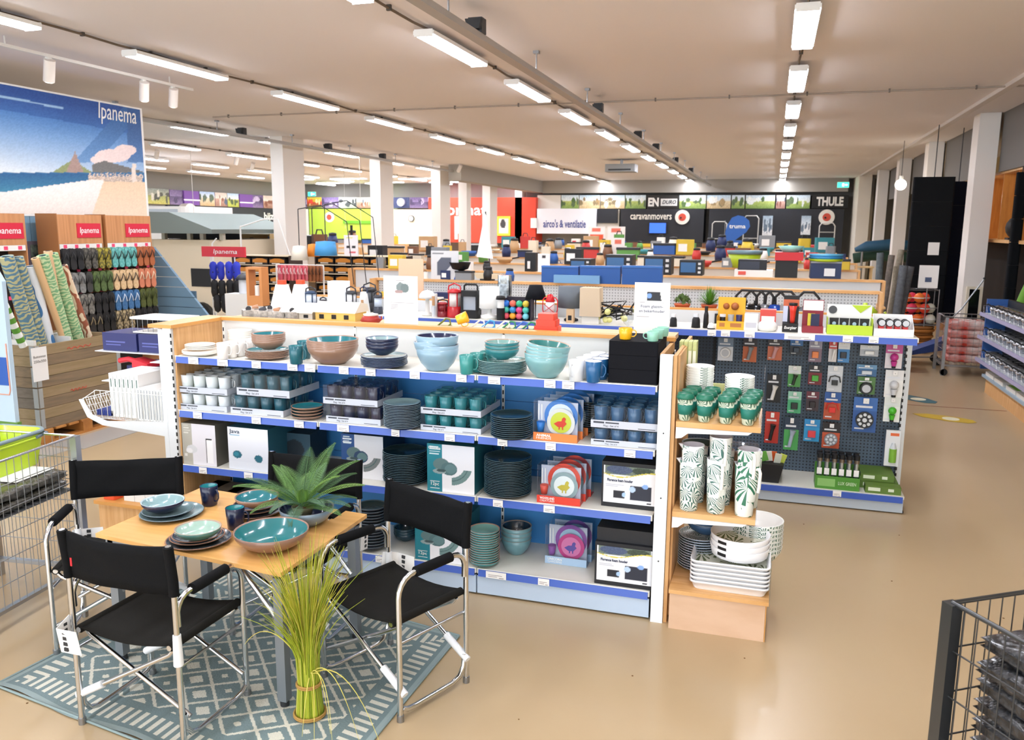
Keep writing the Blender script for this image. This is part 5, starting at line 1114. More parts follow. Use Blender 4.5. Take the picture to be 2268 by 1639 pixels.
for k in range(24): m.box(P1 - .036, PB - .034, .12 + k * .05, P1 - .022, PB - .031, .145 + k * .05)
m.build('post_slot', BLACK, pu, kind='stuff')
MB().box(P0, PB + .02, PZ + .09, P1, PB + .07, PZ + .115).build('top_board', EDGE, pu)
MB().box(P0, PY + .04, 0, P1 - .01, PB, .011).build('base_plinth', BLACK, pu)
for a, b in ((1567, 1586), (1597, 1617), (1649, 1672), (1738, 1806), (1868, 1891), (1926, 1948)):
    y_ = 733; tag_on(pu, AY(a, y_, PY - .02).x, AY(b, y_, PY - .02).x, PY - .013, PZ - .003, .045)
tag_on(pu, AY(1844, 1100, PY - .02).x, AY(1863, 1100, PY - .02).x, PY - .014, .14, .045)
# blister packs
def blister(x0, y0, x1, y1, top, bot, lab, obj, ocol, card='E4E6EA'):
    dp = .09; Y = PB - .12; A = AY(x0, y1, Y); B = AY(x1, y0, Y); w_, H = B.x - A.x, B.z - A.z
    t = T('torch_pack', lab, 'blister pack', (A.x, Y, A.z))
    n = 5; m = MB().rbox(0, 0, 0, w_, .002, H, .0009); cb = MB().box(0, 0, 0, w_, .003, H).build('card', mat(bot, .4), t)
    MB().box(0, -.0012, H * .62, w_, 0, H).build('header_print', mat(top, .4), cb)
    X, Z = w_ / 2, H * .36; ob = MB()
    if obj == 'torch': ob.cyl((X - w_ * .1, -.03, H * .12), (X + w_ * .05, -.03, H * .48), w_ * .13, n=12).cyl((X + w_ * .05, -.03, H * .48), (X + w_ * .1, -.03, H * .62), w_ * .14, w_ * .22, n=12)
    elif obj == 'bulb': ob.ball((X, -.03, Z + H * .12), w_ * .26, 8).cyl((X, -.03, H * .12), (X, -.03, H * .32), w_ * .13, w_ * .2, n=12)
    elif obj == 'disc': ob.cyl((X, -.03, Z), (X, -.004, Z), w_ * .33, w_ * .38, n=24)
    elif obj == 'lamp': ob.rbox(X - w_ * .25, -.035, Z - H * .14, X + w_ * .25, -.004, Z + H * .14, .006)
    elif obj == 'head': ob.rbox(X - w_ * .2, -.03, Z - H * .08, X + w_ * .2, -.004, Z + H * .1, .005).tube([(X - w_ * .38, -.01, Z + H * .02), (X - w_ * .3, -.01, Z + H * .22), (X, -.01, Z + H * .27), (X + w_ * .3, -.01, Z + H * .22), (X + w_ * .38, -.01, Z + H * .02)], .005, 6)
    elif obj == 'round': ob.cyl((X, -.02, Z), (X, -.004, Z), w_ * .38, n=28)
    o_ = ob.build('product', mat(ocol, .35), t)
    if obj == 'round':
        q = MB()
        for k in range(8): a = k * PI / 4; q.cyl((X + w_ * .25 * math.cos(a), -.023, Z + w_ * .25 * math.sin(a)), (X + w_ * .25 * math.cos(a), -.0201, Z + w_ * .25 * math.sin(a)), w_ * .075, n=8)
        q.cyl((X, -.023, Z), (X, -.0201, Z), w_ * .1, n=12).build('led', mat('D8DCE0', .3), o_)
    if obj == 'disc': MB().cyl((X, -.035, Z), (X, -.0301, Z), w_ * .24, n=20).build('lens', mat('C8CCD2', .3), o_)
    if obj == 'bulb': MB().cyl((X, -.03, H * .04), (X, -.03, H * .13), w_ * .13, n=10).build('cap', BLACK, o_)
    MB().box(w_ * .38, -.03, H * .84, w_ * .62, -.024, H * .99).build('hook_tag', PAPER, t)
    MB().cyl((w_ / 2, -.03, H * .9), (w_ / 2, PB - Y, H * .9), .003, n=6).build('hook', STEEL, t)
    q = MB(); q.box(w_ * .1, -.002, H * .7, w_ * .8, -.0013, H * .76).box(w_ * .1, -.002, H * .08, w_ * .5, -.0013, H * .12); q.build('fine_print', mat(card, .5), t)
R_, N_ = 'C0402E', '16181C'
BL = [(1589, 749, 1625, 798, '7A8CA0', 'E0E4EA', 'white and blue push light pack, leftmost of the top row', 'disc', 'F2F2F2'),
      (1644, 747, 1678, 801, '2A2020', 'C86A3C', 'orange and black torch pack, second of the top row', 'torch', '8A8C90'), (1699, 749, 1734, 797, '2A2020', 'D0704A', 'orange card with pink lamp, third of the top row', 'torch', 'D8A0A0'),
      (1749, 754, 1779, 785, '2A6AA8', '10161E', 'small blue and black pack in the top row', 'lamp', '203040'), (1790, 755, 1822, 801, '9A96A8', '8A7484', 'grey pack with orange lamp in the top row', 'lamp', 'F08A4A'),
      (1834, 755, 1858, 801, 'D04038', 'E8E4E4', 'narrow white and red pack in the top row', 'torch', 'F0F0F0'), (1852, 756, 1884, 802, 'ECEEF0', '4A90D0', 'white and blue pack with black lamps in the top row', 'lamp', '20242C'),
      (1904, 766, 1947, 788, 'D8DCE0', 'B8BEC6', 'wide silver pack near the right of the top row', 'lamp', 'F2F4F6'), (1959, 763, 2001, 815, 'C04A90', 'EDE8EC', 'pack with pink bulb lamp, rightmost of the top row', 'bulb', 'C83A94'),
      (1696, 830, 1732, 890, N_, '141414', 'black pack with white bottle lamp, leftmost of the second row', 'torch', 'E8E6E2'), (1744, 811, 1775, 856, 'DDE4DC', '4E9A4A', 'green and white pack in the second row', 'torch', '2A3A2A'),
      (1789, 810, 1822, 851, N_, '7A1C24', 'black and red pack with green lamp in the second row', 'lamp', '4AA83A'), (1830, 811, 1868, 867, 'D4DADF', 'C8CDD2', 'grey headlamp pack in the second row', 'head', '2A2A2A'),
      (1896, 809, 1943, 832, '6A9AC0', '3A6A9A', 'pale blue pack header above the black square light', 'lamp', 'D0D8E0'), (1897, 836, 1940, 872, '4E7A3E', '4E7A3E', 'green pack with black square push light', 'disc', '16181A'),
      (1957, 821, 2003, 879, 'E8E8E8', 'F0F0EE', 'white pack with clear bulb lamp, rightmost of the second row', 'bulb', 'D8DADF'), (1743, 868, 1776, 914, '9AD0B8', '4EB07A', 'green pack with small black lamp in the third row', 'lamp', '1C2A22'),
      (1784, 868, 1815, 909, '6A2838', '3A2A30', 'dark red pack in the third row', 'lamp', '20181A'), (1823, 870, 1864, 928, '2A5AA0', 'B8502E', 'blue and orange headlamp pack in the third row', 'head', 'E0302A'),
      (1886, 882, 1945, 955, '3A6CB4', '2E5A9C', 'large blue pack with round black LED lamp', 'round', '16181C'), (1955, 881, 1996, 933, 'E4E8E4', 'F0F2EE', 'white pack with green bulb lamp, rightmost of the third row', 'bulb', '4AB82E'),
      (1692, 913, 1727, 980, 'C84030', 'B83428', 'red pack with black torch at the left of the bottom row', 'torch', '1E1E20'), (1734, 925, 1771, 995, '223448', '4EA858', 'green pack with silver grey torch in the bottom row', 'torch', 'A8B4C4'),
      (1779, 930, 1817, 976, '2A8CC8', '2E9AD0', 'cyan pack with red and grey lamps in the bottom row', 'lamp', 'D84048'), (1819, 938, 1862, 991, '1A1414', 'C85A38', 'orange and black round headlamp pack in the bottom row', 'round', '8A8C90')]
for q in BL: blister(*q)
for i in range(5):
    Y = PB - .05 - i * .035; A = AY(1957, 1031, Y); B = AY(1996, 955, Y); t = T('bottle_pack', 'white carton with green bottle picture in the lower right column, %s from the front' % ORD[4 - i], 'blister pack', (A.x, Y, A.z), group='green bottle packs')
    w_, H = B.x - A.x, B.z - A.z; MB().box(0, 0, 0, w_, .025, H).build('carton', mat('DDE0E2', .5), t)
    if i == 4:
        q = MB().cyl((w_ * .55, -.006, H * .12), (w_ * .55, -.006, H * .5), w_ * .26, n=14).build('bottle', mat('7AAE3A', .4), t); MB().cyl((w_ * .55, -.006, H * .5), (w_ * .55, -.006, H * .66), w_ * .24, w_ * .12, n=14).build('bottle_neck', mat('C8CED2', .3), q)
        MB().box(w_ * .3, -.001, H * .85, w_ * .9, 0, H * .93).build('label', mat('E06A3A', .5), t)
# tall narrow hooks rods w/ small tags above
for i, (x, y) in enumerate(((1706, 690), (1760, 700))): pass
# base of the unit: torch display, green boxes, black bin
def rowx(px, py, Y): return AY(px, py, Y).x
zb = .141
A = rowx(1804, 1080, 6.5); B = rowx(1902, 1090, 6.5)
t = T('torch_display', 'green cardboard display box for steel torches on the base shelf', 'display box', (A, 6.48, zb)); w_ = B - A
MB().box(0, 0, 0, w_, .003, .10).box(0, .18, 0, w_, .183, .16).box(0, .003, 0, .003, .18, .12).box(w_ - .003, .003, 0, w_, .18, .12).box(.003, .003, 0, w_ - .003, .18, .003).build('box', mat('4C8E2C', .5), t)
text('LUX GREEN', .035, (w_ * .72, -.002, .05), '-Y', mat('D8ECC8', .5), t, width=w_ * .4); MB().box(w_ * .05, -.001, .02, w_ * .45, 0, .08).build('print', mat('8ABF6A', .5), t)
for i in range(6):
    for j in range(2):
        u = T('steel_torch', 'silver steel torch in the green display box, %s from the left, %s row' % (ORD[i], ('front', 'rear')[j]), 'torch', (A + w_ * (i + .5) / 6, 6.53 + .085 * j, zb + .004), group='steel torches')
        MB().cyl((0, 0, 0), (0, 0, .20), .014, n=12).build('tube', mat('B8C2C8', .25, .9), u); MB().cyl((0, 0, .20), (0, 0, .225), .02, n=14).build('collar', mat('8A7F74', .3, .9), u); MB().cyl((0, 0, .226), (0, 0, .26), .021, n=14).build('head', BLACK, u)
        if j == 0: MB().rbox(-.018, -.02, .10, .018, -.0185, .15, .0005).build('price_tag', PAPER, u)
for i, (xa, xb, ya, zz, d) in enumerate(((1903, 1988, 1090, 0, .25), (1915, 1995, 1100, 0, .1), (1905, 1980, 1068, .058, .25))):
    y0 = (6.60, 6.48, 6.60)[i]; A = rowx(xa, ya, y0); B = rowx(xb, ya, y0); t = T('green_torch_carton', 'flat green carton on the base shelf right of the torches, %s' % ('rear lower', 'front', 'rear upper')[i], 'carton', (A, y0, zb + zz)); w_ = B - A
    MB().box(0, 0, 0, w_, d, .056).build('carton', mat('5C7A2E', .5), t); MB().box(w_ * .08, -.0012, .018, w_ * .42, 0, .044).box(w_ * .64, -.0012, .02, w_ * .8, 0, .042).build('label', mat('DDE6CC', .5), t)
A = rowx(1686, 1060, 6.55); t = T('black_bin', 'black bin of mixed small packs on the base shelf behind the end shelf', 'bin', (A, 6.5, zb)); MB().hex([(0, 0, 0), (.13, 0, 0), (.13, .2, 0), (0, .2, 0)], [(-.02, -.015, .15), (.16, -.015, .15), (.16, .215, .15), (-.02, .215, .15)]).build('bin', BLACK, t)
for i, c_ in enumerate(('6AB04A', 'E8E6DC', 'E0642E', 'D8DCCC', 'C8D85A')):
    o = single(MB().box(0, 0, 0, .05, .01, .08).mesh('p', mat(c_, .5)), 'small_pack', (A + .0 + i * .028, 6.55 + .02 * (i % 3), zb + .151), 'small %s pack sticking out of the black bin' % ('green', 'white', 'orange', 'pale', 'lime')[i], 'packaging', rot=(.2, .15 * (i - 2), 0))
# --- items on the rail shelf of this unit (right part) ---
zs = PZ + .001
def shelf_at(px, py=735, dy=.08): return AY(px, py, PY + dy).x
def sw(x0, x1, Y=PY + .06): return AY(x0, 735, Y).x, AY(x1, 735, Y).x
def zt_(px, py, Y): return AY(px, py, Y).z - zs
a, b = sw(1586, 1647); t = T('yellow_display_box', 'yellow cardboard display with small lamps, left of the white box', 'display box', (a, PY + .06, zs)); w_ = b - a
MB().box(0, 0, 0, w_, .003, .065).box(0, .12, 0, w_, .123, .24).box(0, .003, 0, .003, .12, .1).box(w_ - .003, .003, 0, w_, .12, .1).build('box', mat('F2B429', .5), t)
MB().ball((w_ * .3, .115, .17), .025, 6).ball((w_ * .62, .115, .17), .03, 6).build('print', mat('A8602E', .5), t); MB().box(w_ * .1, -.001, .02, w_ * .3, 0, .05).box(w_ * .5, -.001, .02, w_ * .9, 0, .05).build('print', mat('B8743A', .5), t)
for i, (u, c_) in enumerate(((.2, '1A1A1E'), (.5, 'B8BABC'), (.8, '3A3A70'))):
    o = T('pocket_lamp', 'small %s lamp in the yellow display box' % ('black and white', 'grey', 'dark blue')[i], 'lamp', (a + w_ * u, PY + .12, zs + .001)); MB().cyl((0, 0, 0), (0, 0, .09), .022, n=12).build('body', mat(c_, .4), o); MB().cyl((0, 0, .0905), (0, 0, .11), .024, n=12).build('head', mat('E8E8EA' if i == 0 else c_, .3), o)
a, b = sw(1647, 1677); t = T('white_lamp_box', 'white carton with grey drawing right of the yellow display', 'box', (a, PY + .06, zs)); MB().box(0, 0, 0, b - a, .1, .12).build('carton', WHITE, t); MB().box(.01, -.001, .02, b - a - .01, 0, .06).build('print', mat('C8C8D0', .5), t)
a, b = sw(1681, 1717); t = T('red_white_box', 'small red and white carton behind the white dome lamp', 'box', (a, PY + .2, zs)); MB().box(0, 0, 0, b - a, .1, .15).build('carton', mat('D24A40', .5), t); MB().box(.01, -.001, .06, b - a - .01, 0, .1).build('label', PAPER, t)
x = shelf_at(1699); t = T('dome_lamp', 'white oval dome lamp on the rail shelf', 'lamp', (x, PY + .1, zs)); MB().lathe([(.06, 0), (.075, .015), (.075, .045), (.05, .07), (1e-4, .078)], 24).build('dome', WHITE, t); MB().lathe([(.05, 0), (.055, .001), (.05, .002)], 24).build('foot', GREYM, t)
a, b = sw(1732, 1767); t = T('torch_counter_display', 'black torch counter display with a tall red torch', 'display box', (a, PY + .06, zs)); w_ = b - a
MB().box(0, 0, 0, w_, .1, .065).box(.0, .08, .065, w_, .1, .27).build('stand', BLACK, t); text('Energizer', .03, (w_ / 2, -.002, .033), '-Y', WHITE, t, width=w_ * .8, shear=.2, bold=.0006); MB().box(0, .079, .19, w_, .0798, .24).build('stripe', mat('C8603A', .5), t); MB().box(.0, .077, .07, w_ * .3, .0795, .19).build('print', mat('C8D0E4', .5), t)
o = T('red_torch', 'tall red torch standing in the black counter display', 'torch', (a + w_ * .62, PY + .11, zs + .066)); MB().lathe([(.015, 0), (.018, .02), (.022, .09), (.03, .13), (1e-4, .13)], 18).build('body', mat('E03828', .35), o); MB().lathe([(.03, .131), (.032, .15), (1e-4, .152)], 18).build('head', BLACK, o)
a, b = sw(1776, 1823); t = T('dark_red_display', 'dark red cardboard display with white header', 'display box', (a, PY + .07, zs)); w_ = b - a; MB().box(0, 0, 0, w_, .12, .05).box(0, .1, .05, w_, .12, .24).build('box', mat('8E1F2E', .5), t); MB().box(.004, .098, .16, w_ - .004, .0995, .235).build('header', PAPER, t)
MB().box(w_ * .25, .05, .05, w_ * .6, .07, .14).build('card', mat('D8C83A', .5), t); MB().box(w_ * .4, .03, .05, w_ * .8, .045, .14).build('card', mat('1C2248', .5), t)
a, b = sw(1831, 1932); t = T('lime_display_box', 'lime green and white display box holding four black lamps', 'display box', (a, PY + .05, zs)); w_ = b - a; MB().box(0, 0, 0, w_, .003, .07).box(0, .003, 0, .003, .14, .12).box(w_ - .003, .003, 0, w_, .14, .12).box(.003, .003, 0, w_ - .003, .14, .004).build('box', mat('B8D42A', .5), t); MB().box(0, .14, 0, w_, .144, .21).build('header', WHITE, t)
MB().prismy([(w_ * .55, .208), (w_ * .75, .15), (w_ * .98, .208)], .136, .1395).build('header_flash', mat('B8D42A', .5), t); MB().cyl((w_ * .13, .134, .17), (w_ * .13, .1395, .17), .03, n=16).build('badge', mat('4A4C50', .5), t)
for i in range(4):
    o = T('clip_lamp', 'black clip lamp in the lime green display box, %s from the left' % ORD[i], 'lamp', (a + w_ * (.16 + .225 * i), PY + .12, zs + .005), group='clip lamps'); MB().hex([(-.025, -.012, 0), (.025, -.012, 0), (.025, .012, 0), (-.025, .012, 0)], [(-.032, -.012, .11), (.032, -.012, .11), (.032, .012, .11), (-.032, .012, .11)]).build('body', BLACK, o); MB().cyl((0, -.018, .07), (0, -.0125, .07), .014, n=12).build('lens', mat('A8C4D8', .3), o)
a, b = sw(1935, 2024); t = T('white_display_box', 'white display box of red pocket lights at the right end of the rail shelf', 'display box', (a, PY + .05, zs)); w_ = b - a
MB().box(0, 0, 0, w_, .003, .055).box(0, .15, 0, w_, .153, .15).box(0, .003, 0, w_, .15, .004).prismx([(.003, .004), (.15, .004), (.15, .15), (.003, .06)], 0, .003).prismx([(.003, .004), (.15, .004), (.15, .15), (.003, .06)], w_ - .003, w_).build('box', WHITE, t)
for i in range(4):
    for j in range(2):
        o = T('red_pocket_light', 'red and grey round headed pocket light in the white display box, %s from the left, %s' % (ORD[i], ('front', 'rear')[j]), 'lamp', (a + w_ * (.2 + .2 * i), PY + .09 + .06 * j, zs + .005), group='red pocket lights')
        MB().box(-.016, -.01, 0, .016, .01, .075).build('body', mat('D42A2A', .4), o); MB().cyl((0, -.014, .09), (0, .012, .09), .027, n=16).build('head', BLACK, o); MB().cyl((0, -.018, .09), (0, -.0145, .09), .022, n=16).build('lens', mat('C8CCD0', .2), o)
def pot(px, w, hh, lab, Y, zb_, leafc, spiky):
    p = AY(px, 700, Y); t = T('potted_plant', lab, 'plant', (p.x, Y, zb_)); MB().lathe([(.045, 0), (.065, .1), (.07, .1), (.07, .115), (.062, .115), (1e-4, .11)], 20).build('pot', mat('C4603A', .7), t)
    m = MB()
    for i in range(150 if spiky else 110):
        a = random.uniform(0, 2 * PI); el = random.uniform(.2, 1.5); L = random.uniform(.6, 1) * hh; d = Vector((math.cos(a) * math.cos(el) * w, math.sin(a) * math.cos(el) * w, math.sin(el) * L)); s = Vector((-math.sin(a), math.cos(a), 0)) * (.004 if spiky else .012)
        b_ = Vector((0, 0, .11)); q = b_ + d * .6
        if spiky: m.add([b_ - s, b_ + s, q + s, q - s, b_ + d], [(0, 1, 2, 3), (3, 2, 4)])
        else: m.add([q - s, q + s * .1 + Vector((0, 0, .012)), q + s, q - Vector((0, 0, .015))], [(0, 1, 2, 3)]).add([b_, q + Vector((.002, 0, 0)), q], [(0, 1, 2)])
    m.build('foliage', mat(leafc, .6, noise=.4, nscale=30), t, kind='stuff')
pot(1510, .13, .15, 'small potted bush with dark green leaves behind the white price sign', 7.3, 1.33, '5A7A3A', False)
pot(1570, .14, .19, 'bright green grassy plant in a terracotta pot behind the rail shelf', 7.3, 1.33, '5E9A2E', True)
for i, (px, h_, w_) in enumerate(((1490, .1, .03), (1540, .11, .035), (1562, .17, .022))):
    x = shelf_at(px); t = T('black_lantern_torch', 'black torch lantern left of the yellow display, %s from the left' % ORD[i], 'torch', (x, PY + .1, zs)); MB().lathe([(w_, 0), (w_ * .85, h_ * .6), (w_ * .6, h_ * .75), (1e-4, h_ * .75)], 16).build('body', BLACK, t); MB().cyl((0, 0, h_ * .76), (0, 0, h_), w_ * .6, n=12).build('head', mat('E4E6EA' if i < 2 else '1A1A1C', .3), t)
x = shelf_at(1575); t = T('white_camp_light', 'small white round camp light in front of the yellow display', 'lamp', (x, PY + .05, zs)); MB().lathe([(.028, 0), (.028, .02), (.02, .04), (1e-4, .05)], 16).build('dome', WHITE, t); MB().lathe([(.03, 0), (.03, .008)], 16).build('base', BLACK, t)

# --- lanterns along the left part of the rail shelf ---
def LP(px, dy=.12): return (AY(px, 700, PY + dy).x, PY + dy, zs)
def lanternA(px, w, h, lab, colb, colg='EDEEF0', handle='2A2C30', cap=None, dy=.12):
    t = T('camping_lantern', lab, 'lantern', LP(px, dy)); r = w / 2
    MB().lathe([(r, 0), (r * 1.02, .01), (r * .95, h * .32), (1e-4, h * .32)], 20).build('base', mat(colb, .4), t); MB().lathe([(r * .8, h * .322), (r * .78, h * .72), (1e-4, h * .72)], 20).build('globe', mat(colg, .3), t)
    MB().lathe([(r * .95, h * .722), (r * .9, h * .78), (r * .5, h * .84), (1e-4, h * .85)], 20).build('cap', mat(cap or colb, .4), t)
    MB().tube([(-r * .9, 0, h * .76), (-r * .8, 0, h * .92), (0, 0, h), (r * .8, 0, h * .92), (r * .9, 0, h * .76)], .007, 6).build('handle', mat(handle, .4), t)
    if r > .05:
        m = MB()
        for k in range(4): a = PI / 4 + k * PI / 2; m.cyl((r * .84 * math.cos(a), r * .84 * math.sin(a), h * .3), (r * .84 * math.cos(a), r * .84 * math.sin(a), h * .74), .006, n=6)
        m.build('guard_bar', mat(colb, .4), t)
    return t
lanternA(690, .115, .22, 'dark blue lantern with white tubes, leftmost on the rail shelf', '28405E', 'DDE8F4')
lanternA(717, .07, .13, 'small dark lantern right of the blue lantern', '2A2A34', 'E8D4E0')
t = T('white_lamp', 'tall white square lamp on a black base', 'lamp', LP(751)); MB().box(-.075, -.04, 0, .075, .06, .09).build('base', BLACK, t); MB().box(-.082, -.045, .0905, .082, .065, .28).build('panel', mat('F6F8FC', .4, emit=.25), t); MB().box(-.02, -.0415, .04, .02, -.0405, .055).build('badge', RED, t)
lanternA(779, .105, .235, 'white lantern with grey black base and black handle', '33363C', 'F0F2F6')
t = T('white_jug_lamp', 'white conical lamp with a wooden tag', 'lamp', LP(807)); MB().lathe([(.055, 0), (.055, .01), (.035, .16), (.03, .19), (1e-4, .195)], 20).build('body', WHITE, t); MB().tube([(-.03, 0, .18), (-.035, 0, .22), (0, 0, .24), (.035, 0, .22), (.03, 0, .18)], .006, 6).build('handle', mat('2B3A5A', .4), t); MB().box(-.002, -.056, .06, .022, -.052, .125).build('wooden_tag', mat('B88A5E', .5), t)
t = lanternA(838, .085, .2, 'dark slim lantern left of the price sign with plates picture', '2E3440', 'C8D4E4'); lanternA(820, .14, .26, 'large lantern with broad black arch handle behind the white conical lamp', '22242A', '555A62', dy=.3)
t = T('mushroom_lamp', 'white mushroom shaped table lamp right of the price sign', 'lamp', LP(947, .16)); MB().lathe([(.05, 0), (.055, .012), (.02, .03), (.018, .15), (1e-4, .15)], 18).build('base', OFFW, t); MB().lathe([(.075, .15), (.07, .18), (.045, .21), (1e-4, .225), ], 22).build('shade', WHITE, t)
t = T('silver_mug_lamp', 'silver and black upright lamp with wooden tag', 'lamp', LP(963, .08)); MB().cyl((0, 0, 0), (0, 0, .09), .027, n=14).build('base', mat('D8DADF', .3, .6), t); MB().cyl((0, 0, .0905), (0, 0, .2), .024, n=14).build('body', mat('E6E4E0', .3), t); MB().box(-.012, -.03, .1, .012, -.026, .18).build('wooden_tag', mat('B88A5E', .5), t)
lanternA(981, .105, .15, 'low red and black lantern', '7E1420', '8A2028', cap='A01820')
lanternA(1007, .13, .29, 'tall red lantern with clear globe and red wire handle', 'B81A20', 'EDE6E0', 'C42028', 'C42028')
t = T('black_box_lantern', 'large black square lantern with mirror front', 'lantern', LP(1043)); MB().rbox(-.08, -.06, 0, .08, .06, .07, .02).rbox(-.075, -.055, .185, .075, .055, .235, .02).box(-.07, .03, .07, .07, .05, .185).box(-.075, -.05, .07, -.06, .03, .185).box(.06, -.05, .07, .075, .03, .185).build('body', BLACK, t)
MB().box(-.06, -.03, .0705, .06, .0, .1845).build('mirror', mat('DDE4EE', .15, .4), t); MB().tube([(-.06, 0, .235), (-.06, 0, .27), (-.045, 0, .285), (.045, 0, .285), (.06, 0, .27), (.06, 0, .235)], .009, 6).build('handle', BLACK, t)
t = T('table_lamp', 'white table lamp with straight white shade', 'lamp', LP(1084)); MB().lathe([(.075, 0), (.075, .03), (.02, .045), (.02, .09), (1e-4, .09)], 20).build('foot', WHITE, t); MB().lathe([(.088, .091), (.084, .27), (1e-4, .27)], 28).build('shade', mat('FAFAF8', .6, emit=.15), t)
t = T('black_white_lantern', 'slim lantern with white globe and black cap and base', 'lantern', LP(1109, .06)); MB().cyl((0, 0, 0), (0, 0, .1), .035, n=16).build('base', BLACK, t); MB().cyl((0, 0, .1005), (0, 0, .17), .03, n=16).build('globe', WHITE, t); MB().lathe([(.042, .171), (.035, .2), (1e-4, .205)], 16).build('cap', BLACK, t)
t = T('chrome_bag', 'shiny silver bag hanging behind the slim black lantern', 'bag', LP(1118, .3)); MB().rbox(-.06, -.04, .12, .06, .04, .36, .03).build('bag', mat('C8D4DC', .15, .9, noise=.6, nscale=25), t); MB().box(-.02, -.02, 0, .02, .02, .12).build('stand', BLACK, t)
t = T('ball_light_display', 'open display box of coloured fairy light balls', 'display box', LP(1145, .06)); w_ = .24; MB().box(-w_ / 2, 0, 0, w_ / 2, .1, .003).box(-w_ / 2, .1, 0, w_ / 2, .103, .19).box(-w_ / 2, 0, .003, -w_ / 2 + .004, .1, .18).box(w_ / 2 - .004, 0, .003, w_ / 2, .1, .18).build('box', mat('2A2230', .5), t)
for i, c_ in enumerate(('E85A6A', 'F2A82E', 'E0607A', '7AD0E0', '4EC0A8', '3A9ADC', 'E84A8A', '50C8B8', '2E7ADC', 'F0705A', '3AB88A', 'D8C040')):
    q = i % 4; r_ = i // 4; single(MB().ball((0, 0, 0), .029, 7).mesh('b', mat(c_, .35)), 'light_ball', (LP(1145)[0] - .085 + q * .057, PY + .09, zs + .033 + r_ * .052), 'coloured light ball in the display, %s row, %s from the left' % (('bottom', 'middle', 'top')[r_], ORD[q]), 'light ball', 'coloured light balls')
t = T('black_shade_lamp', 'lamp with black cone shade on a thin pole', 'lamp', LP(1186, .2)); MB().lathe([(.06, 0), (.06, .01), (.006, .014), (.006, .17), (1e-4, .17)], 16).build('foot', STEEL, t); MB().lathe([(.092, .171), (.055, .29), (1e-4, .29)], 24).build('shade', mat('1B1D22', .8), t)
t = T('red_hurricane_lantern', 'bright red hurricane lantern with wire cross before its glass', 'lantern', LP(1218, .06)); MB().lathe([(.068, 0), (.072, .02), (.06, .05), (.03, .07), (1e-4, .07)], 20).build('tank', mat('D82028', .35), t); MB().lathe([(.032, .0705), (.042, .11), (.036, .165), (1e-4, .165)], 18).build('glass', mat('F0E2E4', .15), t)
MB().lathe([(.036, .1655), (.04, .175), (.028, .2), (.022, .225), (1e-4, .23)], 18).build('chimney', mat('D82028', .35), t)
m = MB()
for s in (-1, 1): m.tube([(s * .05, 0, .05), (s * .062, 0, .1), (s * .062, 0, .18), (s * .045, 0, .2), (s * .02, 0, .2)], .005, 6)
m.tube([(-.042, -.042, .085), (.042, -.042, .15)], .003, 4).tube([(.042, -.042, .085), (-.042, -.042, .15)], .003, 4).build('frame', mat('D82028', .35), t)
t = T('grey_shade_lamp', 'lamp with large grey drum shade', 'lamp', LP(1265, .22)); MB().lathe([(.06, 0), (.06, .015), (.02, .03), (.02, .11), (1e-4, .11)], 18).build('foot', BLACK, t); MB().lathe([(.115, .111), (.11, .285), (1e-4, .285)], 28).build('shade', mat('6E757C', .8), t)
t = T('small_lamp_box', 'small beige and black lamp box in front of the grey shade lamp', 'box', LP(1262, .06)); MB().box(-.03, 0, 0, .03, .05, .11).build('box', mat('D8B890', .5), t); MB().box(-.015, -.001, .02, .015, 0, .06).build('print', BLACK, t)
t = T('beige_shade_lamp', 'lamp with tall beige square shade', 'lamp', LP(1310, .1)); MB().box(-.07, -.05, 0, .07, .05, .06).build('foot', OFFW, t); MB().hex([(-.085, -.07, .061), (.085, -.07, .061), (.085, .07, .061), (-.085, .07, .061)], [(-.085, -.07, .29), (.075, -.07, .29), (.075, .07, .29), (-.085, .07, .29)]).build('shade', mat('D9C4A8', .8), t)
t = T('fairy_light_box', 'open pile of black cable fairy lights with pale yellow bulbs', 'string lights', LP(1362, .1))
m = MB()
for i in range(9):
    P = [(random.uniform(-.19, .19), random.uniform(-.03, .05), random.uniform(.03, .19)) for _ in range(5)]; m.tube([tuple(np.array(P[j // 4]) * (1 - (j % 4) / 4) + np.array(P[min(4, j // 4 + 1)]) * (j % 4) / 4) for j in range(17)], .005, 5)
m.build('cable', BLACK, t)
for i in range(11): MB().ball((random.uniform(-.18, .18), random.uniform(-.05, .04), random.uniform(.028, .12)), .026, 6).build('bulb', mat('EBE79A', .3), t)
# ================= LEFT: pallet box with rolled rugs =================
X0, YA, YB_ = -6.6, 5.96, 7.02
cr = T('pallet_box', 'weathered wooden pallet collar box holding rolled outdoor rugs', 'crate', (0, 0, 0))
pal = T('wooden_pallet', 'orange brown wooden pallet under the rug box', 'pallet', (0, 0, 0)); PW = mat('C98A45', .7, noise=1, ncol='A86C30', nscale=4)
for y in (YA, YA + .48, YB_ - .12): MB().box(-7.4, y, .025, -6.58, y + .12, .118).build('block_row', PW, pal)
for x in (-7.4, -7.02, -6.68): MB().box(x, YA - .01, 0, x + .1, YB_ + .01, .024).build('board', PW, pal)
for k in range(7): MB().box(-7.4, YA + .155 * k, .119, -6.58, YA + .155 * k + .12, .138).build('board', PW, pal)
OW = [mat('8F7B62', .8, noise=1, ncol='7E6E5A', nscale=3, stretch=(3, 1, 12)), mat('A08A6C', .8, noise=1, ncol='93805F', nscale=3, stretch=(3, 1, 12)), mat('7E7468', .8, noise=1, ncol='736A5E', nscale=3, stretch=(3, 1, 12))]
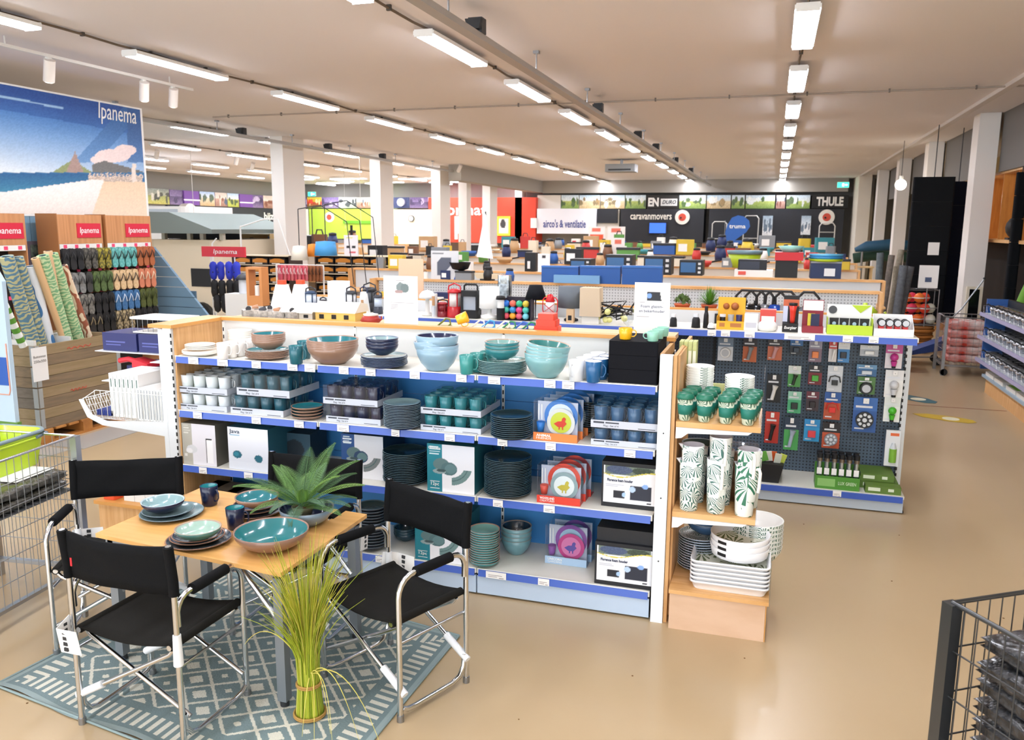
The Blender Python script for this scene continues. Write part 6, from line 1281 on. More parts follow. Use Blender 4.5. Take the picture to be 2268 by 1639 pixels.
for k in range(8):
    z0 = .14 + k * .102; z1 = z0 + .098
    MB().box(X0 - .025, YA + .001, z0, X0, YB_, z1).build('plank', OW[(k // 2 + k) % 3], cr); MB().box(-7.38, YA, z0, X0 - .026, YA + .025, z1).build('plank', OW[(k // 2 + 1) % 3], cr)
    MB().box(-7.4, YA + .026, z0, -7.375, YB_, z1).box(-7.374, YB_ - .025, z0, X0 - .026, YB_, z1).build('plank', OW[1], cr)
for k in range(4):
    for s in (0, 1):
        z0 = .15 + k * .204; MB().box(X0 + .001, (YA + .005, YB_ - .05)[s], z0, X0 + .006, (YA + .05, YB_ - .005)[s], z0 + .19).box(X0 - .055, (YA - .006, YB_ + .001)[s], z0, X0 + .0005, (YA - .001, YB_ + .006)[s], z0 + .19).build('steel_hinge', mat('A9ACAA', .5, .2), cr)
MB().box(-7.37, YA + .03, .9, X0 - .03, YA + .06, 1.0).box(-7.0, YA + .06, .9, -6.96, YB_ - .03, .99).box(-7.37, YA + .45, .9, X0 - .03, YA + .47, .99).build('inner_divider', OFFW, cr)
a = AX(68, 772, X0 + .01); b = AX(109, 840, X0 + .01); sg = T('paper_sign', 'white paper reading Buitenmat 250x350 pinned to the pallet box', 'sign', (X0 + .008, a.y, b.z)); MB().box(0, 0, 0, .002, b.y - a.y, a.z - b.z).build('paper', PAPER, sg)
for s, v in (('Buitenmat', .72), ('250x350', .58)): text(s, .035, (.0045, (b.y - a.y) / 2, (a.z - b.z) * v), '+X', mat('7A7672', .5), sg, width=(b.y - a.y) * .8, ext=.0005)
for i, (zz, ll) in enumerate(((.88, .3), (.46, .2))): MB().tube([(X0 + .003, YA + .38 + k * ll / 12, zz + .012 * math.sin(k * 2.2)) for k in range(13)], .004, 4).build('red_stencil', mat('C4442E', .7), cr)
def orn(c1, c2, sc, k='orna'): return mat(c1, .8, kind=k, ncol=c2, nscale=sc)
RL = [((14, 568), (52, 752), .062, orn('5F8296', 'B9B58A', 7), 'blue grey rug roll with cream ornaments, leftmost in the pallet box'), ((36, 570), (78, 750), .062, orn('5F8296', 'BDB98E', 7), 'blue grey rug roll with cream ornaments, second in the pallet box'),
      ((66, 590), (104, 752), .062, mat('4E7FB0', .8, kind='leaf', ncol='E8EEF2', nscale=1.6), 'bright blue rug roll with white waves in the pallet box'), ((94, 566), (152, 742), .055, orn('7FAE80', 'C4D3A4', 8), 'green rug roll with pale ornaments, left one'),
      ((115, 562), (172, 738), .055, orn('7FAE80', 'C4D3A4', 8), 'green rug roll with pale ornaments, right one'), ((140, 588), (192, 735), .04, mat('E3CDB0', .8, kind='leaf', ncol='A0604A', nscale=5), 'beige rug roll with red brown zigzag in the pallet box'),
      ((77, 572), (128, 745), .035, mat('E0B888', .7), 'plain tan cardboard tube between the blue and green rug rolls'), ((106, 556), (120, 640), .04, mat('E6C096', .7), 'short tan board end behind the green rug rolls')]
for i, (t_, b_, r, m_, lab) in enumerate(RL):
    p, q = AX(*t_, -6.72 - .05 * (i % 3)), AX(*b_, -6.72 - .05 * (i % 3)); d = (q - p).normalized(); q = p + d * ((p.z - .16) / -d.z) * .98 if i != 7 else q; q.y = max(q.y, YA + .36 + .07 * i) if i != 7 else q.y; q.x = min(max(q.x, -7.2), -6.8) if i != 7 else q.x
    rg = T('rolled_rug', lab, 'rolled rug', p); v = q - p
    MB().cyl((0, 0, 0), v, r, n=18).build('roll', m_, rg); MB().cyl(-d * .002, -d * .0005, r * .55, n=14).build('core', mat('3A4A50', .8), rg)
p = AX(8, 672, -6.63); sn = T('striped_pool_noodle', 'green and white striped soft roll leaning at the front corner of the pallet box', 'roll', p); q = AX(52, 768, -6.63) - p
for k in range(9): MB().cyl(q * (k / 9), q * ((k + .97) / 9), .035, n=14).build('band', mat('5E9A34' if k % 2 else 'F0F2EA', .7), sn)
# pale blue display board at the left edge
bd = T('blue_display_board', 'pale blue printed display board at the left edge, green at the foot', 'display board', (-6.67, 5.25, 0))
MB().box(0, 0, .42, .58, .04, 1.62).build('board', mat('BBD3E4', .5), bd); MB().box(0, 0, .02, .6, .04, .42).build('foot_panel', mat('5E8C3A', .5), bd); MB().rbox(.3, -.006, .74, .55, -.001, .98, .002).build('blue_print', mat('2358B0', .4), bd)
MB().tube([(.02, -.004, .66), (.545, -.004, .66), (.56, -.004, .7), (.56, -.004, 1.1)], .006, 5).build('orange_line', mat('E8A890', .5), bd); MB().prismy([(.3, 1.62), (.58, 1.62), (.42, 1.86), (.3, 1.86)], 0, .04).build('top_board', mat('BBD3E4', .5), bd)
MB().box(-7.3, 5.45, .001, -6.2, 5.9, .006).build('floor_grid', mat('D0CCC4', .4, .5, kind='dotted', ncol='8E8A84', nscale=14), label='pale perforated metal floor plate before the pallet', cat='floor plate')
MB().box(-6.5, 5.95, .001, -6.1, 8.4, .006).build('floor_grid', mat('BDBAB4', .4, .4, kind='dotted', ncol='F4F1EA', nscale=9), label='pale studded floor plate beside the pallet box', cat='floor plate')
# ---- flip flop racks ----
RX = -7.9; OAK = mat('CC9160', .5, noise=1, ncol='B67C4C', nscale=2, stretch=(1, 12, .5))
def rack(ya, yb, lab, n):
    t = T('flip_flop_rack', lab, 'display rack', (RX, ya, 0)); W_ = yb - ya
    MB().box(-.3, 0, 1.86, 0, W_, 2.2).build('header', OAK, t); MB().box(-.3, 0, .05, -.27, W_, 1.86).build('back_board', mat('2A2624', .7), t); MB().box(-.3, -.012, .05, .01, -.001, 2.21).build('side_board', mat('A86F40', .5), t); MB().box(-.3, W_ + .001, .05, .0, W_ + .012, 2.2).build('side_board', OAK, t)  # near side board painted darker than the oak, as its shaded side
    MB().box(-.01, .01, 1.80, .002, W_ - .01, 1.858).build('white_strip', OFFW, t)
    s_ = MB().box(.001, W_ * .42, 1.93, .008, W_ * .97, 2.1).build('red_sign', mat('CF1F3C', .4), t); text('Ipanema', .1, (.01, W_ * .695, 2.015), '+X', WHITE, s_, width=W_ * .44, shear=.15)
    m = MB()
    for z_ in RZ:
        m.cyl((-.02, 0, z_ + .02), (-.02, W_, z_ + .02), .005, n=5)
    m.build('hanging_bar', DARK, t)
    for z_ in RZ:
        for k in range(4): MB().rbox(0, W_ * (k + .4) / 4, z_ + .01, .004, W_ * (k + .4) / 4 + .05, z_ + .05, .0015).build('price_ticket', mat('E8406A', .5) if 1 else RED, t)
RZ = [1.80, 1.52, 1.26, 1.02]
rack(7.60, 8.26, 'oak headed flip-flop rack with red Ipanema sign, middle of three', 0); rack(8.33, 9.10, 'oak headed flip-flop rack with red Ipanema sign, right of three', 1); rack(6.45, 7.16, 'oak headed flip-flop rack with red sign, cut by the left picture edge', 2)
SOLE = [(.0, 0), (.03, -.01), (.043, -.05), (.038, -.11), (.034, -.16), (.038, -.21), (.025, -.245), (0, -.25), (-.022, -.24), (-.033, -.2), (-.03, -.14), (-.035, -.08), (-.035, -.03), (-.02, -.004)]
def ff(col, strap, pos, lab, grp, sc=1, ang=0):
    K = ('ff', col, strap)
    if K not in MC:
        MC[K] = (MB().prismx([(y, z) for y, z in SOLE], -.009, .009).mesh('sole', mat(col[0], .6) if len(col) == 1 else mat(col[0], .6, noise=1, ncol=col[1], nscale=30)),
                 MB().tube([(.012, -.03, -.14), (.03, -.015, -.09), (.02, 0, -.045), (.03, .015, -.09), (.012, .03, -.14)], .006, 5).mesh('strap', mat(strap, .5)))
    t = T('flip_flops', lab, 'flip-flops', pos, ang, grp); t.scale = (sc,) * 3
    for s in (-1, 1):
        o = link('sole', MC[K][0], t, loc=(0, .04 * s, 0)); link('strap', MC[K][1], o)
FC = [[(('1C1C1E',), '2A2A2C')] * 2 + [(('6E6A60', '2A2826'), '1C1C1C')] * 2 + [(('B8A83A', '3A3A20'), '2A2A20')] * 2 + [(('7CC4BE', '4A9A96'), '1E2A2A')] * 4 + [(('A85E36',), '2A1C14')] * 3,
      [(('6A6A68', '8A8A86'), '4A4A4A')] * 2 + [(('3A3A38',), '222222')] + [(('5E7440', '46582E'), '2E3A1E')] * 3 + [(('E2C49A', 'CBAA7C'), '2A2420')] * 4 + [(('C97A5A',), 'E8D0B0')] * 3,
      [(('8E8A80', '5A5650'), '2A2A2A')] * 3 + [(('1A1A1C',), '101010')] * 3 + [(('4678A8', '34608C'), 'C8D4E0')] * 4 + [(('565F28', '434A1E'), '3A4018')] * 3,
      [(('1A1816', '2A2622'), '8A7A5A')] * 4 + [(('141414',), '1E1E1E')] * 2 + [(('C8B48A', '2A2620'), '2A2620')] * 3 + [(('121212',), '1C1C1C')] * 4]
CN = {'1C1C1E': 'black', '6E6A60': 'grey patterned', 'B8A83A': 'yellow patterned', '7CC4BE': 'turquoise', 'A85E36': 'brown', '6A6A68': 'grey', '3A3A38': 'charcoal', '5E7440': 'green', 'E2C49A': 'cream', 'C97A5A': 'salmon', '8E8A80': 'light grey', '1A1A1C': 'black', '4678A8': 'blue', '565F28': 'olive', '1A1816': 'dark brown', '141414': 'black', 'C8B48A': 'beige striped', '121212': 'deep black'}
for r_, row in enumerate(FC):
    n = len(row)
    for k, (c_, s_) in enumerate(row):
        y = 7.66 + (9.06 - 7.66) * (k + .2) / n
        for j in (0, 1): ff(c_, s_, (RX + .02 + .055 * j, y - .02 * j, RZ[r_] + .01), '%s flip-flops in %s row of the racks, %s from the left, %s' % (CN[c_[0]], ('the top', 'the second', 'the third', 'the lowest')[r_], ORD[k], ('rear', 'front')[j]), 'flip-flops on the oak racks', 1.0, -.35)
# blue slat triangle
tw = T('slatted_wall', 'blue grey slatted triangular wall end right of the flip-flop racks', 'partition', (0, 0, 0)); TX0, TZ1, TX1, TZ0 = -8.1, 1.80, -7.08, .68
for k in range(11):
    z0 = 1.66 - k * .135; z1 = z0 + .128
    if z0 < .1: break
    xe0 = TX0 + (TX1 - TX0) * min(1, (TZ1 - z0) / (TZ1 - TZ0)); xe1 = TX0 + (TX1 - TX0) * min(1, (TZ1 - z1) / (TZ1 - TZ0)); MB().prismy([(TX0, z0), (xe0, z0), (max(xe1, TX0 + .01), z1), (TX0, z1)], 9.35, 9.39).build('slat', mat('6E8EA4', .55), tw)
MB().box(TX0, 9.395, .0, TX1 - .4, 9.42, 1.2).build('backing', mat('4A6478', .6), tw)
# ---- stand with clogs ----
def P_(x, y, Y): return AY(x, y, Y)
a, b = P_(447, 568, 11), P_(541, 547, 11); st = T('shoe_stand', 'white wire stand with a red Ipanema sign carrying clogs', 'stand', (a.x, 11, 0)); w_ = b.x - a.x; MB().box(0, 0, a.z, w_, .04, b.z).build('red_sign', mat('D6283C', .4), st); text('Ipanema', .1, (w_ * .55, -.004, (a.z + b.z) / 2), '-Y', WHITE, st, width=w_ * .55, shear=.15)
m = MB()
for x in (.15, w_ - .2): m.cyl((x, .02, 0), (x, .02, a.z), .012, n=6)
for z_ in (a.z - .12, .9, .6): m.cyl((.15, .02, z_), (w_ - .2, .02, z_), .01, n=6)
m.build('frame', WHITE, st); MB().box(.0, -.1, 0, w_, .2, .03).build('foot', OFFW, st)
for i, (px, py, c_, nm) in enumerate(((481, 600, '2636B8', 'blue'), (516, 600, '2C3CC4', 'blue'), (484, 640, '151517', 'black'), (518, 640, '171719', 'black'), (490, 672, '1B1B1E', 'black'), (520, 672, '141416', 'black'))):
    p = P_(px, py, 10.93); t = T('clog_pair', '%s pair of clogs hanging on the white stand, %s, %s row' % (nm, ('left', 'right')[i % 2], ('top', 'middle', 'low')[i // 2]), 'clogs', p)
    for s in (-1, 1): o = MB().lathe([(.001, -.15), (.045, -.12), (.062, -.05), (.056, .03), (.066, .08), (.045, .13), (.001, .15)], 12, (s * .068, 0, 0), sy=.8).build('clog', mat(c_, .6), t); MB().ball((s * .052, -.03, -.02), .02, 4).build('opening', BLACK, o)
# ---- shoe box shelving ----
def shelfrow(name, lab, x0, x1, Y, z0, nz, dz, col, mt='3A2A20', D=.4):
    t = T(name, lab, 'shelving', (x0, Y, 0))
    for k in range(nz + 1): MB().box(0, 0, z0 + k * dz - .015, x1 - x0, D, z0 + k * dz).build('shelf', mat(col, .5), t)
    MB().box(-.02, 0, 0, 0, D, z0 + nz * dz).box(x1 - x0, 0, 0, x1 - x0 + .02, D, z0 + nz * dz).build('side_board', mat(mt, .6), t); MB().box(0, D, 0, x1 - x0, D + .02, z0 + nz * dz).build('back_board', mat(mt, .6), t); return t
BXM = [mat('1E1A18', .6), mat('C9822C', .5), mat('D8D0C4', .5)]
BXme = MB().box(0, 0, 0, .30, .3, .11, 0).prismy([(.01, .035), (.29, .035), (.29, .08), (.2, .105), (.1, .105), (.01, .08)], -.003, -.001, 1).box(.05, -.004, .01, .2, -.001, .03, 2).mesh('shoe_box', BXM)
for ui, (xa, xb, Y, nm) in enumerate(((517, 640, 12.0, 'left'), (700, 890, 12.6, 'right'))):
    A, B = P_(xa, 600, Y).x, P_(xb, 600, Y).x; shelfrow('shoe_box_shelving', 'dark shelving full of orange and black shoe boxes, %s unit' % nm, A, B, Y, .35, 8, .155, 'D8C8A8')
    n = int((B - A) / .335)
    for k in range(3 if ui else 4, 8):
        for i in range(n): single(BXme, 'shoe_box', (A + .03 + i * .335, Y + .02, .352 + k * .155), 'orange and black shoe box, %s unit, %s shelf from the top, %s from the left' % (nm, ORD[7 - k], ORD[i]), 'shoe box', 'shoe boxes %s unit' % nm)
# ================= generic island rows =================
RC = random.Random(11)
def island(Y, x0, x1, lab, z=1.45, pane='C4CCD2', D=.5):
    t = T('shelf_island', lab, 'shelving', (0, 0, 0))
    MB().box(x0, Y, z - .03, x1, Y + .12, z).build('top_board', WOOD, t); MB().box(x0 + .02, Y + .02, .1, x1 - .02, Y + .05, z - .03).build('back_panel', mat(pane, .6, kind='peg', ncol='8A9298', nscale=30) if pane == 'C4CCD2' else mat(pane, .6), t)
    for k, zz in enumerate((z - .3, z - .62, .2)): MB().box(x0, Y - D, zz - .025, x1, Y + .02, zz).build('shelf', WOOD, t)
    MB().box(x0 - .02, Y - D * .3, 0, x0, Y + .1, z).build('end_board', WOOD, t); MB().box(x1, Y - D * .3, 0, x1 + .02, Y + .1, z).build('end_board', WOOD, t); MB().box(x0, Y - D + .03, 0, x1, Y, .17).build('base', OFFW, t); return t
island(9.4, -4.75, 1.08, 'wooden topped shelf island behind the lanterns'); island(11.5, -6.2, 1.35, 'wooden topped shelf island carrying small ovens', pane='C9D3DA')
for i, (Y, x0, x1) in enumerate(((14.2, -7.6, 1.3), (17.0, -8.6, 1.5), (20.4, -9.2, 1.6), (24.0, -8.6, 1.6), (28.0, -8.4, 1.6))): island(Y, x0, x1, 'distant low shelf island, %s row behind the ovens' % ORD[i], pane='D8D2C6')
for i, (Y, x0, x1) in enumerate(((16.5, -14.5, -9.0), (20.5, -17.5, -10.8), (25, -19, -11.5))): island(Y, x0, x1, 'distant low shelf island beyond the left columns, %s row' % ORD[i], z=1.5, pane='D8D2C6')
PAL = [('cream', 'E6DCC6'), ('white', 'EEEEEA'), ('blue', '2E5EA8'), ('red', 'C83A34'), ('black', '1E1F22'), ('green', '5E9A4A'), ('tan', 'C8A276'), ('grey', '8C9094'), ('yellow', 'DDBE3A'), ('navy', '22305E'), ('teal', '3A8E9A'), ('brown', '7A5238')]
ME = {}
def clutter(Y, x0, x1, z, n, where, smax=.4, kinds=('box', 'jar', 'pan', 'bag', 'case')):
    for i in range(n):
        k = RC.choice(kinds); nm, c_ = RC.choice(PAL); s = RC.uniform(.45, 1) * smax; K = (k, nm)
        if K not in ME:
            m_ = mat(c_, .5)
            ME[K] = {'box': [('carton', MB().box(-.4, -.25, 0, .4, .25, .7).mesh('carton', m_)), ('label', MB().box(-.3, -.256, .15, .1, -.251, .5).mesh('label', PAPER if nm != 'white' else RED))],
                     'jar': [('jar_body', MB().lathe([(.25, 0), (.28, .3), (.2, .6), (1e-4, .6)], 14).mesh('jar', m_)), ('lid', MB().lathe([(.21, .601), (.2, .72), (1e-4, .75)], 14).mesh('lid', DARK))],
                     'pan': [('pan_body', MB().lathe([(.3, 0), (.42, .25), (.44, .26), (.4, .1), (1e-4, .03)], 16).mesh('pan', m_)), ('handle', MB().tube([(.4, 0, .22), (.8, 0, .3)], .04, 6).mesh('handle', BLACK))],
                     'bag': [('bag_body', MB().rbox(-.3, -.18, 0, .3, .18, .7, .1).mesh('bag', m_)), ('handle', MB().tube([(-.15, 0, .7), (-.1, 0, .88), (.1, 0, .88), (.15, 0, .7)], .03, 5).mesh('handle', DARK))],
                     'case': [('case_body', MB().rbox(-.5, -.25, 0, .5, .25, .4, .05).mesh('case', m_)), ('lid', MB().rbox(-.52, -.27, .401, .52, .27, .5, .05).mesh('lid', DARK if nm != 'black' else GREYM))]}[k]
        x = x0 + (x1 - x0) * (i + .5) / n + RC.uniform(-.1, .1) * (x1 - x0) / n
        t = T({'box': 'carton', 'jar': 'canister', 'pan': 'pan', 'bag': 'carry_bag', 'case': 'storage_case'}[k], '%s %s %s, %s from the left' % (nm, {'box': 'labelled carton', 'jar': 'lidded canister', 'pan': 'pan', 'bag': 'carry bag', 'case': 'lidded case'}[k], where, ORD[i] if i < 30 else 'last'), {'box': 'carton', 'jar': 'canister', 'pan': 'pan', 'bag': 'bag', 'case': 'case'}[k], (x, Y, z), RC.uniform(-.15, .15))
        t.scale = (s, s, s)
        for a_, me_ in ME[K]: link(a_, me_, t)
clutter(9.1, -4.6, -2.4, 1.152, 9, 'on the shelf below the first island top', .24); clutter(9.12, -1.4, .95, 1.152, 11, 'on the right shelf below the first island top', .2)
clutter(9.46, -4.5, -2.9, 1.451, 6, 'on the first island top, left part', .24); clutter(11.56, -5.9, -3.9, 1.451, 7, 'on the oven island, left part', .3)
clutter(11.1, -1.0, 1.2, 1.152, 8, 'on the shelf under the ovens', .22, ('pan', 'case'))
for i, (Y, x0, x1, n, s) in enumerate(((14.25, -7.4, 1.2, 20, .42), (17.05, -8.4, 1.4, 22, .5), (20.45, -9, 1.5, 22, .55), (24.05, -8.4, 1.5, 20, .6), (28.05, -8.2, 1.5, 20, .6))):
    clutter(Y, x0, x1, 1.451, n, 'on the top of distant %s island' % ORD[i], s); clutter(Y - .25, x0, x1, 1.152, n - 4, 'on the upper shelf of distant %s island' % ORD[i], s * .6)
for i, (Y, x0, x1, n) in enumerate(((16.55, -14.3, -9.2, 14), (20.55, -17.3, -11, 14), (25.05, -18.8, -11.7, 14))): clutter(Y, x0, x1, 1.501, n, 'on the top beyond the left columns, %s row' % ORD[i], .6)
# blue folding crates + ovens
def pxbox(name, lab, cat, x0, y0, x1, y1, Y, D, col, zb=None, parts=()):
    a, b = P_(x0, y1, Y), P_(x1, y0, Y); z0 = zb if zb is not None else a.z; t = T(name, lab, cat, (a.x, Y, z0)); w_, H = b.x - a.x, b.z - z0
    MB().box(0, 0, 0, w_, D, H).build('body', mat(col, .45), t)
    for nm, u0, v0, u1, v1, c_ in parts: MB().box(w_ * u0, -.008, H * v0, w_ * u1, -.001, H * v1).build(nm, mat(c_, .35), t)
    return t
for i, (a, b) in enumerate(((1199, 1281), (1284, 1374), (1377, 1467))): pxbox('blue_storage_bin', 'bright blue upright panel bin on the first island top, %s of three' % ORD[i], 'bin', a, 590, b, 626, 9.42, .1, '1C55A0', 1.451, (('rim', 0, .9, 1, 1, '2A6AB8'),))
pxbox('blue_tray', 'pale blue metal tray lying before the blue bins', 'tray', 1226, 611, 1328, 628, 9.36, .05, '6FA0CC', 1.451)
OV = (('glass_door', .06, .2, .7, .85, '38689A'), ('knob', .8, .7, .92, .85, 'D8D8D8'), ('knob', .8, .42, .92, .57, 'D8D8D8'), ('knob', .8, .14, .92, .29, 'D8D8D8'))
for i, (a, b, c, d) in enumerate(((1262, 574, 1308, 604), (1340, 565, 1400, 606), (1425, 568, 1487, 607), (1504, 577, 1557, 608))): pxbox('mini_oven', 'black mini oven on the second island, %s from the left' % ORD[i], 'oven', a, b, c, d, 11.55, .35, '1B1D22', 1.451, OV)
pxbox('microwave', 'black microwave on a white box, right of the mini ovens', 'microwave', 1634, 576, 1699, 600, 11.56, .3, '15161B', 1.531, (('door', .05, .15, .75, .85, '2A3040'),))
pxbox('white_oven_box', 'flat white carton under the black microwave', 'carton', 1626, 601, 1712, 612, 11.55, .35, 'F0EEEA', 1.451, (('print', .1, .3, .3, .8, 'E05A4A'),)).scale = (1, 1, .079 / max(.01, (P_(1626, 601, 11.55).z - 1.451)))
pxbox('black_grill', 'black lidded grill under the red bowl', 'grill', 1716, 577, 1768, 611, 11.56, .35, '16171A', 1.451); t = pxbox('red_bowl_set', 'red oval tub with pale green dish standing on the black grill', 'tub', 1716, 560, 1780, 577, 11.5, .35, 'C8242C', None)
t.location.z = AY(1740, 577, 11.56).z + .002; MB().lathe([(.1, 0), (.17, .08), (1e-4, .09)], 16, (.2, .17, .105)).build('dish', mat('9AD0C4', .4), t)
pxbox('navy_crate', 'navy folding crate at the right end of the second island', 'crate', 1794, 580, 1865, 611, 11.55, .35, '1C2E58', 1.451, (('label', .45, .15, .8, .6, 'E8EAEE'), ('rim', 0, .9, 1, 1, '8A8C90'))); t = T('stacked_plates_set', 'blue and lime green tray stack on the navy crate', 'trays', (P_(1830, 577, 11.6).x, 11.7, P_(1830, 580, 11.55).z + .002))
for k, c_ in enumerate(('B8D42A', '3A8ECC', '5AB0D8')): MB().lathe([(.2, 0), (.22, .03), (1e-4, .031)], 20, (0, 0, .032 * k)).build('tray', mat(c_, .4), t)
t = T('lime_tub', 'lime and grey round tub on a distant island', 'tub', (P_(1650, 555, 14.3).x, 14.3, 1.451)); MB().lathe([(.2, 0), (.27, .22), (1e-4, .22)], 20).build('tub', mat('B4CC28', .4), t); MB().lathe([(.28, .221), (.29, .28), (1e-4, .28)], 20).build('rim', mat('6E8A94', .4), t)
# kettles behind the pegboard unit
rs = T('rear_shelf_board', 'wooden shelf board behind the pegboard unit carrying kettles', 'shelf', (0, 0, 0)); MB().box(-4.3, 7.02, 1.29, .9, 7.65, 1.32).build('board', WOOD, rs); MB().box(-4.3, 7.2, 0, .9, 7.24, 1.289).build('support', mat('C4CCD2', .6), rs)
for i, (px, c_, r, nm) in enumerate(((1652, '15161A', .1, 'black'), (1673, '17181C', .1, 'black'), (1694, '8A8C92', .08, 'steel'), (1716, '1E4AA8', .1, 'bright blue'), (1740, '9A9CA0', .1, 'steel'), (1790, '7A8088', .1, 'grey'))):
    t = T('kettle', '%s whistling kettle behind the rail shelf, %s from the left' % (nm, ORD[i]), 'kettle', (P_(px, 670, 7.35).x, 7.35, 1.321)); MB().lathe([(r, 0), (r * 1.02, .03), (r * .85, .1), (r * .4, .135), (1e-4, .14)], 20).build('body', mat(c_, .2, .3), t)
    MB().tube([(-r * .8, 0, .11), (-r * .85, 0, .2), (-r * .4, 0, .25), (r * .4, 0, .25), (r * .85, 0, .2), (r * .8, 0, .12)], .011, 6).build('handle', BLACK, t); MB().cyl((0, 0, .14), (0, 0, .165), .014, n=10).build('lid_knob', BLACK, t); MB().cyl((r * .7, -.02, .08), (r * 1.15, -.03, .13), .02, .01, n=8).build('spout', mat(c_, .2, .3), t)
t = T('lime_teapot', 'lime green collapsible pot at the right end behind the rail shelf', 'teapot', (P_(1917, 670, 7.3).x, 7.3, 1.321)); MB().lathe([(.07, 0), (.12, .05), (.125, .07), (.09, .1), (.1, .11), (.06, .15), (.02, .16), (.015, .18), (1e-4, .18)], 22).build('body', mat('B4D02E', .4), t); MB().tube([(.12, 0, .06), (.17, 0, .08), (.15, 0, .11)], .01, 6).build('handle', mat('B4D02E', .4), t)
# hanging lamps, sail, bbq, cards
def cone(px, py, Y, r0, r1, h, c_, lab, wire=True):
    p = P_(px, py, Y); t = T('pendant_lamp', lab, 'lamp', p); MB().lathe([(r0, 0), (r1, h), (1e-4, h + .01)], 22).build('shade', mat(c_, .6), t); MB().lathe([(1e-4, .012), (r0 * .9, .012)], 20).build('diffuser', mat('FBF8F0', .5, emit=.6), t)
    MB().cyl((0, 0, h), (0, 0, h + .45), .006, n=5).tube([(0, 0, h + .45), (.25, .1, h + .5), (.5, .3, h + .3), (.55, .35, 1.36 - p.z)], .006, 5).build('stand', DARK, t)
cone(664, 576, 9.0, .11, .075, .17, 'E9E2D2', 'cream bell lamp hanging above the lanterns'); cone(722, 566, 9.1, .14, .12, .17, '4A9EDC', 'sky blue drum lamp hanging above the lanterns'); cone(694, 568, 9.2, .08, .06, .15, 'F0902E', 'orange drum lamp beside the sky blue lamp')
t = T('sailboat_model', 'white sail of a model boat on the first island', 'model boat', (P_(1075, 618, 9.45).x, 9.47, 1.451)); MB().prismy([(-.12, .28), (.09, .26), (.0, .78), (-.015, .8)], -.004, .004).build('sail', mat('F0F2F4', .7), t); MB().cyl((.06, .01, .02), (-.01, .01, .82), .008, n=6).build('mast', DARK, t); MB().prismy([(-.1, .02), (.16, .02), (.2, .08), (-.14, .08)], -.04, .04).build('hull', mat('D8C8A8', .5), t); MB().box(-.06, -.05, 0, .1, .05, .019).build('stand', DARK, t)
t = T('kettle_grill', 'black bowl grill on blue legs on the first island', 'grill', (P_(1019, 600, 9.5).x, 9.5, 1.451)); MB().lathe([(.02, .1), (.1, .13), (.13, .2), (.135, .21), (.12, .18), (1e-4, .12)], 22).build('bowl', BLACK, t)
for k in range(3): a_ = k * 2.1; MB().cyl((.03 * math.cos(a_), .03 * math.sin(a_), .11), (.09 * math.cos(a_), .09 * math.sin(a_), 0), .01, n=6).build('leg', mat('2A5AB0', .4), t)
def card(x0, y0, x1, y1, Y, zb, c_, lab, can=None, name='price_card'):
    t = pxbox(name, lab, 'sign', x0, y0, x1, y1, Y, .012, c_, zb); w_ = P_(x1, y0, Y).x - P_(x0, y1, Y).x; H = P_(x0, y0, Y).z - zb
    if can is not None: panel('print', can, w_, H, '-Y', (0, -.002, 0), t)
    return t
card(955, 556, 1015, 606, 9.44, 1.451, 'D8DADD', 'grey card with a picture of slate bricks on the first island', Can(30, 26, 'DADCDF').mask(np.fromfunction(lambda j, i: (i > 6) & (i < 22) & (j > 5) & (j < 22) & (i + j > 16) & (i + j < 34), (26, 30)), '5A6070').lines(.05, .06, .5, 1, .1, '6A6C74'))
card(883, 574, 937, 616, 8.2, 1.33, 'F2C8A8', 'plain peach coloured card behind the lanterns'); MB().box(-2.95, 8.15, 0, -2.1, 8.3, 1.329).build('display_plinth', OFFW, label='pale block carrying the peach card', cat='plinth')
card(763, 521, 792, 572, 12.2, 1.6, 'EEE8EA', 'white price card with black clip above the shoe boxes', Can(16, 26, 'F2ECEE').rect(.2, .5, .4, .6, '2A2A2E').rect(.55, .52, .8, .6, '2A2A2E').rect(.2, .1, .6, .14, 'D8D840').rect(.4, .8, .8, .84, 'E0606A')); single(MB().box(0, 0, 0, .03, .03, .16).mesh('c', BLACK), 'black_clip', (P_(776, 521, 12.2).x, 12.2, P_(776, 521, 12.2).z), 'black clip on the white price card above the shoe boxes', 'clip')
card(1191, 562, 1218, 600, 11.52, 1.451, 'F2F0F0', 'tall white card left of the ovens', Can(14, 20, 'F4F2F2').ell(.5, .15, .15, .1, '3A3A3E')); pxbox('black_backpack', 'black bag standing left of the white card on the second island', 'bag', 1162, 560, 1187, 600, 11.6, .2, '141518', 1.451, (('white_mark', .25, .15, .5, .55, 'E8E8E8'),))
for i, (a, b, c, d) in enumerate(((1303, 502, 1340, 540), (1345, 502, 1385, 545), (1355, 527, 1384, 565))): card(a, b, c, d, (30, 30, 17.1)[i], (P_(a, d, 30).z, P_(a, d, 30).z, 1.451)[i], 'EFE6E0', 'white and red promotion board near the back, %s from the left' % ORD[i], Can(18, 20, 'EFE6E0').rect(.2, .08, .75, .3, 'E0705A').rect(.08, .45, .9, .8, 'E4572E' if i == 0 else 'EFE6E0').rect(.1, .5, .4, .52, 'C8A8A0'), 'promotion_board')
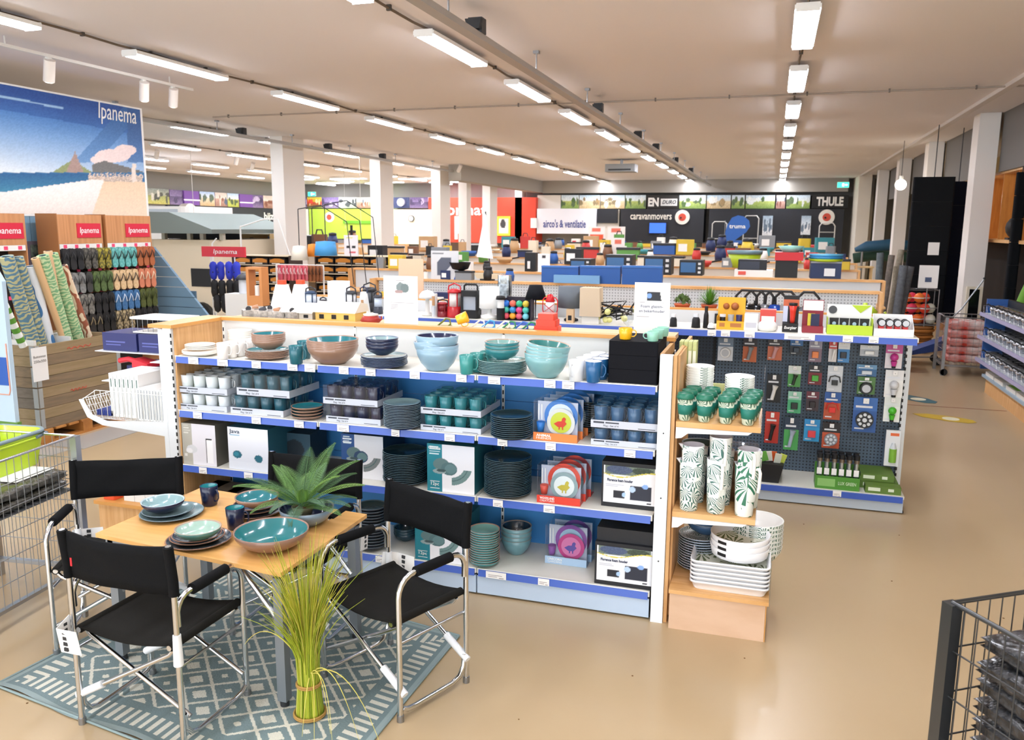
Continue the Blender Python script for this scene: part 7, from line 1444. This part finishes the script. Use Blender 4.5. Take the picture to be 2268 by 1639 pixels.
# white cone lamps, wooden ladder lantern, hanging slippers
for i, px in enumerate((627, 655)): t = T('tapered_lamp', 'white tapered floor lamp body left of the lanterns, %s' % ('left', 'right')[i], 'lamp', (P_(px, 690, 6.75).x, 6.75 + .1 * i, zs)); MB().hex([(-.1, -.06, 0), (.1, -.06, 0), (.1, .06, 0), (-.1, .06, 0)], [(-.045, -.04, .22), (.045, -.04, .22), (.045, .04, .22), (-.045, .04, .22)]).build('shade', mat('F6F4F0', .5, emit=.1), t); MB().rbox(-.04, -.03, .2205, .04, .03, .26, .02).build('red_ribbon', mat('D8502E', .6), t)
t = T('wooden_lantern', 'orange wooden lantern frame with tall side posts left of the lamps', 'lantern', (P_(573, 680, 7.1).x, 7.1, 1.30)); MB().box(-.09, -.06, 0, -.06, .06, .36).box(.06, -.06, 0, .09, .06, .36).box(-.09, -.06, .36, .09, .06, .385).box(-.06, -.06, 0, .06, .06, .1).build('frame', mat('C9854A', .5), t); MB().cyl((0, 0, .1), (0, 0, .2), .03, n=12).build('candle', OFFW, t)
t = T('caged_lantern', 'grey caged lantern with dark cap beside the clog stand', 'lantern', (P_(541, 670, 8.6).x, 8.6, 1.27)); MB().cyl((0, 0, 0), (0, 0, .17), .055, n=16).build('globe', mat('D8DCE2', .2), t); MB().lathe([(.1, .17), (.06, .22), (1e-4, .25)], 18).build('cap', mat('3A3C42', .5), t); MB().box(-5.15 + 5.15 - .2, -.1, -1.27, .2, .1, -.001).build('stand', OFFW, t)
for i in range(12):
    c_, nm = (('D8586A', 'pink'), ('E07A80', 'salmon'))[i % 2] if i < 8 else ('9A5E3A', 'brown'); ff((c_,), 'F0D0D0' if i < 8 else '4A2A1A', (P_(620 + i * 8, 590, 10.6).x, 10.6, P_(620, 587, 10.6).z), '%s flip-flops on the rail before the shoe boxes, %s from the left' % (nm, ORD[i]), 'hanging pink and brown flip-flops', .9, -PI / 2 - .6)
t = T('hanging_rail', 'thin rail holding pink and brown flip-flops', 'rail', (0, 0, 0)); a, b = P_(612, 587, 10.62), P_(716, 587, 10.62); MB().cyl((a.x, 10.62, a.z + .01), (b.x, 10.62, a.z + .01), .008, n=6).cyl((a.x, 10.62, 0), (a.x, 10.62, a.z + .01), .012, n=6).cyl((b.x, 10.62, 0), (b.x, 10.62, a.z + .01), .012, n=6).build('rail', WHITE, t)
# caravan awning left
a, b = P_(372, 665, 13.5), P_(478, 532, 13.5); cvn = T('cream_camper', 'cream camper body with grey canopy behind the flip-flop racks', 'camper', (a.x - .4, 13.5, 0)); w_ = b.x - a.x + .4
MB().rbox(0, 0, .35, w_, 2.2, b.z, .15).build('body', mat('F0E2C8', .5), cvn); cz = AY(350, 468, 13.5).z; cq = AY(350, 516, 13.5).z; MB().box(w_ * .62, -.01, .9, w_ * .9, -.002, 1.25).build('vent', DARK, cvn)
for x in (.5, w_ - .4): MB().cyl((x, -.1, .3), (x, .1, .3), .3, n=20).build('wheel', BLACK, cvn)
for k, x in enumerate((.3, .9, w_ * .75, w_ + .05)): MB().box(x - .04, .1, b.z, x + .04, .18, cq + .02).build('canopy_pole', mat('C8C4B4', .5), cvn)
MB().prismy([(-.6, cz), (w_ * .5, cz - .02), (w_ + .15, cq + .08), (w_ + .15, cq), (-.6, cq)][::-1], -.3, 2.4).build('canopy', mat('7E8884', .7), cvn); MB().box(-.5, 1.0, b.z, w_ - .2, 1.05, cq - .01).build('interior_shade', BLACK, cvn)  # black sheet stands in for the shade under the canopy
t = T('white_van_roof', 'white lit roof box behind the grey canopy', 'roof box', (P_(345, 480, 18).x, 18, 0)); MB().rbox(-1.2, 0, .4, 1.0, 2, 2.55, .2).build('body', mat('E9E9E6', .5), t); MB().box(-1.1, .2, 0, .9, 1.8, .399).build('base', DARK, t); MB().box(-.9, -.01, 2.3, .7, -.001, 2.48).build('window', mat('B8C4CC', .3), t)
# stacked blue packs etc. at mid-left high shelves
shelfrow('high_display', 'pale display table with white fabrics before the dark display wall', P_(478, 520, 16).x, P_(596, 520, 16).x, 16, 1.0, 2, .45, 'EFE8DA', 'B49A6A', .6); clutter(16.3, P_(490, 520, 16).x, P_(585, 520, 16).x, 1.901, 6, 'on the pale display table', .3, ('case', 'bag')); clutter(16.3, P_(490, 520, 16).x, P_(585, 520, 16).x, 1.451, 8, 'on the middle of the pale display table', .35)
for i, (px, y0, h_) in enumerate(((532, 500, .8), (470, 540, .6))):
    p = P_(px, y0, 13.1); t = T('fishing_rod_stand' if i == 0 else 'coat_hook_stand', ('white long armed lamp stand before the left column', 'small white hook stand by the cream camper')[i], 'stand', (p.x, 13.1, 0)); MB().cyl((0, 0, 0), (0, 0, p.z), .015, n=6).tube([(0, 0, p.z - .02), (.5, 0, p.z + .12), (.8, 0, p.z + .12), (1.15, 0, p.z - .9)] if i == 0 else [(0, 0, p.z), (.1, 0, p.z + .1)], .012, 6).build('arm', WHITE, t); MB().lathe([(.18, 0), (.18, .03), (1e-4, .04)], 16).build('foot', WHITE, t)
# ================= RIGHT SIDE =================
ORW = mat('E09A48', .5, noise=1, ncol='CC843A', nscale=3, stretch=(10, 10, 1))  # orange glow of the lit cabinet is put into this wood colour
cb = T('lit_cabinet', 'open wooden wall cabinet with orange lit shelves high on the right wall', 'cabinet', (0, 0, 0))
for y in (9.5, 12.3, 13.9, 14.75, 16.4, 17.6, 19.2): MB().box(3.34, y, 1.95, 3.85, y + .04, 2.96).build('divider', ORW, cb)
MB().box(3.30, 9.5, 2.95, 3.9, 19.3, 2.99).build('top_board', WOOD, cb); MB().box(3.30, 9.5, 1.9, 3.9, 19.3, 1.95).build('bottom_board', WOOD, cb); MB().box(3.86, 9.5, 1.96, 3.9, 19.3, 2.94).build('back_board', ORW, cb); MB().box(3.34, 12.4, 2.42, 3.85, 13.85, 2.45).build('shelf', WOOD, cb)
MB().box(3.35, 19.2, 0, 3.9, 19.24, 1.9).build('end_board', ORW, cb); MB().box(3.86, 9.55, 0, 3.9, 19.2, 1.9).build('lower_back', mat('2A2420', .8), cb)
MB().box(3.3, 11.2, 2.0, 3.34, 12.25, 2.94).build('grey_sign', mat('8E9296', .5), cb)
for i, (y, z_) in enumerate(((13.0, 1.951), (13.45, 1.951), (13.1, 2.451), (12.7, 2.451))):
    t = T('goggle_bag', 'dark blue and yellow bundle in the lit wall cabinet, %s shelf, %s' % (('lower', 'lower', 'upper', 'upper')[i], ('left', 'right')[i % 2]), 'bag', (3.55, y, z_)); MB().rbox(-.12, -.17, 0, .12, .17, .36, .1).build('bundle', mat('1C2444', .6, noise=1, ncol='B8A832', nscale=14), t); MB().tube([(-.1, 0, .33), (-.14, 0, .1)], .02, 5).build('strap', mat('C8C040', .6), t)
t = T('black_ball', 'round black helmet on the lit wall cabinet edge', 'helmet', (3.5, 14.3, 1.951)); MB().ball((0, 0, .18), .18, 8).build('shell', BLACK, t); MB().box(-.15, -.1, .0, .0, .1, .03).build('visor', DARK, t)
for i, (x, y, lab) in enumerate(((2.42, 19.0, 'round white bulb lamp hanging beside the tall black mat'), (3.2, 15.5, 'small white bulb lamp behind the right column'))):
    t = T('bulb_lamp', lab, 'lamp', (x, y, 3.0 if i == 0 else 2.6)); MB().ball((0, 0, 0), .11 - .05 * i, 8).build('bulb', mat('FFF6E4', .4, emit=9), t); MB().cyl((0, 0, .1), (0, 0, .18), .04, n=10).build('socket', OFFW, t); MB().cyl((0, 0, .18), (0, 0, CZ - t.location.z - .001), .006, n=5).build('cord', DARK, t)
def mat_(x0, x1, y, z0, z1, col, lab, seams=6):
    t = T('padded_mat', lab, 'mat', (x0, y, z0)); W_ = x1 - x0; H = (z1 - z0) / seams
    for k in range(seams): MB().rbox(0, 0, k * H + .004, W_, .12, (k + 1) * H - .004, .03).build('padding', mat(col, .9, bump=.4, nscale=10), t)
    MB().box(.02, .05, 0, W_ - .02, .08, z1 - z0).build('core', BLACK, t); MB().cyl((W_ / 2, .06, z1 - z0), (W_ / 2, .06, CZ - z0 - .001), .008, n=5).build('cord', DARK, t); return t
t = mat_(2.27, 2.93, 16.2, .45, 3.0, '15171A', 'tall black padded mat hanging left of the right column'); MB().box(.32, -.004, 1.2, .5, -.001, 1.42).build('paper', PAPER, t, label='white paper note')
mat_(2.95, 3.25, 16.8, .4, 2.95, '0F1320', 'tall navy black padded mat behind the right column'); mat_(3.2, 3.34, 13.4, .95, 2.9, '101216', 'narrow black mat right of the right column')
for i, (y, z0, z1, r, c_, nm) in enumerate(((12.9, .95, 1.9, .1, '6FA83A', 'green'), (12.3, .9, 1.85, .1, 'B8242C', 'red'), (13.3, .5, 1.0, .1, '5E9A30', 'lime'))):
    t = T('sleeping_bag', '%s sleeping bag hanging slanted under the wall cabinet' % nm, 'sleeping bag', (3.3, y, z0)); K = 7; MB().tube([(.25 * k / K - .05, -.4 * k / K * (1 if i < 2 else .2), (z1 - z0) * k / K) for k in range(K + 1)], r, 10, rs=[r * (.4 + .6 * math.sin(PI * (k + 1.2) / (K + 2.2))) for k in range(K + 1)]).build('bag', mat(c_, .6, bump=.5, nscale=12), t); MB().cyl((.2, -.4, z1 - z0), (.3, -.4, 1.92 - z0), .006, n=5).build('loop', DARK, t)
mr = T('mirror_board', 'tall dark mirror in a cream frame on the right column', 'mirror', (2.98, 14.755, .1)); MB().box(0, 0, 0, .04, .04, 1.1).box(.19, 0, 0, .23, .04, 1.1).box(.04, 0, 1.06, .19, .04, 1.1).build('frame', mat('E9DFC8', .5), mr); MB().box(.04, .02, 0, .19, .03, 1.06).build('glass', mat('15181A', .08, .3), mr)
for i, (px0, py0, px1, py1, r, c_) in enumerate(((1950, 560, 1942, 690, .05, '6A7276'), (1975, 565, 1955, 700, .045, '8A8078'), (1996, 553, 1972, 700, .045, '9A9080'), (2002, 588, 1985, 700, .06, '70747A'), (2016, 590, 1992, 705, .06, '6E7074'), (1985, 590, 1978, 700, .04, 'A09684'))):
    p = AY(px0, py0, 13.4 + .15 * (i % 3)); q = AY(px1, py1, 13.4 + .15 * (i % 3)); d = (q - p); q2 = p + d * (p.z / -d.z) - p; t = T('carpet_roll', 'grey fabric roll leaning by the right aisle, %s from the left' % ORD[i], 'roll', p); MB().cyl((0, 0, 0), q2 * .99, r, n=14).build('roll', mat(c_, .8, noise=.3, nscale=20), t); MB().cyl(-q2 * .001, -q2 * .0002, r * .5, n=10).build('core', DARK, t)
t = T('roll_bin', 'low wooden bin keeping the grey rolls upright', 'bin', (1.68, 13.75, 0)); MB().box(-.3, -.5, 0, .35, -.47, .5).box(-.3, .2, 0, .35, .23, .5).box(-.3, -.47, 0, -.27, .2, .5).box(.32, -.47, 0, .35, .2, .5).build('side', WOODV, t)
t = T('kayak', 'dark teal inflatable boat lying on a rack by the right wall', 'boat', (2.2, 25.5, 1.5)); MB().tube([(0, 0, 0), (.3, 0, .1), (1.0, 0, .17), (1.9, 0, .12)], .13, 10, rs=[.06, .15, .16, .1]).build('hull', mat('1E5270', .5), t); MB().tube([(0, .3, -.25), (.5, .3, -.15), (1.6, .3, -.2)], .15, 10).build('bag', mat('2A4A3A', .6), t); MB().cyl((.2, 0, -1.5), (.2, 0, .05), .03, n=8).cyl((1.4, .1, -1.5), (1.4, .1, .05), .03, n=8).build('rack_leg', STEEL, t)
t = T('wooden_trestle', 'pale wooden trestle stool near the right back corner', 'stool', (2.1, 24.0, 0)); MB().box(0, 0, 1.06, .48, .4, 1.1).build('seat', mat('E0C08A', .5), t)
for x in (.03, .41): 
    for y in (.02, .34): MB().box(x, y, 0, x + .04, y + .04, 1.059).build('leg', mat('E0C08A', .5), t)
bk = T('wicker_basket', 'round brown wicker basket under the orange ball rack', 'basket', (2.42, 15.6, 0))
for k in range(9): r = .24 + .02 * (k % 2) + .006 * k; MB().lathe([(r - .02, 0), (r, .025), (r - .02, .05)], 20, (0, 0, .052 * k)).build('woven_band', mat('B0702E' if k % 2 else '96602A', .7), bk)
MB().lathe([(.2, 0), (.27, .46), (1e-4, .4)], 20).build('lining', mat('6A4420', .8), bk)
rk = T('ball_rack', 'wire rack of orange and pink toys above the wicker basket', 'rack', (2.42, 15.6, .48)); m = MB()
for x in (-.28, .28):
    for y in (-.2, .2): m.cyl((x, y, 0), (x, y, .62), .008, n=5)
for z_ in (0.02, .3, .6): m.tube([(-.28, -.2, z_), (.28, -.2, z_), (.28, .2, z_), (-.28, .2, z_)], .006, 4, close=True)
m.box(-.27, -.19, 0, .27, .19, .012).build('frame', STEEL, rk)
for i in range(14):
    c_ = ('E8641E', 'E03A5A', 'F07A2E', 'E8482E', 'D8D8C8')[i % 5]; o = T('toy_ball', '%s toy ball in the wire rack, %s row, %s' % (('orange', 'pink', 'orange', 'red', 'pale')[i % 5], ('bottom', 'middle', 'top')[i // 5], ORD[i % 5]), 'ball', (2.42 - .2 + (i % 5) * .1, 15.53 + .1 * (i % 2), .58 + (i // 5) * .18), group='toy balls'); MB().ball((0, 0, 0), .085, 7).build('ball', mat(c_, .5), o); MB().lathe([(.087, -.008), (.087, .008)], 16).build('stripe', WHITE, o)
t = T('notice_stand', 'white A4 notice with a small picture above the wire ball rack', 'sign', (2.36, 15.38, 0)); MB().box(0, 0, 1.12, .3, .01, 1.5).build('sheet', PAPER, t); MB().box(.1, -.002, 1.22, .2, -.0005, 1.3).build('picture', mat('4A5A7A', .5), t); MB().cyl((.15, .02, 0), (.15, .02, 1.2), .01, n=6).build('pole', STEEL, t)
t = T('blue_hand_trolley', 'dark blue folding hand trolley on the floor by the basket', 'trolley', (2.3, 14.3, 0)); MB().hex([(-.25, -.2, .12), (.35, -.2, .25), (.35, .2, .25), (-.25, .2, .12)], [(-.25, -.2, .16), (.35, -.2, .42), (.35, .2, .42), (-.25, .2, .16)]).build('seat', mat('1E3A78', .7), t)
for x, y in ((-.2, -.18), (-.2, .18), (.25, -.18), (.25, .18)): MB().cyl((x, y - .02, .06), (x, y + .02, .06), .06, n=14).build('wheel', BLACK, t)
MB().tube([(-.2, 0, .08), (.2, 0, .1), (.25, 0, .25)], .012, 6).tube([(-.25, -.18, .13), (-.2, -.18, .06)], .01, 5).build('frame', STEEL, t)
# trolleys
def cart(name, lab, x, y, rz, L, W_, H, basket=.62, post=.022, col=None, base=.12, dv=.045, dh=.1, side_h=.45):
    c_ = col or mat('A9ABAE', .3, .85); t = T(name, lab, 'trolley', (x, y, 0), rz)
    for px_ in (0, L):
        for py_ in (0, W_): MB().box(px_ - post, py_ - post, .0 if dv > .04 else .1, px_ + post, py_ + post, H).build('post', c_, t)
    MB().box(0, 0, base - .02, L, .03, base).box(0, W_ - .03, base - .02, L, W_, base).box(0, .03, base - .02, .03, W_ - .03, base).box(L - .03, .03, base - .02, L, W_ - .03, base).build('base_frame', c_, t)
    for (a, b) in (((0, 0), (L, 0)), ((L, 0), (L, W_)), ((L, W_), (0, W_)), ((0, W_), (0, 0))):
        m = MB(); A, B = Vector((*a, 0)), Vector((*b, 0)); n = max(3, int((B - A).length / dv))
        for k in range(1, n): p = A + (B - A) * k / n; m.cyl((p.x, p.y, H - basket), (p.x, p.y, H), .002, n=4, caps=False)
        nh = int(basket / dh)
        for k in range(nh + 1): z_ = H - basket * k / nh; m.cyl((A.x, A.y, z_), (B.x, B.y, z_), .0028, n=4, caps=False)
        m.build('wire_side', c_, t); MB().cyl((A.x, A.y, H), (B.x, B.y, H), .0075, n=8).build('top_rail', CHROME if col is None else c_, t)
    m = MB(); n = int(L / .06)
    for k in range(1, n): m.cyl((L * k / n, 0, H - side_h), (L * k / n, W_, H - side_h), .0025, n=4, caps=False)
    m.build('wire_floor', c_, t); return t
def bagpile(x, y, rz, z0, n, L, W_, th, cols, lab, grp, name='wrapped_bag'):
    for i in range(n):
        t = T(name, lab % (ORD[i] + ' from the bottom'), 'bag', (x, y, z0 + i * th), rz + random.uniform(-.06, .06), grp); c_ = cols[i % len(cols)]
        P = []; NX_, NY_ = 20, 16; rr_ = random.random() * 9
        for j in range(NY_ + 1):
            v = math.sin(PI / 2 * (j / NY_ * 2 - 1)); row = []
            for k in range(NX_ + 1):
                u_ = math.sin(PI / 2 * (k / NX_ * 2 - 1)); e = max(0, (1 - abs(u_) ** 10) * (1 - abs(v) ** 10)) ** .5; row.append((u_ * L / 2, v * W_ / 2, th * .68 + th * .32 * e + (.01 * math.sin(u_ * 11 + rr_) * math.cos(v * 9 + rr_) if e > .3 else 0)))
            P.append(row)
        MB().grid(P).grid([[(a, b, th - c) for a, b, c in r][::-1] for r in P]).rbox(-L / 2, -W_ / 2, th * .3, L / 2, W_ / 2, th * .7, .03).build('pouch', c_, t)
        MB().box(-L * .2, -W_ * .3, th * .96, L * .25, W_ * .2, th * 1.0).build('label_card', PAPER, t)
PL = mat('1A1B1E', .16, noise=1, ncol='3A3C40', nscale=40, bump=.9, coat=.5); PL2 = mat('35332E', .2, noise=1, ncol='5A564C', nscale=40, bump=.8, coat=.4)
ZC = .62
p = AY(2107, 1330, 3.5); cx, cy = .80, 2.62
# near right trolley: corner post near (2107,1330) top at z 1.0
q0 = G(2110, 1335, 1.0); BK2 = mat('5A5C5E', .3, .8)
ct = cart('wire_trolley', 'dark wire roll trolley at the lower right corner, full of black wrapped packs', q0.x, q0.y, -.62 - .0, .85, -.62 if 0 else .62, 1.0, .88, .02, BK2, .14, .045, .14, .8)
d1 = (G(2268, 1422, 1.0) - q0); d2 = (G(2268, 1306, 1.0) - q0); a1, a2 = math.atan2(d1.y, d1.x), math.atan2(d2.y, d2.x); ct.rotation_euler = (0, 0, a1)
cen = q0 + Vector((math.cos(a1), math.sin(a1), 0)) * .43 + Vector((-math.sin(a1), math.cos(a1), 0)) * .31
for i in range(8):
    pass
bagpile(cen.x, cen.y, a1, .40, 8, .74, .52, .066, [PL], 'black wrapped flat pack in the near right trolley, %s', 'black packs in the near trolley')
bd_ = MB().box(-.36, -.27, -.012, .36, .27, 0).build('pack_board', STEEL, ct); bd_.location = (.43, .31, .399)
t = T('paper_flyer', 'white leaflet with a red box lying on the black packs in the near right trolley', 'leaflet', (cen.x - .12 * math.cos(a1), cen.y - .12 * math.sin(a1), .942), a1 + .1); MB().box(-.19, -.16, 0, .22, .16, .004).build('sheet', PAPER, t); MB().box(-.18, .02, .0045, -.03, .12, .006).build('red_frame', mat('D0404A', .5), t); MB().box(-.165, .04, .0065, -.045, .1, .007).build('frame_inner', mat('F4D8DA', .5), t)
# left trolley with lime tub
q1 = G(165, 965, .9); e1 = G(0, 1022, .9) - q1; al = math.atan2(e1.y, e1.x); e2 = G(85, 948, .9) - q1
ct = cart('wire_trolley', 'chrome wire trolley at the left edge holding a lime green tub', q1.x, q1.y, al, 1.0, -.62 if 0 else .6, .9, .78, .02, None, .12, .05, .13, .3)
ct.scale = (1, -1 if (math.cos(al) * e2.y - math.sin(al) * e2.x) < 0 else 1, 1); sg_ = ct.scale.y
u1 = Vector((math.cos(al), math.sin(al), 0)); u2 = Vector((-math.sin(al), math.cos(al), 0)) * sg_
c = q1 + u1 * .5 + u2 * .3
fl2 = MB().box(.02, .02, .585, .98, .58, .592).build('inner_floor', mat('7A7C7E', .4, .7), ct)
bagpile(c.x, c.y, al, .594, 2, .94, .54, .06, [PL2], 'dark wrapped flat pack in the left trolley, %s', 'dark packs in the left trolley')
t = T('lime_tub', 'lime green folding tub with grey handles standing in the left trolley', 'tub', (*G(-22, 1042, .722)[:2], .722), al)
LM = mat('BBD61C', .4, coat=.2)
W2, L2 = .19, .25
def rrz(l, w_, r, z_):
    out = []
    for sx_, sy_, a0 in ((1, 1, 0), (-1, 1, 90), (-1, -1, 180), (1, -1, 270)):
        for k in range(6): a = math.radians(a0 + 18 * k); out.append((sx_ * (l - r) + r * math.cos(a), sy_ * (w_ - r) + r * math.sin(a), z_))
    return out
rg_ = [rrz(L2 * .86, W2 * .86, .07, 0), rrz(L2 * .98, W2 * .98, .08, .16), rrz(L2 * .985, W2 * .985, .08, .2), rrz(L2 * .95, W2 * .95, .08, .2), rrz(L2 * .82, W2 * .82, .06, .01)]
m = MB(); vs = [v for q in rg_ for v in q]; m.add(vs, [(q * 24 + k, q * 24 + (k + 1) % 24, (q + 1) * 24 + (k + 1) % 24, (q + 1) * 24 + k) for q in range(4) for k in range(24)], 0, True); m.add(rg_[4], [tuple(range(24))]).add(rg_[0], [tuple(range(23, -1, -1))]); m.build('tub_body', LM, t)
MB().tube(rrz(L2, W2, .085, .195), .011, 8, close=True).build('rim', mat('7C8F96', .4), t); MB().tube(rrz(L2 * 1.0, W2 * 1.0, .085, .165), .008, 8, close=True).build('lime_rim', LM, t)
for s in (-1, 1):
    MB().tube([(s * L2 * .55, -W2 - .012, .17), (s * L2 * .95, -W2 * .9 - .01, .172), (s * (L2 + .01), -W2 * .5, .174)], .01, 6).build('grey_handle', mat('5E6E78', .4), t); MB().tube([(s * L2 * .55, W2 + .012, .17), (s * L2 * .95, W2 * .9 + .01, .172), (s * (L2 + .01), W2 * .5, .174)], .01, 6).build('grey_handle', mat('5E6E78', .4), t)
t = T('paper_flyer', 'pale flyer with green and red print lying on the packs in the left trolley', 'leaflet', (c.x - u1.x * .3, c.y - u1.y * .3, .718), al); MB().box(-.14, -.2, 0, .14, .2, .003).build('sheet', PAPER, t); MB().box(-.1, -.1, .0035, .05, .05, .005).build('print', mat('8AA84A', .5), t)
# far trolley with red bags
FCt = cart('wire_trolley', 'grey wire trolley with red bags and black packs in the right aisle', 2.44, 13.15, 0, 1.25, .62, .85, .72, .02, STEEL, .16, .07, .12, .68)
for x in (.02, 1.2): MB().cyl((x, -.02, .05), (x, .02, .05), .05, n=14).build('wheel', BLACK, FCt)
bagpile(2.76, 13.46, 0, .185, 5, .52, .5, .12, [mat('D8402E', .3, noise=1, ncol='E8E0DC', nscale=5)], 'red and white plastic bag in the aisle trolley, %s', 'red bags'); bagpile(3.36, 13.46, 0, .185, 5, .55, .5, .12, [PL], 'black wrapped pack in the aisle trolley, %s', 'black packs aisle')
t = T('trolley_handle_bar', 'thin grey pole leaning on the aisle trolley', 'pole', (2.5, 13.1, .86)); MB().tube([(-.12, 0, .01), (.0, 0, .0), (.1, 0, .12), (.35, 0, .55)], .012, 6).build('pole', STEEL, t); MB().ball((.35, 0, .56), .018, 5).build('tip', DARK, t)
# right edge shelving with metal pans
rs_ = T('side_shelving', 'blue framed side shelving with silver goods at the right edge', 'shelving', (0, 0, 0)); MB().box(2.96, 9.6, .27, 3.0, 12.2, 1.2).build('back_panel', BLACK, rs_); MB().box(2.72, 12.2, .27, 2.98, 12.24, 1.2).build('blue_end_frame', mat('2A5AA0', .5), rs_)
for k, z_ in enumerate((.42, .72, 1.02)):
    s_ = MB().box(2.66, 9.6, z_ - .015, 2.96, 12.19, z_).build('shelf', GREYM, rs_); MB().box(2.64, 9.6, z_ - .035, 2.658, 12.19, z_ + .01).build('price_rail', mat('A8A6C8', .4), s_)
    m = MB()
    for i in range(14): m.tube([(2.66, 9.7 + i * .18, z_), (2.66, 9.76 + i * .18, z_ + .1), (2.94, 9.76 + i * .18, z_ + .1)], .003, 4)
    m.build('divider_wire', CHROME, s_)
    for i in range(10):
        t = T('silver_cookware', 'shiny silver pan pack on the right edge shelving, %s shelf, %s from the far end' % (('bottom', 'middle', 'top')[k], ORD[9 - i]), 'cookware', (2.80, 9.8 + i * .24, z_ + .001), group='silver pan packs'); MB().lathe([(.07, 0), (.1, .06), (.1, .08), (.05, .11), (1e-4, .12)], 12).build('pan', mat('C4C8CC', .2, .9, noise=.5, nscale=25), t); MB().tube([(-.06, 0, .09), (-.12, 0, .13), (-.14, 0, .12)], .01, 5).build('handle', DARK, t)
pw_ = T('long_plinth', 'long wooden plinth with grey top under the right edge shelving', 'plinth', (0, 0, 0)); MB().box(2.74, 8.6, 0, 3.1, 11.95, .2).build('body', WOODV, pw_); MB().box(2.70, 8.6, .201, 3.1, 12.0, .235).build('top', mat('9AB0C0', .5), pw_)
for i, (y, c_, nm) in enumerate(((11.5, 'DCD8D0', 'pale grey'), (11.05, 'C8C4BC', 'grey'), (10.5, '7AAE3A', 'green and white'), (10.05, 'D8D8D8', 'light'), (9.6, '5E7E9A', 'blue'))):
    t = T('flat_box', '%s flat carton lying on the long plinth, %s from the far end' % (nm, ORD[i]), 'carton', (2.72, y, .236)); MB().box(0, 0, 0, .22, .4, .05).build('carton', mat('E6E2DA', .5), t); MB().box(0.02, .02, .0505, .2, .38, .054).build('lid_print', mat(c_, .5), t)
# floor stickers
def sticker(x, y, c_, lab, rz):
    t = T('floor_sticker', lab, 'floor sticker', (x, y, .002), rz); MB().prismz([(-.32, .0), (-.2, -.1), (.1, -.14), (.28, -.1), (.34, 0), (.28, .1), (.1, .14), (-.2, .1)], 0, .002).build('sticker', mat(c_, .4), t); MB().cyl((.08, 0, .0022), (.08, 0, .003), .09, n=16).build('print', mat('E8E4C8', .4), t)
sticker(1.93, 10.1, 'C8A828', 'yellow shoe shaped floor sticker in the right aisle', -.4); sticker(1.78, 11.2, '3A6A74', 'teal floor sticker behind the pegboard unit', -.9)
MB().box(1.3, 10.74, .001, 2.72, 10.752, .003).build('floor_line', mat('8A4A3A', .6), label='thin dark red line across the aisle floor', cat='floor line')
for i in range(60):
    pass
sp = MB()
for i in range(28): x_, y_ = random.uniform(-4.6, 1.6), random.uniform(1.8, 6.2); sp.cyl((x_, y_, .0005), (x_, y_, .0015), random.uniform(.003, .007), n=7)
sp.build('floor_specks', mat('6E5030', .8), label='scattered small dark scuff specks on the tan floor', cat='scuffs', kind='stuff')
for x_ in (1.5,): pass
# ---- keep long labels within the limit; unlink duplicate endings ----
DROP = [' with aluminium frame', ' in the middle', ' tableware', ' standing', ' cardboard']
for o in bpy.data.objects:
    l = o.get('label')
    if l and len(l.replace('-', ' ').split()) > 16:
        for d_ in (' of its stack', ' tableware', 'running back from the shelf edge', ' standing', ' display', ' cardboard', ' the left end of', ' clear', ' row of the racks,', ' lying', ' full of', ' in the shade', ' large', ' small', ' flat', ' with aluminium frame', ' the right end of', ' glossy', ' patterned', ' from the bottom', ' stacked'):
            l = l.replace(d_, {'running back from the shelf edge': 'behind the rail', ' row of the racks,': ' rack row,', ' from the bottom': ' from below'}.get(d_, ''))
            if len(l.replace('-', ' ').split()) <= 16: break
        o['label'] = l
